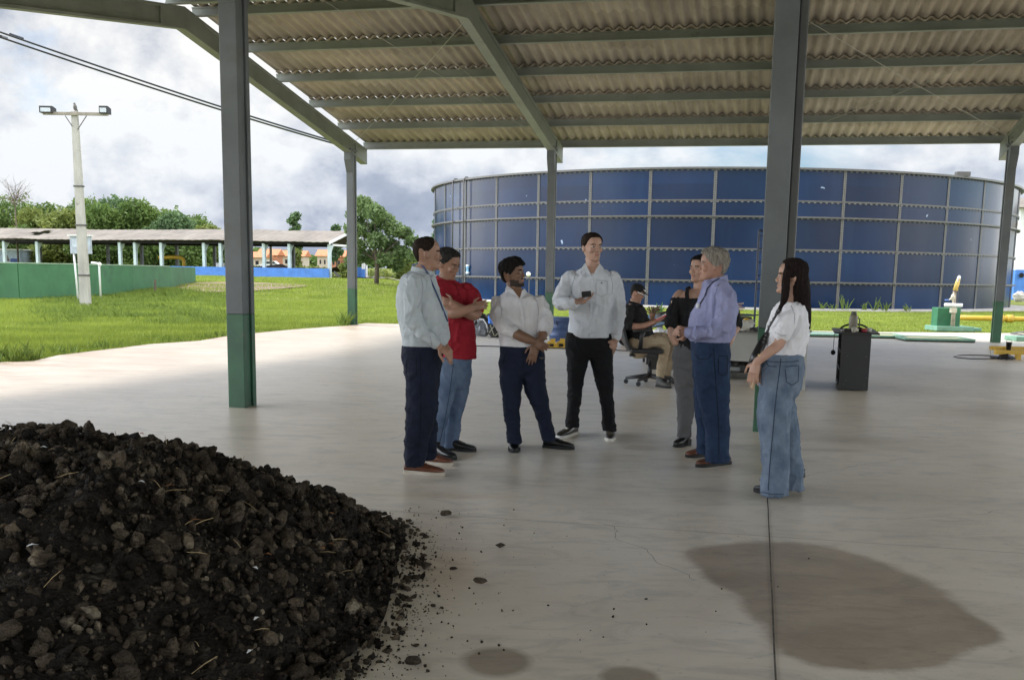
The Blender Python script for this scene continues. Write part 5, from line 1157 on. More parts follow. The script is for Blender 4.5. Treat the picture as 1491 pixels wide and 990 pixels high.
# ------------------------------------------------------------------ left background: wall, pole, long shed, houses
gw = thing('green_wall', 'long low green painted wall with kinks standing in the grass on the left', 'wall', at(120,425,56))
mb = MB(); W = [(-90,46),(0,50),(26,50.6),(83,53.5),(132,56),(192,61),(247,70)]
W3 = [Vector((at(px,420,Y).x, Y, 0)) for px, Y in W]
for a, b2 in zip(W3[:-1], W3[1:]):
    t = (b2-a).normalized(); q = Vector((-t.y, t.x, 0))*.08
    mb.prism([Vector((v.x, v.y, -.3)) for v in (a-q, b2-q, b2+q, a+q)], Z3*(1.62+.3))
build(mb, 'wall', M['wall_green'], gw)
mb = MB()
for a, b2 in zip(W3[:-1], W3[1:]):
    t = (b2-a).normalized(); q = Vector((-t.y, t.x, 0))*.11
    mb.prism([Vector((v.x, v.y, 1.622)) for v in (a-q, b2-q, b2+q, a+q)], Z3*.05)
build(mb, 'coping', mat('wall_cap', (.30,.42,.30), .8, .15, 2), gw)
a = W3[-1]; b2 = Vector((a.x-2.5, a.y+14, 0)); mb = MB(); mb.prism([Vector((a.x-.08,a.y,-.2)),Vector((a.x+.08,a.y,-.2)),Vector((b2.x+.08,b2.y,-.2)),Vector((b2.x-.08,b2.y,-.2))], Z3*1.82); build(mb, 'return_wall', M['wall_green'], gw)
p0 = at(125,446,42.77); lp = thing('lamp_pole', 'tapering grey concrete pole with crossarm and two floodlights in the grass', 'lamp pole', (p0.x, p0.y, 0))
x0, y0 = p0.x, p0.y; top = at(108.5,162,y0); pz = top.z; mb = MB()
mb.prism([Vector((x0+i*.205, y0+j*.13, -.2)) for i, j in ((-1,-1),(1,-1),(1,1),(-1,1))], (0,0,.01))
vs = [Vector((x0+i*.20, y0+j*.13, -.2)) for i, j in ((-1,-1),(1,-1),(1,1),(-1,1))] + [Vector((top.x+i*.115, y0+j*.09, pz)) for i, j in ((-1,-1),(1,-1),(1,1),(-1,1))]
mb = MB(); mb.add(vs, [(0,1,2,3),(4,7,6,5),(0,4,5,1),(1,5,6,2),(2,6,7,3),(3,7,4,0)]); build(mb, 'post', M['concrete_pole'], lp, bevel=.02)
mb = MB()
for zz in (.16,.42,.62):
    c = Vector((x0,y0,0)).lerp(top, zz); w_ = .20+(.115-.20)*zz; mb.box((c.x, y0, zz*pz), 2*w_+.05, 2*(.13-.04*zz)+.05, .06)
    build(mb, 'band', M['galv'], lp); mb = MB()
ca = at(65,166,y0); cb2 = at(159,167.5,y0); mb = MB(); mid = (ca+cb2)/2; mb.box((mid.x, y0-.13, mid.z), (cb2-ca).length, .10, .11); build(mb, 'crossarm', mat('crossarm_wood', (.30,.27,.23), .9), lp)
mb = MB(); mb.tube([at(95,169,y0-.13), at(105,184,y0-.13)], .018, 6); mb.tube([at(126,169,y0-.13), at(113,189,y0-.13)], .018, 6); build(mb, 'brace', M['galv'], lp)
for (xa, xb, ya, yb) in ((61.5,80.5,156,166),(148,160.5,156,167)):
    a = at(xa, ya, y0); b2 = at(xb, yb, y0); fl = MB(); c = (a+b2)/2; w_ = b2.x-a.x; h_ = a.z-b2.z
    fl.prism([Vector((c.x-w_/2, y0-.3, c.z-h_/2)), Vector((c.x-w_/2, y0+.12, c.z-h_/2)), Vector((c.x-w_/2, y0+.12, c.z+h_*.3)), Vector((c.x-w_/2, y0-.18, c.z+h_/2)), Vector((c.x-w_/2, y0-.3, c.z+h_/2))], (w_,0,0))
    f_ = build(fl, 'floodlight', M['black_plastic'], lp); g = MB(); g.box((c.x, y0-.31, c.z-.02), w_*.78, .015, h_*.6); build(g, 'glass', mat('lamp_glass', (.45,.5,.55), .15), f_)
# pigeon on the pole
bp_ = at(109,157,y0); bd = thing('bird', 'small grey bird perched on top of the lamp pole', 'bird', (bp_.x, y0, pz)); mb = MB()
mb.ell((bp_.x+.01, y0, pz+.13), .07,.10,.12); mb.ell((bp_.x-.01, y0, pz+.27), .04,.045,.045); mb.tube([(bp_.x+.03,y0,pz+.12),(bp_.x+.10,y0+.03,pz-.02)], [.04,.02], 8); mb.tube([(bp_.x-.04,y0,pz+.27),(bp_.x-.085,y0,pz+.26)],[.012,.003],6)
mb.tube([(bp_.x-.01,y0,pz+.2),(bp_.x-.01,y0,pz+.26)],[.05,.035],8); mb.tube([(bp_.x+.02,y0-.03,pz-.01),(bp_.x+.02,y0-.03,pz+.08)],.01,5); mb.tube([(bp_.x+.02,y0+.03,pz-.01),(bp_.x+.02,y0+.03,pz+.08)],.01,5)
me = fuse(mb, .012, 2); link('body', me, mat('bird_grey', (.12,.115,.11), .8), bd, smooth=True)
# meter box on two posts behind the pole
Ym = 47.5; a = at(103,344,Ym); b2 = at(133,370,Ym); mx_ = thing('meter_box', 'grey electrical meter box on two white posts behind the lamp pole', 'box', (((a+b2)/2).x, Ym, 0))
mb = MB(); mb.box(((a.x+b2.x)/2, Ym, (a.z+b2.z)/2), b2.x-a.x, .25, a.z-b2.z); build(mb, 'cabinet', mat('box_grey', (.42,.47,.55), .5), mx_, bevel=.01)
mb = MB(); mb.box(((a.x+b2.x)/2, Ym-.03, a.z+.03), b2.x-a.x+.12, .42, .05); build(mb, 'hood', M['white_paint'], mx_)
mb = MB(); q1 = at(109.5,350,Ym-.15); mb.box((q1.x, Ym-.135, q1.z-.12), .30, .02, .36); build(mb, 'window', mat('box_window', (.5,.56,.65), .3), mx_)
for px in (105.5,118):
    q = at(px, 370, Ym-.1); mb = MB(); mb.tube([(q.x+.12, Ym, -.1), (q.x, Ym, a.z-.2)], .045, 8); build(mb, 'post', M['white_paint'], mx_, smooth=True)
pp = thing('water_pipe', 'white elbow pipe rising in front of the green wall right of the lamp pole', 'pipe', (at(144.5,420,53).x, 53, 0))
mb = MB(); mb.tube([(at(146,420,53).x, 53, -.05), (at(145,400,53).x,53,at(145,387,53).z), (at(144.5,384,53).x,53,at(144.5,384,53).z), (at(133,382.5,53).x,53,at(133,382.5,53).z)], .05, 8); build(mb, 'pipe', M['white_paint'], pp, smooth=True)
mb = MB(); q = at(145,385,53); mb.ell(q, .1,.1,.1); build(mb, 'elbow', M['white_paint'], pp, smooth=True)
st_ = thing('wooden_stake', 'short grey stake standing against the right end of the green wall', 'stake', (at(226,424,60).x, 60, tz(-18,60)-.1)); mb = MB(); q = st_.location; mb.tube([q, q+Vector((.02,0,.95))], [.07,.06], 8); build(mb, 'stake', M['bark'], st_)
# long shed: gabled roof, columns, blue wall
YS = 112.0
def lx(px, Y=YS): return at(px, 395, Y).x
ls = thing('long_shed', 'long low open shed with weathered grey roof, pale columns and blue wall', 'building', (lx(300), YS, tz(lx(300), YS)))
zg = tz(lx(300), YS); ye = 3.15+zg; yr = 4.55+zg
# the axis runs across the view, its right end turned a little towards us
Pn = [Vector((lx(-120), YS+6, 0)), Vector((at(484,395,YS-6).x, YS-6, 0))]; ax = (Pn[1]-Pn[0]).normalized(); dp_ = Vector((-ax.y, ax.x, 0)); LN = (Pn[1]-Pn[0]).length; WD = 8.6
def S3(u, v, z): return Pn[0] + ax*u + dp_*v + Z3*z
def epx(px): # length along the axis where the picture column px meets the front eave
    d = ray(px, 390); d2 = Vector((d.x, d.y)); o2 = Vector((Pn[0].x, Pn[0].y)); a2 = Vector((ax.x, ax.y)); den = d2.x*(-a2.y)+a2.x*d2.y; t = (o2.x*(-a2.y)+a2.x*o2.y)/den; return (d2*t-o2).dot(a2)
M['old_roof'] = mat('weathered_roof', (.235,.215,.19), .95, .25, .5, .2, 6, spec=.1, col2=(.155,.14,.125), stretch=(1,1,1), dirt=((.10,.09,.085), .55, .60))
ze = at(300,352,YS).z - .0; zr = at(300,336.5,YS+WD/2).z
mb = MB(); n = 110
for s_, (v0, v1) in enumerate(((-.7, WD/2), (WD/2, WD+.7))):
    rows = []
    for j in range(7):
        f = j/6; row = []
        for i in range(n+1):
            u = LN*i/n; z = (ze + (zr-ze)*(f if s_ == 0 else 1-f)) + .07*mnoise.noise(Vector((u*.35, f*2, s_))) + .05*math.sin(u*.25) + (.035 if i % 2 else 0); row.append(S3(u, v0+(v1-v0)*f, z))
        rows.append(row)
    o = len(mb.v); 
    for r_ in rows: mb.v.extend([tuple(q) for q in r_])
    for j in range(6):
        for i in range(n):
            if s_ == 0 and 2 <= j <= 4 and abs(i-(epx(40)/LN*n)) < (3 if j == 3 else 1.6): continue      # broken sheets
            mb.f.append((o+j*(n+1)+i, o+j*(n+1)+i+1, o+(j+1)*(n+1)+i+1, o+(j+1)*(n+1)+i)); mb.m.append(0)
rf = build(mb, 'roof', M['old_roof'], ls); sd = rf.modifiers.new('s', 'SOLIDIFY'); sd.thickness = .05
mb = MB()
for v in (0, WD): beam_along(mb, S3(0,v,ze-.28), S3(LN,v,ze-.28), .18, 0, .24, dp_)
for v in (1.4, 2.8): beam_along(mb, S3(0,v,ze+(zr-ze)*(v+.7)/(WD/2+.7)-.18), S3(LN,v,ze+(zr-ze)*(v+.7)/(WD/2+.7)-.18), .1, 0, .14, dp_)
build(mb, 'eave_beam', M['dark'], ls)
M['pale_col'] = mat('pale_column_paint', (.50,.60,.62), .7, .1, 2)
cps = [-40,8,56,124,176,198,236,298,322,385,422,480]
for px in cps:
    u = epx(px); q = S3(u, 0, tz(S3(u,0,0).x, S3(u,0,0).y)-.2); mb = MB(); mb.box(q+Z3*((ze-.2-q.z)/2), .30, .30, ze-.2-q.z, ax, dp_, Z3)
    mb.prism([S3(u-.14,.14,ze-1.0), S3(u-.14,.7,ze-.3), S3(u-.14,.14,ze-.3)], ax*.28); build(mb, 'column', M['pale_col'], ls)
for px in [-20,32,84,136,190,248,304,370,455]:
    u = epx(px); q = S3(u, WD, tz(S3(u,WD,0).x, S3(u,WD,0).y)-.2); mb = MB(); mb.box(q+Z3*((ze-.2-q.z)/2), .28, .28, ze-.2-q.z, ax, dp_, Z3); build(mb, 'column', M['paint_grey'], ls)
# gable truss at the right end, white bargeboards
mb = MB()
for v0, v1, z0, z1 in ((-.7,WD/2,ze,zr),(WD/2,WD+.7,zr,ze)):
    p = S3(LN+.05, v0, z0-.12); q = S3(LN+.05, v1, z1-.12); beam_along(mb, p, q, .08, -.10, .14, ax)
build(mb, 'bargeboard', M['white_paint'], ls)
mb = MB(); beam_along(mb, S3(LN-.3,0,ze-.35), S3(LN-.3,WD,ze-.35), .15, 0, .2, ax); build(mb, 'tie_beam', M['white_paint'], ls)
q = S3(LN-.2, WD, 0); mb = MB(); mb.box(S3(LN-.2,WD,ze/2+.3), .35, .35, ze-.6, ax, dp_, Z3, 0); build(mb, 'column', M['white_paint'], ls)
# blue retaining wall along its front
bw = thing('blue_wall', 'low bright blue wall in front of the right half of the long shed', 'wall', S3(epx(360),-.6,0.6)); mb = MB(); u0 = epx(243); u1 = epx(482)
zt = at(360,389.5,YS).z; beam_along(mb, S3(u0,-.5,0), S3(u1,-.5,0), .2, 0, zt, dp_); build(mb, 'wall', M['blue_paint'], bw)
bw2 = thing('blue_wall', 'short blue wall section right of the corner column at the shed end', 'wall', S3(LN,WD,0.6)); mb = MB(); a = at(514,398,YS+2); b2 = at(531,398,YS+2); beam_along(mb, Vector((a.x,a.y,0)), Vector((b2.x,b2.y,0)), .2, 0, at(520,389,YS+2).z, dp_); build(mb, 'wall', M['blue_paint'], bw2)
wp = at(529,390,YS+1); o = thing('white_post', 'white post with blue foot at the right end of the long shed', 'post', (wp.x, wp.y, tz(wp.x,wp.y))); mb = MB(); mb.box((wp.x,wp.y,at(529,377,YS).z), .3,.3,(at(529,362,YS).z-at(529,392,YS).z)); build(mb, 'shaft', M['white_paint'], o); mb = MB(); zb_=at(529,392,YS).z; mb.box((wp.x,wp.y,zb_-.5), .34,.34,1.0); build(mb, 'foot', M['blue_paint'], o)
# heap of dark sludge inside the shed behind the blue wall
mb = MB(); xs_ = np.linspace(epx(325), epx(480), 60); vs = []
for i, u in enumerate(xs_):
    for j, v in enumerate((.0,.7,1.6,3.0)): vs.append(S3(u, v, zt-.3+(.0,.35,.45,.0)[j]*(1+.8*mnoise.noise(Vector((u*.6,v,3)))))) 
mb.add(vs, [(4*i+j,4*i+j+1,4*i+j+5,4*i+j+4) for i in range(59) for j in range(3)]); o = build(mb, 'sludge_bed', mat('dark_sludge', (.05,.042,.04), .95, .3, 2), None); o['kind'] = 'stuff'; o['label'] = 'dark sludge lying in the long shed behind the blue wall'
# small white and blue hut at the far left inside the shed
a = at(-30,387,YS+14); b2 = at(30,387,YS+14); hz = at(0,364,YS+14).z; o = thing('small_hut', 'pale blue-grey hut behind the left end of the long shed', 'building', ((a.x+b2.x)/2, a.y, tz(a.x,a.y)))
mb = MB(); mb.box(((a.x+b2.x)/2, a.y+1.5, hz/2), b2.x-a.x, 3, hz); build(mb, 'wall', mat('hut_wall', (.36,.45,.55), .8), o); mb = MB(); q = at(21.5,381,YS+14); mb.box((q.x, a.y-.03, q.z-.3), .95, .05, 1.3); build(mb, 'door', mat('hut_blue', (.03,.07,.25), .6), o)
mb = MB(); mb.box(((a.x+b2.x)/2, a.y+1.4, hz+.06), b2.x-a.x+.4, 3.6, .12); build(mb, 'roof', M['white_paint'], o)
q = at(8,381,YS+9); o = thing('leaning_board', 'brown board leaning by the pale hut at the far left', 'board', (q.x,q.y,q.z-.8)); mb = MB(); mb.prism([at(4,372,YS+9),at(10,371,YS+9),at(14,380,YS+9),at(6,381,YS+9)], (0,.08,0)); build(mb, 'panel', mat('board_brown', (.16,.10,.08), .8), o)
# yellow gantry
yg = thing('yellow_gantry', 'yellow steel gantry arch standing under the long shed', 'gantry', at(268,388,YS+3)); mb = MB(); Yg = YS+3
a = at(231,375,Yg); b2 = at(268,375,Yg); c = at(268,389,Yg); mb.tube([a, at(250,374.6,Yg), at(263,375,Yg), at(267,377.5,Yg), at(268,383,Yg), c], .20, 8); build(mb, 'arch', M['yellow'], yg, smooth=True)
mb = MB(); mb.tube([at(237,375,Yg), at(237,389,Yg)], .1, 8); build(mb, 'leg', M['yellow'], yg)
o = thing('white_motor', 'small white motor housing on the blue wall left of the near column', 'motor', at(320,387,YS-.5)); q = at(321,386,YS-.4); mb = MB(); mb.box(q, .8,.5,.42); build(mb, 'housing', M['white_paint'], o, bevel=.06); mb = MB(); mb.lathe(q+Vector((.1,-.27,0)), [(.10,0),(.10,-.04)], 14, Z=Vector((0,1,0))); build(mb, 'fan_cover', M['black_plastic'], o)
# brown machine at the shed end
mc = thing('feed_machine', 'rusty brown machine with a hopper at the right end of the long shed', 'machine', at(500,403,YS-8)); Yc = YS-8; RB = mat('rust_brown', (.22,.085,.045), .8, .3, 5)
mb = MB(); mb.prism([at(495,379,Yc),at(505,379,Yc),at(504,385,Yc),at(497,385,Yc)], (0,.9,0)); build(mb, 'hopper', RB, mc)
mb = MB(); mb.box(at(500,391,Yc+.4), .55,.6,.6); build(mb, 'body', RB, mc)
for px in (497,504):
    for dy in (.1,.8): mb = MB(); q = at(px,386,Yc+dy); mb.tube([q, Vector((q.x,q.y,tz(q.x,q.y)-.05))], .04, 6); build(mb, 'leg', RB, mc)
mb = MB(); mb.prism([at(486,395,Yc-.3), at(497,404,Yc-.3), at(494,404,Yc-.3), at(486,398,Yc-.3)], (0,.6,0)); build(mb, 'chute', M['galv'], mc)
# houses beyond
M['tile'] = mat('clay_tile', (.50,.19,.09), .9, .2, 3, .2, 12); M['plaster'] = mat('plaster_cream', (.55,.48,.40), .9, .1, 1, dirt=((.38,.32,.27), 1, .6)); M['brick'] = mat('raw_brick', (.45,.20,.12), .9, .2, 4); M['win'] = mat('dark_window', (.03,.035,.04), .2)
HS = [(352,385,366,386,190,'plaster','cream house with red tiled roof left of the white car'),(376,402,362,383,205,'brick','house with a broad red tiled roof above the white car'),(408,442,364,383,215,'plaster','pale house right of the white car'),(462,478,363,382,205,'plaster','beige house with a blank wall in the middle of the row'),(480,500,364,384,195,'brick','raw brick house left of the brown machine'),(336,352,370,386,180,'brick','small brick house beside the near left column')]
for (xa, xb, yt, yb, Y, wm_, l) in HS:
    a = at(xa,yb,Y); b2 = at(xb,yb,Y); zt_ = at(xa,yt,Y).z; z0 = tz(a.x,a.y)-.3; o = thing('house', l, 'house', ((a.x+b2.x)/2, Y, z0), 'houses beyond the long shed'); w_ = b2.x-a.x; hw_ = z0+(zt_-z0)*.68
    mb = MB(); mb.box(((a.x+b2.x)/2, Y+3, (z0+hw_)/2), w_, 6, hw_-z0); build(mb, 'wall', M[wm_], o)
    mb = MB(); mb.prism([Vector((a.x-.4,Y-.6,hw_)),Vector((a.x-.4,Y+6.6,hw_)),Vector((a.x-.4,Y+3,zt_))], (w_+.8,0,0)); build(mb, 'roof', M['tile'], o)
    for k in range(2): mb = MB(); mb.box((a.x+w_*(.28+.4*k), Y-.02, (z0+hw_)/2+.2), w_*.14, .06, (hw_-z0)*.3); build(mb, 'window', M['win'], o)
cr = at(392,385,172); o = thing('white_car', 'small white car parked far off in front of the houses', 'car', (cr.x,cr.y,tz(cr.x,cr.y))); z_ = tz(cr.x,cr.y); mb = MB(); prof = [(-1.9,.3),(-1.9,.8),(-1.2,.95),(-.7,1.4),(.8,1.42),(1.4,.95),(1.9,.85),(1.9,.3)]
mb.prism([Vector((cr.x+x,cr.y,z_+z)) for x, z in prof], (0,1.6,0)); build(mb, 'body', M['white_paint'], o)
mb = MB(); mb.prism([Vector((cr.x+x,cr.y-.02,z_+z)) for x, z in ((-.95,.98),(-.62,1.33),(.72,1.35),(1.15,.98))], (0,.03,0)); build(mb, 'window', M['win'], o)
for sx in (-1.2,1.2): mb = MB(); mb.lathe((cr.x+sx,cr.y-.05,z_+.32), [(.32,0),(.32,.25)], 14, Z=Vector((0,1,0))); build(mb, 'wheel', M['dark'], o)
# utility post seen under the long shed and slim globe lamp near the tank
o = thing('fence_post', 'pale concrete post in the field seen under the long shed', 'post', (at(395,398,118).x,118,tz(-25,118))); q = at(395,398,118); mb = MB(); mb.box((q.x,q.y,(at(395,362,118).z+.5)/2), .25,.2,at(395,362,118).z+.1-.5+.5); build(mb, 'post', M['concrete_pole'], o)
q = at(769.5,399.5,44); o = thing('globe_lamp', 'round white globe lamp on a thin post between shed and tank', 'lamp', (q.x+.03,q.y,0)); mb = MB(); mb.ell(q, .095,.095,.095, n=16, k=12); build(mb, 'globe', mat('globe_white', (.8,.8,.74), .3), o, smooth=True); mb = MB(); mb.tube([(q.x+.03,q.y,-.05),(q.x+.03,q.y,q.z-.06)], .018, 8); build(mb, 'post', M['galv'], o)
# two overhead wires
for k, (ya, yb2, l) in enumerate(((45.6,206,'upper overhead wire crossing the sky on the left'),(53.6,209,'lower overhead wire crossing the sky on the left'))):
    a = at(-60, ya-19.5, 17); b2 = at(492, yb2+2, 30.7); mb = MB(); P = [a.lerp(b2,i/40)-Z3*(.06*4*(i/40)*(1-i/40)) for i in range(41)]; mb.tube(P, [.014+.010*i/40 for i in range(41)], 6)
    o = tag(build(mb, 'overhead_wire', LM['black']), l, 'wire', 'overhead wires'); mb = MB(); 
    i0 = 2 if k == 0 else 0.5
    i1 = int(i0*1)+1; mb.tube([at(15+(-14 if k else 0),(50.5 if not k else 53.2),P[6].y), at(33+(-23 if k else 0),(56.5 if not k else 56),P[8].y)], .022, 8); build(mb, 'splice', LM['black'], o)

# ------------------------------------------------------------------ right background
o = thing('white_building', 'white building with blue painted base behind the right end of the tank', 'building', (at(1476,435,98).x, 98, 0)); a = at(1475,435,98); mb = MB(); hz = at(1475,303,98).z
mb.box((a.x+12, 101, hz/2+2.6/2), 24, 6, hz-2.6); build(mb, 'wall', M['white_paint'], o)
mb = MB(); mb.box((a.x+12, 101, 1.3), 24.06, 6.06, 2.66); build(mb, 'painted_base', M['blue_paint'], o)
mb = MB(); mb.prism([Vector((a.x-.7,97,hz)),Vector((a.x-.7,105,hz)),Vector((a.x-.7,101,hz+1.1))], (25.4,0,0)); build(mb, 'roof', M['old_roof'], o)
mb = MB(); mb.box((a.x+12, 97.85, hz-1.35), 22.6, .1, .45); build(mb, 'yellow_band', M['yellow'], o)
mb = MB(); mb.lathe(at(1487,401,97.85), [(.22,0),(.22,.08)], 18, Z=Vector((0,-1,0))); build(mb, 'vent', M['dark'], o)
mb = MB(); mb.box((at(1470,300,97.9).x+.6,97.9,4), .25,.12,7.6); 
q = at(1484,434,90); rk = thing('grey_rock', 'grey rock on the lawn in front of the blue based building', 'rock', (q.x,q.y,tz(q.x,q.y))); mb = MB(); mb.ell(q+Z3*.1, .55,.4,.45, n=14, k=10, jit=.12); build(mb, 'rock', M['foot'], rk)
# ------------------------------------------------------------------ things on the slab
# office chair
Yo = 15.0; cp = at(945.5,549,Yo); oc = thing('office_chair', 'black swivel office chair under the man with the cap', 'chair', (cp.x, Yo, 0)); bx, by = cp.x, Yo
for k in range(5):
    an = R(20+72*k); e = Vector((bx+math.cos(an)*.33, by+math.sin(an)*.33, .085)); mb = MB(); mb.tube([(bx,by,.13), e.lerp(Vector((bx,by,.12)),.5)+Z3*.005, e], [.035,.028,.020], 10); sp_ = build(mb, 'base_leg', M['black_plastic'], oc, smooth=True)
    mb = MB()
    for o_ in (-.016,.016): mb.lathe(e+Vector((0,o_,-.05)), [(.028,-.01),(.032,0),(.028,.01)], 14, Z=Vector((0,1,0)))
    mb.tube([e-Z3*.045, e+Z3*.01], .009, 6); build(mb, 'castor', M['black_plastic'], sp_)
mb = MB(); mb.tube([(bx,by,.10),(bx,by,.30)], .032, 14); mb.tube([(bx,by,.29),(bx,by,.42)], .020, 12); build(mb, 'gas_column', M['black_plastic'], oc, smooth=True)
z1 = at(940,513,Yo).z; mb = MB(); mb.box((bx-.07,by,z1+.03), .46,.46,.07); build(mb, 'seat', M['black_plastic'], oc, bevel=.03)
mb = MB(); a = at(912,512,Yo); mb.box((bx-.10,by,z1-.03), .34,.20,.05); mb.tube([(bx-.2,by-.1,z1-.03),(bx-.30,by-.12,z1-.03)], [.012,.025], 8); build(mb, 'tilt_mechanism', M['black_plastic'], oc)
mb = MB(); P = [at(919,510,Yo), at(913,497,Yo), at(908.5,480,Yo), at(907,462,Yo)]; vs = []
for i, p in enumerate(P):
    for j in range(7):
        v = (j-3)/3; vs.append(p + Vector((-.03*(1-v*v)-.0, v*(.21-.02*(i == 0)-.02*(i == 3)), 0)))
n = len(vs); vs += [v+Vector((-.035,0,0)) for v in vs]; fs = []
for i in range(3):
    for j in range(6): q = (7*i+j, 7*i+j+1, 7*i+j+8, 7*i+j+7); fs += [q, tuple(x+n for x in q[::-1])]
fs += [(j, j+1, n+j+1, n+j) for j in range(6)] + [(21+j, n+21+j, n+22+j, 22+j) for j in range(6)] + [(7*i, n+7*i, n+7*i+7, 7*i+7) for i in range(3)] + [(7*i+6, 7*i+13, n+7*i+13, n+7*i+6) for i in range(3)]
mb.add(vs, fs); mb.tube([at(920,513,Yo), at(914,503,Yo), at(909,487,Yo)], .025, 8); build(mb, 'backrest', M['black_plastic'], oc, smooth=False)
for sy in (-1,1):
    dy = sy*.25; mb = MB(); mb.tube([at(922,482,Yo+dy), at(934,481,Yo+dy), at(948,481,Yo+dy)], [.030,.034,.028], 10, flat=(Z3,.5)); ar = build(mb, 'armrest', M['black_plastic'], oc, smooth=True)
    mb = MB(); mb.tube([at(936,483,Yo+dy), at(934,492,Yo+dy), at(932,508,Yo+dy*.8)], [.040,.024,.034], 10, flat=(Vector((0,1,0)),.5)); build(mb, 'arm_post', M['black_plastic'], ar, smooth=True)
# grey desk
M['desk_grey'] = mat('desk_laminate', (.34,.34,.315), .6, .06, 2); M['desk_edge'] = mat('desk_edge', (.10,.10,.10), .6)
d0 = at(1036,552,15.95); d1 = at(1160,556,15.35); d0.z = d1.z = 0; dx = (d1-d0).normalized(); dn = Vector((dx.y,-dx.x,0)); dl = (d1-d0).length
dk = thing('desk', 'grey laminate desk with a deep front panel, right behind the grey-haired man', 'desk', d0)
def D3(u, v, z): return d0 + dx*u - dn*v + Z3*z
mb = MB(); mb.box(D3(dl/2,.30,.735), dl+.06,.66,.028, dx, dn, Z3); build(mb, 'top', M['desk_edge'], dk, bevel=.004)
mb = MB(); mb.box(D3(dl/2,.30,.7505), dl+.055,.655,.002, dx, dn, Z3); build(mb, 'top_laminate', M['desk_grey'], dk)
mb = MB(); mb.box(D3(dl/2,.06,.505), dl-.05,.018,.43, dx, dn, Z3); build(mb, 'front_panel', M['desk_grey'], dk)
mb = MB(); mb.box(D3(.01,.30,.361), .03,.56,.72, dx, dn, Z3); build(mb, 'side_panel', M['desk_grey'], dk)
e0 = gp(1168,569); ev = Vector((e0.x, e0.y, 0)).normalized(); ex = Vector((ev.y,-ev.x,0)); mb = MB(); mb.box(e0+ev*.55+Z3*.36, .07,1.1,.72, ex, ev, Z3); build(mb, 'side_panel', M['desk_grey'], dk)
mb = MB(); mb.box(e0+ev*.5+Z3*.735-ex*.25, .60,1.0,.028, ex, ev, Z3); build(mb, 'return_top', M['desk_edge'], dk)
s0 = at(1068,551,16.3); cs = thing('open_shelf_unit', 'low open dark shelf unit standing under the grey desk', 'shelf', (s0.x, s0.y, 0)); DW = mat('dark_wood', (.025,.022,.02), .7); GW = mat('grey_board', (.16,.155,.145), .7)
mb = MB(); mb.box((s0.x-.05, s0.y+.22, .235), .62,.02,.42); build(mb, 'back', DW, cs)
for sx in (-.36,.26): mb = MB(); mb.box((s0.x+sx, s0.y+.02, .22), .02,.40,.44); build(mb, 'side', DW, cs)
mb = MB(); mb.box((s0.x-.05, s0.y+.02, .05), .60,.38,.09); build(mb, 'plinth', GW, cs)
pz_ = at(1069,548,16.25); o = thing('paper_roll', 'white paper roll lying on the plinth of the dark shelf under the desk', 'paper', (pz_.x, s0.y-.05, .10)); mb = MB(); mb.tube([(pz_.x-.10, s0.y-.05, .135),(pz_.x+.08,s0.y-.05,.135)], .036, 12); build(mb, 'roll', M['white_paint'], o, smooth=True)
o = thing('small_tools', 'small dark pump parts stored in the shelf under the desk', 'tools', (s0.x+.05,s0.y+.02,.10)); mb = MB(); mb.ell((s0.x+.03,s0.y+.05,.19),.06,.06,.09); mb.tube([(s0.x-.05,s0.y+.05,.16),(s0.x+.16,s0.y+.03,.20)],.025,8); mb.box((s0.x+.12,s0.y+.05,.14),.1,.1,.08); build(mb, 'parts', M['galv'], o)
cbx = gp(1102,566); o = thing('cardboard_box', 'small tan cardboard box on the floor beside the near right column', 'box', (cbx.x+.05,cbx.y,0)); CB = mat('cardboard', (.42,.30,.19), .9, .08, 5)
mb = MB(); mb.box((cbx.x+.06,cbx.y+.12,.072), .22,.22,.14); build(mb, 'box', CB, o, bevel=.003); mb = MB(); mb.prism([(cbx.x-.05,cbx.y+.01,.143),(cbx.x-.05,cbx.y+.23,.143),(cbx.x-.09,cbx.y+.23,.20),(cbx.x-.09,cbx.y+.01,.20)], (.004,0,0)); build(mb, 'flap', CB, o)
# things on the desk
hh = at(1084,482,15.6); o = thing('white_sack', 'round white cloth bundle with a yellow patch on the grey desk', 'bundle', (hh.x,15.6,.752)); mb = MB(); mb.ell((hh.x,15.55,.752+.075), .105,.10,.078, n=18, k=12); mb.ell((hh.x+.05,15.55,.752+.11), .07,.07,.05); mb.tube([(hh.x-.05,15.53,.86),(hh.x+.02,15.52,.90),(hh.x+.07,15.55,.88)], .014, 8)
me = fuse(mb, .007, 2, 3, [(.008,20,20,'fold')]); link('cloth', me, mat('sack_white', (.46,.45,.41), .8), o, smooth=True); mb = MB(); mb.ell((hh.x+.005,15.53,.752+.165), .045,.04,.018); build(mb, 'patch', M['yellow'], o, smooth=True)
for k, (px, w_, h_, l) in enumerate(((1071,.09,.03,'flat dark tool left of the white bundle on the desk'),(1097,.10,.045,'dark lump of tools right of the white bundle on the desk'),(1104,.05,.05,'small grey tape roll by the column on the desk'))):
    q = at(px,482,15.5); o = thing('desk_tool', l, 'tool', (q.x,15.5,.752)); mb = MB()
    if k < 2: mb.tube([(q.x-w_/2,15.5,.752+h_/2),(q.x,15.48,.752+h_*.8),(q.x+w_/2,15.5,.752+h_/2)], [h_*.5,h_*.45,h_*.3], 8); mb.box((q.x+w_*.2,15.5,.752+h_*.4), .04,.05,h_*.8)
    else: mb.lathe((q.x,15.5,.752+.03), [(.014,-.012),(.035,-.012),(.035,.012),(.014,.012)], 18, Z=Vector((0,1,0)))
    build(mb, 'tool', LM['black'] if k < 2 else M['galv'], o, smooth=True)
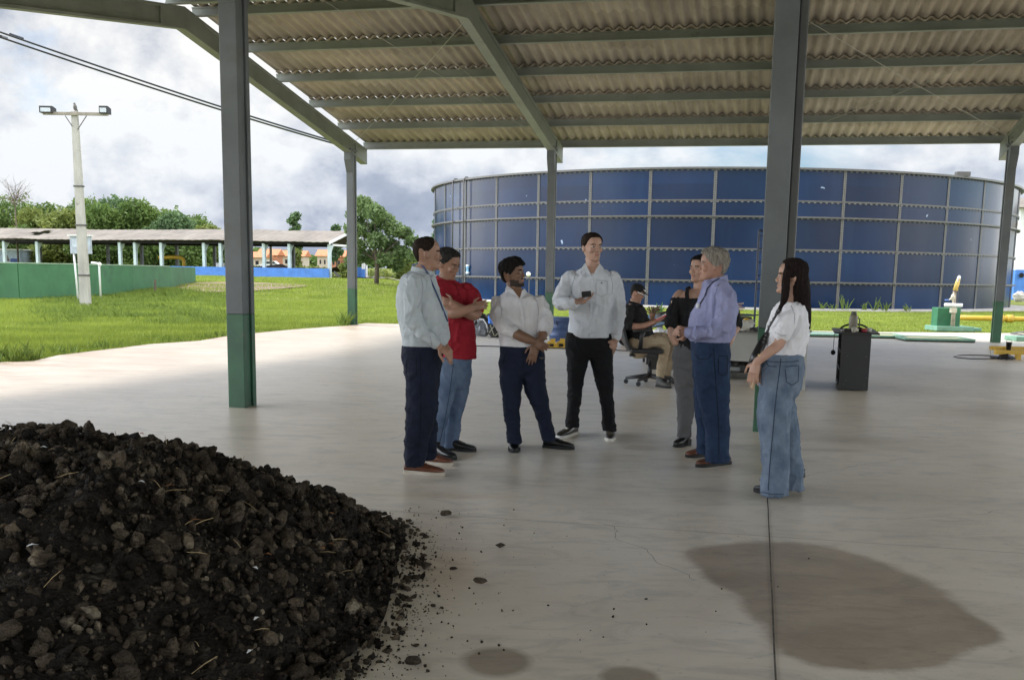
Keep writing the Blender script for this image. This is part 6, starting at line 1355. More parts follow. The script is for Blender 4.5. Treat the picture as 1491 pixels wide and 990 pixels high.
# metal rack with boards behind the desk
Yr = 20.0; rk = thing('metal_rack', 'tall dark blue metal rack left of the near right column', 'rack', (at(1103,480,Yr).x,Yr,0)); RM = mat('rack_blue', (.02,.03,.06), .5)
zt_ = at(1103,336,Yr).z; xa = at(1102,400,Yr).x; xb = at(1109.5,400,Yr).x
mb = MB(); mb.tube([(xa,Yr,0),(xa,Yr,zt_)], .02, 8); build(mb, 'post', RM, rk); mb = MB(); mb.tube([(xb,Yr,0),(xb,Yr,zt_)], .014, 8); build(mb, 'post', RM, rk)
for i in range(9): z = .35+i*.24; mb = MB(); mb.tube([(xa,Yr,z),(xb,Yr,z+.0)], .012, 6); build(mb, 'rung', RM, rk)
mb = MB(); mb.tube([(xa,Yr,zt_),(xb,Yr,zt_)], .02, 8); build(mb, 'top_rail', RM, rk)
zs = at(1085,459,Yr).z; xl = at(1030,459,Yr).x; mb = MB(); mb.box(((xa+xl)/2,Yr+.15,zs), xa-xl,.4,.03); build(mb, 'shelf', RM, rk)
for px in (1034,): mb = MB(); mb.tube([(xl,Yr,0),(xl,Yr,zs)], .018, 8); build(mb, 'post', RM, rk)
WC = [mat('stick_brown', (.30,.16,.09), .8, .2, 9), mat('stick_pale', (.45,.33,.22), .8, .2, 9)]
for k in range(8):
    z = zs+.02+.023*k; u = at(1064-2*k%5,450,Yr).x; v = at(1084-((k*7) % 9),450,Yr).x; o = thing('wood_stick', 'wooden stick in the stack on the dark rack shelf', 'stick', (u,Yr+.1,z), 'sticks stacked on the rack shelf'); mb = MB(); mb.tube([(u-.2,Yr+.12,z),(v,Yr+.0-.02*k,z+.01*(k % 3)+.004*k)], .011, 6); build(mb, 'stick', WC[k % 2], o)
q = at(1077,465,18); o = thing('crate', 'dark open crate behind the white bundle, under the rack shelf', 'crate', (q.x,18,.5)); mb = MB(); zc_ = q.z; mb.box((q.x,18,zc_/2-.02+.05), .34,.3,zc_-.1+.13); build(mb, 'box', DW, o); 
# work table with plant and clutter behind the seated man
Yt = 18.6; tx0 = at(940,490,Yt).x; tx1 = at(1012,490,Yt).x; wt = thing('work_table', 'dark work table covered in clutter behind the seated man', 'table', ((tx0+tx1)/2,Yt,0)); zt2 = at(960,466,Yt).z
mb = MB(); mb.box(((tx0+tx1)/2,Yt+.2,zt2-.015), tx1-tx0,.6,.03); build(mb, 'top', DW, wt)
for x_ in (tx0+.04, tx1-.04):
    for y_ in (Yt-.05, Yt+.45): mb = MB(); mb.box((x_,y_,(zt2-.03)/2), .04,.04,zt2-.03); build(mb, 'leg', DW, wt)
def blob(name, label, cat, c, r, material, sd, jit=.1, part='body'):
    o = thing(name, label, cat, (c[0],c[1],c[2]-r[2])); mb = MB(); mb.ell(c, *r, n=16, k=10, jit=jit); build(mb, part, material, o, smooth=True); return o
q = at(972,458,Yt); blob('tarpaulin_bundle', 'dark grey tarpaulin bundle on the work table behind the notebook', 'bundle', (q.x,Yt+.15,zt2+.07), (.16,.14,.075), mat('tarp', (.05,.05,.055), .6), 1, .08)
q = at(950,457,Yt); o = thing('flower_pot', 'brown clay pot with dried plants on the work table', 'pot', (q.x,Yt,zt2)); mb = MB(); mb.lathe((q.x,Yt,zt2+.001), [(.035,0),(.05,.08),(.055,.085),(.055,.1)], 16); build(mb, 'pot', mat('clay', (.25,.13,.08), .8), o, smooth=True)
mb = MB(); rnd = random.Random(3)
for k in range(22): a = Vector((q.x,Yt,zt2+.09)); e = a+Vector((rnd.uniform(-.1,.14),rnd.uniform(-.05,.05),rnd.uniform(.02,.14))); mb.tube([a,e],[.012,.009],4); mb.ell(e,.018,.014,.016,n=6,k=4)
build(mb, 'dried_plant', mat('dry_brown', (.16,.11,.07), .9), o)
q = at(960,449,Yt+.3); o = thing('green_plant', 'bright green spiky leaves sticking up behind the work table', 'plant', (q.x,Yt+.3,zt2)); mb = MB()
mb.lathe((q.x,Yt+.3,zt2+.001), [(.04,0),(.055,.10),(.05,.10)], 14, mi=1)
for (px, py) in ((956,441),(958,445),(965,440),(962,446),(968,446),(953,447),(964,443)):
    e = at(px,py,Yt+.3); a = Vector((q.x,Yt+.3,zt2+.09)); mb.tube([a, a.lerp(e,.55), e], [.012,.020,.003], 5, mi=0, flat=(Vector((0,1,0)),.3))
build(mb, 'leaves', [mat('leaf_bright', (.20,.42,.10), .5), M['desk_edge']], o)
q = at(960,484,17.6); o = thing('plastic_bag', 'crumpled white plastic bag on a crate beside the seated man', 'bag', (q.x,17.6,.0)); mb = MB(); mb.ell((q.x+.0,17.6,q.z), .085,.08,.07, n=16, k=10, jit=.12); mb.ell((q.x+.14,17.6,q.z-.01), .06,.06,.06, n=14, k=8, jit=.12); me = fuse(mb,.008,1,4,[(.008,30,30,'fold')]); link('bag', me, M['white_paint'], o, smooth=True); mb = MB(); mb.box((q.x+.05,17.65,(q.z-.06)/2), .36,.28,q.z-.06); build(mb, 'crate', DW, o)
# wheelbarrow
Yw = 23.4; wc = at(911,491.5,Yw); wb = thing('wheelbarrow', 'wheelbarrow with orange-red wheel and light blue tray behind the office chair', 'wheelbarrow', (wc.x,Yw,0)); r_ = wc.z
def torus(mb, c, Rr, rr, ax, n=28, m=10):
    c = Vector(c); t = Vector((0,0,1)); X = t; Y_ = ax.cross(t).normalized(); vs = []; fs = []
    for i in range(n):
        a = 2*PI*i/n; d = X*math.cos(a)+Y_*math.sin(a)
        for j in range(m): b_ = 2*PI*j/m; vs.append(c+d*(Rr+rr*math.cos(b_))+ax*(rr*math.sin(b_)))
    for i in range(n):
        for j in range(m): fs.append((i*m+j,((i+1) % n)*m+j,((i+1) % n)*m+(j+1) % m,i*m+(j+1) % m))
    mb.add(vs, fs)
wr = max(.17, r_-.0); wzc = wr; axw = Vector((.25,-1,0)).normalized()
mb = MB(); torus(mb, (wc.x,Yw,wzc), wr-.035, .036, axw); tyre = build(mb, 'tyre', M['dark'], wb, smooth=True)
mb = MB(); mb.lathe((wc.x,Yw,wzc), [(.02,-.03),(.04,-.025),(wr-.065,-.012),(wr-.05,-.02),(wr-.05,.02),(wr-.065,.012),(.04,.025),(.02,.03)], 24, Z=axw); build(mb, 'rim', mat('rim_orange', (.55,.13,.05), .6), wb, smooth=True)
for s_ in (-1,1): mb = MB(); mb.tube([(wc.x-.02,Yw+s_*.05,wzc),(wc.x+.35,Yw+s_*.16,.36),(wc.x+.9,Yw+s_*.25,.52),(wc.x+1.25,Yw+s_*.28,.62)], .016, 8); build(mb, 'frame_tube', M['galv'], wb, smooth=True)
for s_ in (-1,1): mb = MB(); mb.tube([(wc.x+.75,Yw+s_*.22,.48),(wc.x+.78,Yw+s_*.24,0)], .015, 8); build(mb, 'leg', M['galv'], wb)
mb = MB(); zt3 = .42; lo = [(-.02,-.2),(.62,-.2),(.62,.2),(-.02,.2)]; hi = [(-.22,-.32),(.85,-.32),(.85,.32),(-.22,.32)]
mb.add([(wc.x+.12+a_,Yw+b_,zt3) for a_,b_ in lo]+[(wc.x+.12+a_,Yw+b_,zt3+.25) for a_,b_ in hi], [(0,1,2,3),(0,4,5,1),(1,5,6,2),(2,6,7,3),(3,7,4,0)]); tr_ = build(mb, 'tray', mat('tray_blue', (.20,.33,.50), .5), wb); sd = tr_.modifiers.new('s','SOLIDIFY'); sd.thickness = .008
# blue water tub
tb_ = gp(816,499.5); tb0 = Vector((at(816,480,24.6).x,24.6,0)); o = thing('water_tub', 'round ribbed dark blue plastic tub on the slab behind the tall man', 'tub', tb0); TB = mat('tub_blue', (.045,.08,.19), .5, .1, 4, dirt=((.12,.14,.2), 4, .6))
mb = MB(); mb.lathe(tb0, [(.235,0),(.245,.03),(.25,.12),(.262,.13),(.262,.16),(.255,.17),(.265,.30),(.277,.31),(.277,.34),(.27,.35),(.275,.46),(.30,.47),(.305,.53),(.285,.545),(.275,.535),(.25,.30),(.235,.05)], 40); build(mb, 'tub', TB, o, smooth=True)
mb = MB(); torus(mb, tb0+Z3*.535, .292, .014, Vector((0,0,1)) if False else Vector((0,0,1)), 4, 4) if False else mb.lathe(tb0+Z3*.0, [(.285,.52),(.315,.52),(.318,.55),(.285,.555)], 40); build(mb, 'rim', TB, o, smooth=True)
q = Vector((tb0.x-.10,tb0.y-.263,.43)); mb = MB(); mb.tube([q+Vector((-.02,0,.03)), q+Vector((0,-.02,-.01)), q+Vector((.02,0,-.05))], .012, 8); build(mb, 'handle', LM['black'], o)
# yellow jack stands
for (px, l) in ((803,'yellow steel jack stand left of the blue tub'),(817,'yellow steel jack stand in front of the blue tub')):
    q = gp(px,506); o = thing('jack_stand', l, 'stand', q, 'yellow stands by the blue tub'); mb = MB(); w_ = .13
    mb.prism([q+Vector((-w_,0,0)), q+Vector((-w_,0,.05)), q+Vector((-.06,0,.13)), q+Vector((.06,0,.13)), q+Vector((w_,0,.05)), q+Vector((w_,0,0))], (0,.16,0)); build(mb, 'base', M['yellow'], o)
    mb = MB(); mb.box(q+Vector((.0,-.003,.05)), .09,.004,.06); build(mb, 'slot', M['dark'], o); mb = MB(); mb.box(q+Vector((.03,.08,.155)), .10,.12,.05); build(mb, 'saddle', M['yellow'], o)
# bags at the far edge
Yg2 = 25.9; BG = mat('bag_grey', (.20,.215,.24), .8, .15, 8, dirt=((.32,.34,.36), 5, .6)); q = at(700,491,Yg2); q.z = 0
o = thing('grey_bag', 'light grey fabric bag slumped at the far edge of the slab', 'bag', q); mb = MB(); mb.ell(q+Vector((-.02,0,.15)), .20,.14,.16); mb.ell(q+Vector((.0,0,.33)), .09,.08,.12); me = fuse(mb,.012,2,6,[(.02,9,9,'fold'),(.008,24,24,'fold')]); link('bag', me, BG, o, smooth=True); mb = MB(); mb.tube([q+Vector((-.04,-.06,.42)), q+Vector((.06,-.10,.42)), q+Vector((.14,-.10,.30)), q+Vector((.17,-.10,.12))], .014, 6); build(mb, 'strap', M['white_paint'], o)
q = at(693,478,26.5); q.z = 0; o = thing('black_bag', 'black bag behind the light grey bag', 'bag', q+Vector((.1,0,0))); mb = MB(); mb.ell(q+Vector((.13,0,.25)), .26,.15,.27); mb.ell(q+Vector((.30,0,.42)), .12,.1,.1); me = fuse(mb,.014,2,7,[(.02,9,9,'fold')]); link('bag', me, M['black_plastic'], o, smooth=True); mb = MB(); mb.tube([q+Vector((-.12,-.16,.10)), q+Vector((-.02,-.18,.34)), q+Vector((.12,-.17,.50))], .012, 6); build(mb, 'strap', M['galv'], o)
q = at(714.5,465,25.7); o = thing('blue_bag', 'bright blue plastic bag on top of the black bag', 'bag', q); mb = MB(); mb.ell(q, .07,.06,.11); mb.ell(q+Vector((.03,0,-.05)), .06,.05,.07); me = fuse(mb,.009,1,8,[(.01,20,20,'fold')]); link('bag', me, mat('bag_blue', (.07,.22,.70), .5), o, smooth=True)
q = at(721,492,25.8); q.z = 0; o = thing('backpack', 'open dark backpack with pale straps beside the light grey bag', 'backpack', q); mb = MB(); mb.ell(q+Vector((.02,0,.14)), .17,.12,.16); me = fuse(mb,.012,2,9,[(.02,12,12,'fold')]); link('body', me, mat('pack_dark', (.035,.035,.035), .8), o, smooth=True)
for (a_, b_) in (((-.12,.30),(-.02,.04)),((-.02,.32),(.10,.24)),((.10,.24),(.10,.03)),((-.14,.12),(-.02,.28)),((.0,.04),(.12,.16))): mb = MB(); mb.tube([q+Vector((a_[0],-.14,a_[1])), q+Vector(((a_[0]+b_[0])/2,-.16,(a_[1]+b_[1])/2)), q+Vector((b_[0],-.14,b_[1]))], .011, 6); build(mb, 'strap', mat('strap_khaki', (.35,.36,.28), .8), o)
q = gp(708,493); o = thing('angle_bar', 'thin grey metal bar on the floor in front of the bags', 'bar', q); mb = MB(); a = gp(688,490.5); b2 = gp(728,494.5); beam_along(mb, a, b2, .05, 0, .035, Vector((0,1,0))); build(mb, 'bar', M['galv'], o)
# power cable across the far floor
o = thing('floor_cable', 'thin dark cable lying across the slab behind the group', 'cable', gp(760,505)); mb = MB(); pts = [(660,503),(700,504.6),(735,505.5),(790,507),(830,508.5),(880,510),(915,511.5),(960,513),(1010,513),(1060,512)]; mb.tube([gp(x,y)+Z3*.012 for x, y in pts], .011, 6); build(mb, 'cable', LM['black'], o, smooth=True)
# black cabinet with thermos
Yc = 14.65; c0 = gp(1242,568.8); cw = .385; kb_ = thing('black_cabinet', 'small black cabinet-desk standing alone right of the woman in white', 'cabinet', c0); BK = mat('cabinet_black', (.005,.005,.0055), .45, .1, 4); hcab = .78
fw = Vector((.262,1,0)).normalized(); sw = Vector((fw.y,-fw.x,0))
def K3(u, v, z): return c0 + sw*u + fw*v + Z3*z
mb = MB(); mb.box(K3(0,.01,hcab/2), cw,.02,hcab-.02, sw, fw, Z3); ep = build(mb, 'end_panel', BK, kb_, bevel=.003)
for (u, z) in ((-.13,.08),(.14,.08),(-.11,.47),(.14,.47),(-.10,.14),(.16,.18)): mb = MB(); mb.lathe(K3(u,-.002,z), [(.007,0),(.007,.002)], 10, Z=-fw); build(mb, 'screw_cap', M['galv'], ep)
mb = MB(); mb.box(K3(0,1.18,hcab/2), cw,.02,hcab-.02, sw, fw, Z3); build(mb, 'end_panel', BK, kb_)
for z in (.06,.28,.52): mb = MB(); mb.box(K3(0,.595,z), cw-.01,1.148,.018, sw, fw, Z3); s1 = build(mb, 'shelf', BK, kb_); mb = MB(); mb.box(K3(-cw/2-.001,.595,z), .006,1.14,.018, sw, fw, Z3); build(mb, 'edging', M['galv'], s1)
mb = MB(); mb.box(K3(cw/2-.01,.595,hcab/2), .016,1.148,hcab-.05, sw, fw, Z3); build(mb, 'back_panel', BK, kb_)
mb = MB(); mb.box(K3(.0,.58,hcab+.004), cw+.20,1.34,.024, sw, fw, Z3); build(mb, 'top', BK, kb_, bevel=.003)
mb = MB(); mb.box(K3(-.155,.98,.30), .06,.05,.60, sw, fw, Z3); build(mb, 'divider', BK, kb_)
zt4 = hcab+.017; q = K3(-.045,.22,zt4); o = thing('thermos', 'olive thermos bottle standing on the black cabinet', 'thermos', q); OL = mat('thermos_olive', (.17,.155,.115), .5, .08, 5)
mb = MB(); mb.lathe(q, [(.050,0),(.056,.01),(.058,.16),(.054,.20),(.040,.235)], 24); build(mb, 'bottle', OL, o, smooth=True); mb = MB(); mb.lathe(q+Z3*.232, [(.038,0),(.036,.035),(.026,.04)], 20); build(mb, 'cap', mat('cap_dark', (.06,.06,.055), .5), o, smooth=True); mb = MB(); mb.tube([q+Vector((.055,0,.19)),q+Vector((.085,0,.17)),q+Vector((.085,0,.06)),q+Vector((.055,0,.03))], .009, 8); build(mb, 'handle', LM['black'], o, smooth=True)
q = K3(.0,.75,zt4); o = thing('steering_hoop', 'black rubber hoop lying upright on the black cabinet behind the thermos', 'hoop', q); mb = MB(); P = [q+Vector((.20*math.cos(R(a)), 0, .085*math.sin(R(a))-.005)) for a in range(0,181,15)]; mb.tube(P, .014, 8); build(mb, 'hoop', LM['black'], o, smooth=True)
JN = [('white_rag','crumpled pale rag in front of the thermos',-.03,.06,(.05,.04,.035),(.45,.43,.36)),('red_tape','small dark red roll right of the thermos on the cabinet',.10,.10,(.04,.04,.025),(.25,.02,.03)),('glove','dark glove lying left of the thermos',-.11,.10,(.055,.04,.020),(.04,.035,.03)),('plastic_cup','pale cup at the right edge of the cabinet top',.165,.14,(.03,.03,.03),(.40,.42,.36)),('tool_pouch','black tool pouch between thermos and red roll',.04,.18,(.05,.05,.03),(.015,.015,.015)),('yellow_cloth','yellowish cloth at the foot of the thermos',-.005,.10,(.03,.03,.025),(.45,.36,.12)),('small_parts','grey metal part at the left edge of the cabinet top',-.165,.12,(.05,.03,.015),(.3,.3,.3))]
for k, (nm, l, u, v, r3, c) in enumerate(JN):
    q = K3(u,v,zt4+r3[2]*.85); o = thing(nm, l, nm.replace('_',' '), q-Z3*r3[2]*.85); mb = MB()
    if nm in ('red_tape','plastic_cup'): mb.lathe(q-Z3*r3[2]*.8, [(r3[0]*.8,0),(r3[0],.004),(r3[0]*(.95 if nm == 'red_tape' else 1.15),r3[2]*1.9),(r3[0]*.5,r3[2]*1.9)], 18); build(mb, 'body', mat(nm, c, .5), o, smooth=True)
    else: mb.ell(q, *r3, n=14, k=8); mb.ell(q+Vector((r3[0]*.5,.01,r3[2]*.3)), r3[0]*.5, r3[1]*.6, r3[2]*.7); me = fuse(mb,.005,1,k,[(.006,40,40,'fold')]); link('body', me, mat(nm, c, .7), o, smooth=True)
q = K3(-.26,.93,.50); q = at(1213,513,15.6); o = thing('black_ball', 'dark round float hanging beside the left of the black cabinet', 'float', q); mb = MB(); mb.ell(q, .035,.035,.038); build(mb, 'float', LM['black'], o, smooth=True); mb = MB(); mb.tube([q+Z3*.03, K3(-.26,.9,hcab-.01)], .004, 5); build(mb, 'cord', LM['black'], o)
# low framed trays on the floor
for (xa_, xb_, y_, dpth, l) in ((1150,1228,490,1.3,'mint framed floor tray left of the black cabinet'),(1256,1316,492.5,1.3,'mint and yellow floor tray right of the black cabinet'),(1318,1412,497,1.3,'long yellow-topped floor tray in front of the green block')):
    a = gp(xa_,y_); b2 = gp(xb_,y_+(.5 if xb_ < 1320 else 1)); b2 = Vector((b2.x, a.y+(a.x-b2.x)*.1, 0)); t = (b2-a).normalized(); nn = Vector((-t.y,t.x,0)); ln = (b2-a).length
    o = thing('floor_tray', l, 'tray', a, 'framed trays at the far edge of the slab'); g_ = lambda u,v,z: a+t*u+nn*v+Z3*z
    mb = MB(); mb.box(g_(ln/2,dpth/2,.025), ln-.01,dpth-.01,.03, t, nn, Z3); build(mb, 'underframe', M['dark'], o)
    mb = MB(); 
    for c_, sx, sy in ((g_(ln/2,.05,.06),ln,.10),(g_(ln/2,dpth-.05,.06),ln,.10)): mb.box(c_, sx, sy, .045, t, nn, Z3)
    for c_ in (g_(.05,dpth/2,.06), g_(ln-.05,dpth/2,.06)): mb.box(c_, .10, dpth-.204, .045, t, nn, Z3)
    build(mb, 'frame', M['mint'], o); mb = MB(); mb.box(g_(ln/2,dpth/2,.052), ln-.204,dpth-.204,.02, t, nn, Z3); build(mb, 'panel', mat('tray_panel', (.50,.50,.30) if xa_ > 1200 else (.30,.45,.38), .7, .15, 3), o)
# green block with the valve
v0 = gp(1384,482); o = thing('pump_block', 'green concrete block with a wide mint plinth at the edge of the lawn', 'block', v0); Yv = v0.y; ppm = FPX/Yv
def V3(px, py, dy=0): return at(px, py, Yv+dy)
a = V3(1367.5,478); b2 = V3(1401,478); zt5 = V3(1384,448.5).z; mb = MB(); mb.box(((a.x+b2.x)/2, Yv+.45, zt5/2), b2.x-a.x, .5, zt5); build(mb, 'block', M['block_green'], o, bevel=.015)
a = V3(1362,483); b2 = V3(1416,483); mb = MB(); mb.box(((a.x+b2.x)/2, Yv+.4, .07), b2.x-a.x, 1.0, .14); build(mb, 'plinth', M['mint'], o, bevel=.01)
a = V3(1416,482); b2 = V3(1431,482); mb = MB(); mb.box(((a.x+b2.x)/2+.01, Yv+.45, .05), b2.x-a.x, .7, .10); build(mb, 'side_slab', M['mint'], o, bevel=.01)
vz = thing('winch_post', 'pale winch post with blue crank and yellow arm in front of the green block', 'winch', V3(1388,478)-Vector((0,0,0))); CR_ = mat('old_cream', (.55,.52,.42), .7, .15, 8)
mb = MB(); mb.tube([V3(1386.5,480,.05), V3(1388.5,455,.05), V3(1390,424,.05)], [.07,.055,.05], 10); build(mb, 'post', mat('post_rusty', (.36,.31,.24), .8, .25, 6), vz, smooth=True)
mb = MB(); c_ = V3(1388,452,-.02); mb.box(c_, .16,.16,.14); build(mb, 'bracket', CR_, vz)
mb = MB(); mb.tube([V3(1375.5,444,0), V3(1401,444.5,0)], .055, 12); build(mb, 'handlebar', M['white_paint'], vz, smooth=True)
mb = MB(); mb.tube([V3(1391,423,.0), V3(1394,412,.0), V3(1396,406,0)], [.075,.065,.05], 10); build(mb, 'yellow_arm', mat('arm_yellow', (.62,.45,.12), .6, .15, 9), vz, smooth=True)
mb = MB(); mb.ell(V3(1396.5,404.5,0), .05,.05,.07); mb.tube([V3(1394.5,411,-.05), V3(1394.5,404,-.05)], .02, 6); build(mb, 'hook', M['white_paint'], vz, smooth=True)
mb = MB(); mb.ell(V3(1387.5,433,-.05), .06,.06,.11); mb.tube([V3(1386,433,-.1), V3(1382,437,-.12), V3(1381.5,436.5,-.15)], .02, 6); build(mb, 'gearbox', CR_, vz, smooth=True)
mb = MB(); mb.tube([V3(1382,437,-.15), V3(1376,437,-.15)], .022, 8); build(mb, 'crank_handle', mat('crank_blue', (.08,.16,.45), .5), vz, smooth=True)
mb = MB(); mb.tube([V3(1396,406,-.05), V3(1394.5,441,-.05)], .007, 5); build(mb, 'cable', M['galv'], vz)
# yellow pipe in the lawn
yp = thing('yellow_pipe', 'long yellow pipe lying low across the lawn on the right', 'pipe', at(1440,466,41)); mb = MB(); mb.tube([at(1398,462.5,41), at(1436,463.5,41), at(1464,464,41), at(1520,465,41), at(1600,467,41)], .095, 12); build(mb, 'pipe', M['yellow'], yp, smooth=True)
for px in (1456,1470): mb = MB(); mb.lathe(at(px,464,41), [(.11,-.12),(.145,-.12),(.145,.12),(.11,.12)], 16, Z=Vector((1,0,0))); build(mb, 'flange', M['yellow'], yp, smooth=True)
# yellow trestle with bucket, cable loop
Yy = 21.2; q0 = at(1442,505,Yy+.5); tt = thing('yellow_trestle', 'low yellow steel trestle cut by the right edge of the picture', 'trestle', (at(1482,524,Yy).x,Yy,0))
z1_ = at(1445,506.5,Yy+.5).z; mb = MB(); xa = q0.x; beam_along(mb, Vector((xa,Yy+.5,z1_-.04)), Vector((xa+1.6,Yy+.5,z1_-.04)), .10, 0, .075, Vector((0,1,0))); build(mb, 'back_beam', M['yellow'], tt)
z2_ = at(1450,512.5,Yy).z; xb_ = at(1449,512,Yy).x; mb = MB(); beam_along(mb, Vector((xb_,Yy,z2_-.045)), Vector((xb_+1.6,Yy,z2_-.045)), .10, 0, .085, Vector((0,1,0))); build(mb, 'front_beam', M['yellow'], tt)
for x_, y_ in ((at(1482,520,Yy).x,Yy),(at(1478,520,Yy).x+.9,Yy),(at(1476,520,Yy).x+.1,Yy+.5),(at(1476,520,Yy).x+1,Yy+.5)): mb = MB(); mb.box((x_,y_,(z2_-.045)/2), .09,.09,z2_-.045); build(mb, 'leg', M['yellow'], tt)
for x_ in (xb_+.42, xb_+1.2): mb = MB(); beam_along(mb, Vector((x_,Yy+.051,z2_-.04)), Vector((x_,Yy+.449,z1_-.04)), .08, 0, .06, Vector((1,0,0))); build(mb, 'cross_beam', M['yellow'], tt)
q = at(1465,509,Yy+.1); q.z = z2_+.04; o = thing('black_bucket', 'small black bucket standing on the yellow trestle', 'bucket', q+Vector((0,-.1,0))); b_ = o.location; mb = MB(); mb.lathe(b_, [(.045,.001),(.055,.14),(.060,.145),(.060,.16),(.050,.16),(.04,.02)], 22); build(mb, 'bucket', LM['black'], o, smooth=True); mb = MB(); mb.tube([b_+Vector((.055*math.cos(R(a)),0,.16+.06*math.sin(R(a)))) for a in range(0,181,20)], .004, 5); build(mb, 'handle', M['galv'], o)
q = gp(1466,524); o = thing('welding_tool', 'black tool lying on the floor under the yellow trestle', 'tool', q); mb = MB(); mb.tube([q+Vector((-.14,0,.05)), q+Vector((0,0,.07)), q+Vector((.16,0,.03))], [.05,.055,.02], 10); mb.box(q+Vector((.05,.02,.04)), .12,.1,.08); build(mb, 'body', LM['black'], o)
o = thing('cable_loop', 'loop of black cable on the floor left of the yellow trestle', 'cable', gp(1420,521)); mb = MB(); pts = [(1448,519),(1430,518),(1410,517.5),(1396,518),(1389,519.8),(1396,522),(1415,523.2),(1436,523.3),(1447,522.5)]; mb.tube([gp(x,y)+Z3*.012 for x, y in pts], .010, 6); build(mb, 'cable', LM['black'], o, smooth=True); mb = MB(); mb.tube([gp(1443,521.5)+Z3*.03, gp(1455,523)+Z3*.03], [.03,.035], 8); mb.tube([gp(1443,521.5)+Z3*.03, Vector((at(1441,508,Yy).x,Yy,.25))], .004, 5); build(mb, 'plug', LM['black'], o)
q = gp(1484,497); o = thing('mint_slab', 'small mint green slab at the right edge beyond the corner column', 'slab', q); mb = MB(); mb.box(q+Vector((.6,.3,.06)), 1.4,.7,.12); build(mb, 'slab', M['mint'], o, bevel=.01)
q = gp(1472,489); o = thing('steel_frame', 'dark flat steel frame lying behind the mint slab at the right edge', 'frame', q); mb = MB(); P = [gp(1472,488), gp(1492,485), gp(1530,486), gp(1500,492), gp(1472,488)]; mb.tube([p+Z3*.05 for p in P], .025, 6); build(mb, 'frame', M['desk_edge'], o)

# ------------------------------------------------------------------ the black heap
def hh_(x, y):
    x = np.asarray(x, float); y = np.asarray(y, float)
    dx = np.maximum(x-(-1.72), 0) + np.maximum(-5.2-x, 0); dy = np.maximum(4.0-y, 0)*.9 + np.maximum(y-5.75, 0)*1.05
    edge = .10*vnoise(np.stack([x*1.1, y*1.1, x*0+3], -1), 4)
    d = np.sqrt(dx*dx + dy*dy) + edge
    h = .585 - .53*np.maximum(d, 0)
    h = np.where(h < .10, .10*np.exp((h-.10)/.10) - .02, h)
    s = .09*vnoise(np.stack([x*1.3, y*1.3, x*0], -1), 8) + .035*vnoise(np.stack([x*4, y*4, x*0], -1), 9)
    return h - .0 + s*np.clip(h/.25, 0, 1) - .03*np.exp(-((x+3.0)**2)/.6)
def soil(name, c, c2, pale):
    m = mat(name, c, .95, .3, 7, .9, 60, spec=.12, col2=c2, detail=10, dirt=(pale, 7.5, .55)); return m
M['soil'] = soil('black_soil', (.040,.033,.026), (.015,.0125,.010), (.10,.085,.066))
M['clod'] = soil('clod_dark', (.125,.096,.068), (.030,.023,.017), (.30,.245,.17))
M['clod2'] = soil('clod_brown', (.21,.162,.112), (.052,.041,.030), (.40,.325,.225))
M['clod3'] = soil('clod_tan', (.36,.30,.21), (.15,.12,.085), (.46,.39,.28))
nx, ny = 300, 200; xs = np.linspace(-6.5,-.25,nx); ys = np.linspace(2.2,8.2,ny); X, Y_ = np.meshgrid(xs, ys); Hh = hh_(X.ravel(), Y_.ravel()).reshape(X.shape)
Hh = Hh + .016*vnoise(np.stack([X.ravel()*16, Y_.ravel()*16, X.ravel()*0], -1), 2).reshape(X.shape)*(Hh > .03) - .012
vs = np.stack([X, Y_, Hh], -1).reshape(-1,3); keep = Hh > -.008; fs = []
for j in range(ny-1):
    r0 = keep[j]; r1 = keep[j+1]
    for i in range(nx-1):
        if r0[i] or r0[i+1] or r1[i] or r1[i+1]: fs.append((j*nx+i, j*nx+i+1, (j+1)*nx+i+1, (j+1)*nx+i))
me = bpy.data.meshes.new('soil_heap'); me.from_pydata(vs.tolist(), [], fs); me.update(); heap = link('soil_heap', me, M['soil'], smooth=True); heap['kind'] = 'stuff'; heap['label'] = 'big heap of black clotted soil on the slab in the left foreground'
def clod_variants(k, sub, rough):
    out = []
    for s in range(k):
        bm = bmesh.new(); bmesh.ops.create_icosphere(bm, subdivisions=sub, radius=1); co = np.array([v.co[:] for v in bm.verts]); f = np.array([[v.index for v in fc.verts] for fc in bm.faces]); bm.free()
        r = 1 + rough*vnoise(co*1.3+s*5, s) + rough*.6*vnoise(co*2.9+s, s+30) + rough*.55*vnoise(co*6, s+60)
        co = co*r[:,None]
        # a few broken flat faces
        rg = np.random.default_rng(s+200)
        for _ in range(9):
            nrm = rg.normal(size=3); nrm /= np.linalg.norm(nrm); d = co@nrm; ov = np.maximum(d-.60, 0); co = co - ov[:,None]*nrm*.85
        out.append((co*np.array([1, .8+.3*rg.random(), .48+.30*rg.random()]), f))
    return out
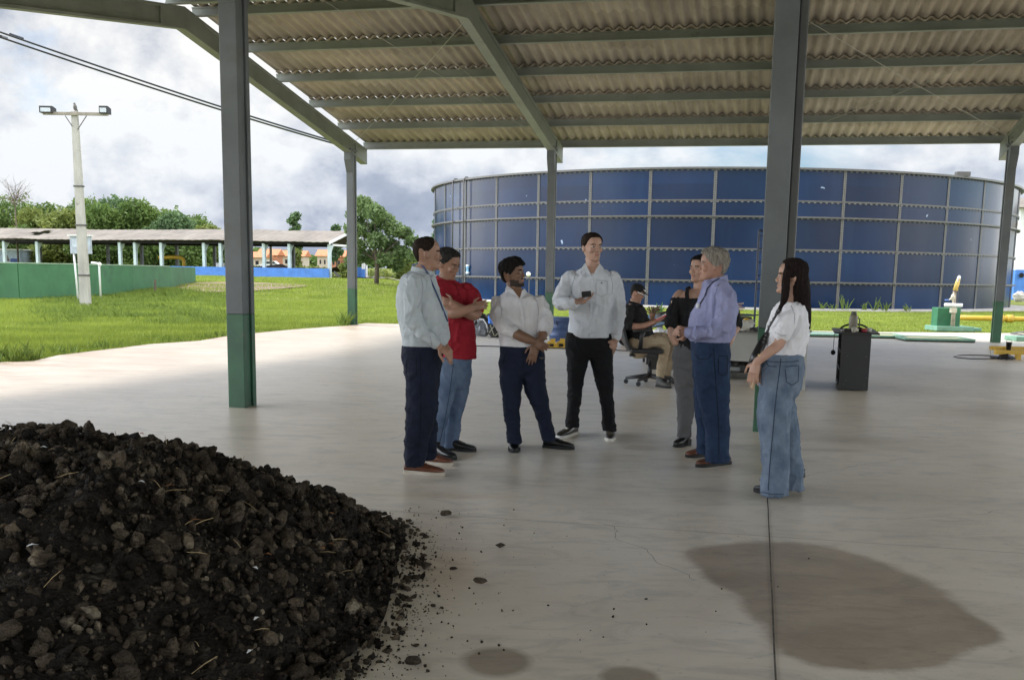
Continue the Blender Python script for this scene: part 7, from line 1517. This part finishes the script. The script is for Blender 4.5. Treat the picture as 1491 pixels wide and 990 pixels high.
def scatter(name, P, S, mats, var, label, wmat=None, smooth=False):
    rg = np.random.default_rng(5); V_, F_, Mi = [], [], []; off = 0
    for i in range(len(P)):
        co, f = var[rg.integers(len(var))]; q = rg.normal(size=4); q /= np.linalg.norm(q); w_, x, y, z = q
        Rm = np.array([[1-2*(y*y+z*z),2*(x*y-z*w_),2*(x*z+y*w_)],[2*(x*y+z*w_),1-2*(x*x+z*z),2*(y*z-x*w_)],[2*(x*z-y*w_),2*(y*z+x*w_),1-2*(x*x+y*y)]])
        V_.append((co*S[i])@Rm.T + P[i]); F_.append(f+off); off += len(co); Mi.append(np.full(len(f), 0 if wmat is None else rg.choice(len(mats), p=wmat)))
    V_ = np.concatenate(V_); F_ = np.concatenate(F_); Mi = np.concatenate(Mi); me = bpy.data.meshes.new(name); me.vertices.add(len(V_)); me.vertices.foreach_set('co', V_.ravel()); nf = len(F_); me.loops.add(nf*3); me.loops.foreach_set('vertex_index', F_.ravel()); me.polygons.add(nf); me.polygons.foreach_set('loop_start', np.arange(nf)*3); me.update(); me.polygons.foreach_set('material_index', Mi.astype(np.int32))
    if smooth: me.polygons.foreach_set('use_smooth', [True]*nf)
    o = link(name, me, mats); o['kind'] = 'stuff'; o['label'] = label; return o
rg = np.random.default_rng(31)
def onheap(n, hmin=.0, bias=0):
    x = rg.uniform(-6.2,-.3,n*3); y = rg.uniform(2.4,7.6,n*3); h = hh_(x, y); ok = h > hmin; return x[ok][:n], y[ok][:n], h[ok][:n]
v3 = clod_variants(12, 3, .34); v2 = clod_variants(12, 2, .36); v1 = clod_variants(8, 1, .35)
CMS = [M['clod'], M['clod2'], M['clod3'], M['soil']]
x, y, h = onheap(3000, .01); s = .020+.042*rg.random(len(x))**2.3; s *= np.where(vnoise(np.stack([x*1.6,y*1.6,x*0],-1),40) > -.1, 1, .7)
scatter('soil_clods', np.stack([x,y,h+s*.15],-1), s, CMS, v3, 'large clods over the surface of the black heap', [.54,.22,.03,.21], True)
x, y, h = onheap(9000, -.005); s = .009+.016*rg.random(len(x)); scatter('soil_clods', np.stack([x,y,h+s*.3],-1), s, CMS, v2, 'small clods over the black heap', [.48,.14,.01,.37], True)
x, y, h = onheap(16000, -.01); s = .004+.007*rg.random(len(x)); scatter('soil_crumbs', np.stack([x,y,h+s*.5],-1), s, CMS, v1, 'crumbs over the black heap', [.4,.2,.02,.38])
# crumbs scattered on the slab round the heap
px = np.concatenate([rg.normal(600,38,300), rg.normal(560,42,300), rg.normal(640,50,80), rg.uniform(520,900,60), rg.uniform(880,1200,14)]); py = np.concatenate([rg.uniform(738,900,300), rg.uniform(880,1000,300), rg.uniform(760,960,80), rg.uniform(740,985,60), rg.uniform(740,960,14)])
P = [gp(a, b_) for a, b_ in zip(px, py)]; S = .0025 + .0075*rg.random(len(P))**3; P = np.array([[p.x,p.y,s_*.5] for p, s_ in zip(P, S)]); scatter('crumbs', P, S, [M['clod'],M['soil']], v1, 'dark crumbs scattered on the concrete beside the heap', [.6,.4])
# loose clods one can point to
LC = [(648,750,.040,'dark clod on the slab nearest the man in brown shoes'),(728,796,.030,'small clod lying alone furthest right of the heap'),(620,826,.038,'clod close to the edge of the heap'),(660,829,.022,'small clod between two bigger clods right of the heap'),(700,849,.036,'tan-grey clod below the others right of the heap'),(603,965,.036,'dark clod near the bottom edge of the picture'),(606,940,.016,'tiny clod above the lowest loose clod'),(618,809,.020,'small brownish clod just above another near the heap'),(546,905,.030,'clod at the front foot of the heap'),(631,882,.014,'tiny dark clod midway down the slab')]
for k, (a, b_, s_, l) in enumerate(LC):
    p = gp(a, b_+2); co, f = v3[k]; me = bpy.data.meshes.new('clod'); me.from_pydata((co*s_*np.array([1,1,.85])+np.array([p.x,p.y,s_*.6])).tolist(), [], f.tolist()); me.update(); o = link('clod', me, [M['clod2'] if k in (4,7,0) else M['clod']], None, True, loc=(p.x,p.y,0)); tag(o, l, 'clod', 'loose clods on the concrete')
# straws, husks and pale flakes on the heap
ST = mat('straw', (.42,.31,.16), .8, .2, 20); FL = mat('husk_orange', (.34,.15,.06), .8, .2, 20)
mb = MB()
for k in range(150):
    a = rg.uniform(-5.5,-.7); b_ = rg.uniform(3,7); z = float(hh_([a],[b_])[0])
    if z < .02: continue
    an = rg.uniform(0, PI); L_ = rg.uniform(.015,.055); c = Vector((a,b_,z+.035)); d = Vector((math.cos(an)*L_, math.sin(an)*L_, rg.uniform(-.02,.02))); mb.tube([c-d, c+Vector((0,0,.004)), c+d], [.0012,.0018,.0012], 4, mi=0)
for k in range(46):
    a = rg.uniform(-5.2,-.8); b_ = rg.uniform(3,6.9); z = float(hh_([a],[b_])[0])
    if z < .03: continue
    an = rg.uniform(0, PI); c = Vector((a,b_,z+.04)); mb.tube([c-Vector((math.cos(an)*.024,math.sin(an)*.024,0)), c+Z3*.004, c+Vector((math.cos(an)*.024,math.sin(an)*.024,-.004))], [.002,.008,.002], 6, flat=(Z3,.25), mi=(1 if k % 2 else 2))
o = build(mb, 'straw_bits', [ST, FL, M['white_paint']]); o['kind'] = 'stuff'; o['label'] = 'straws, husks and pale flakes lying on the black heap'
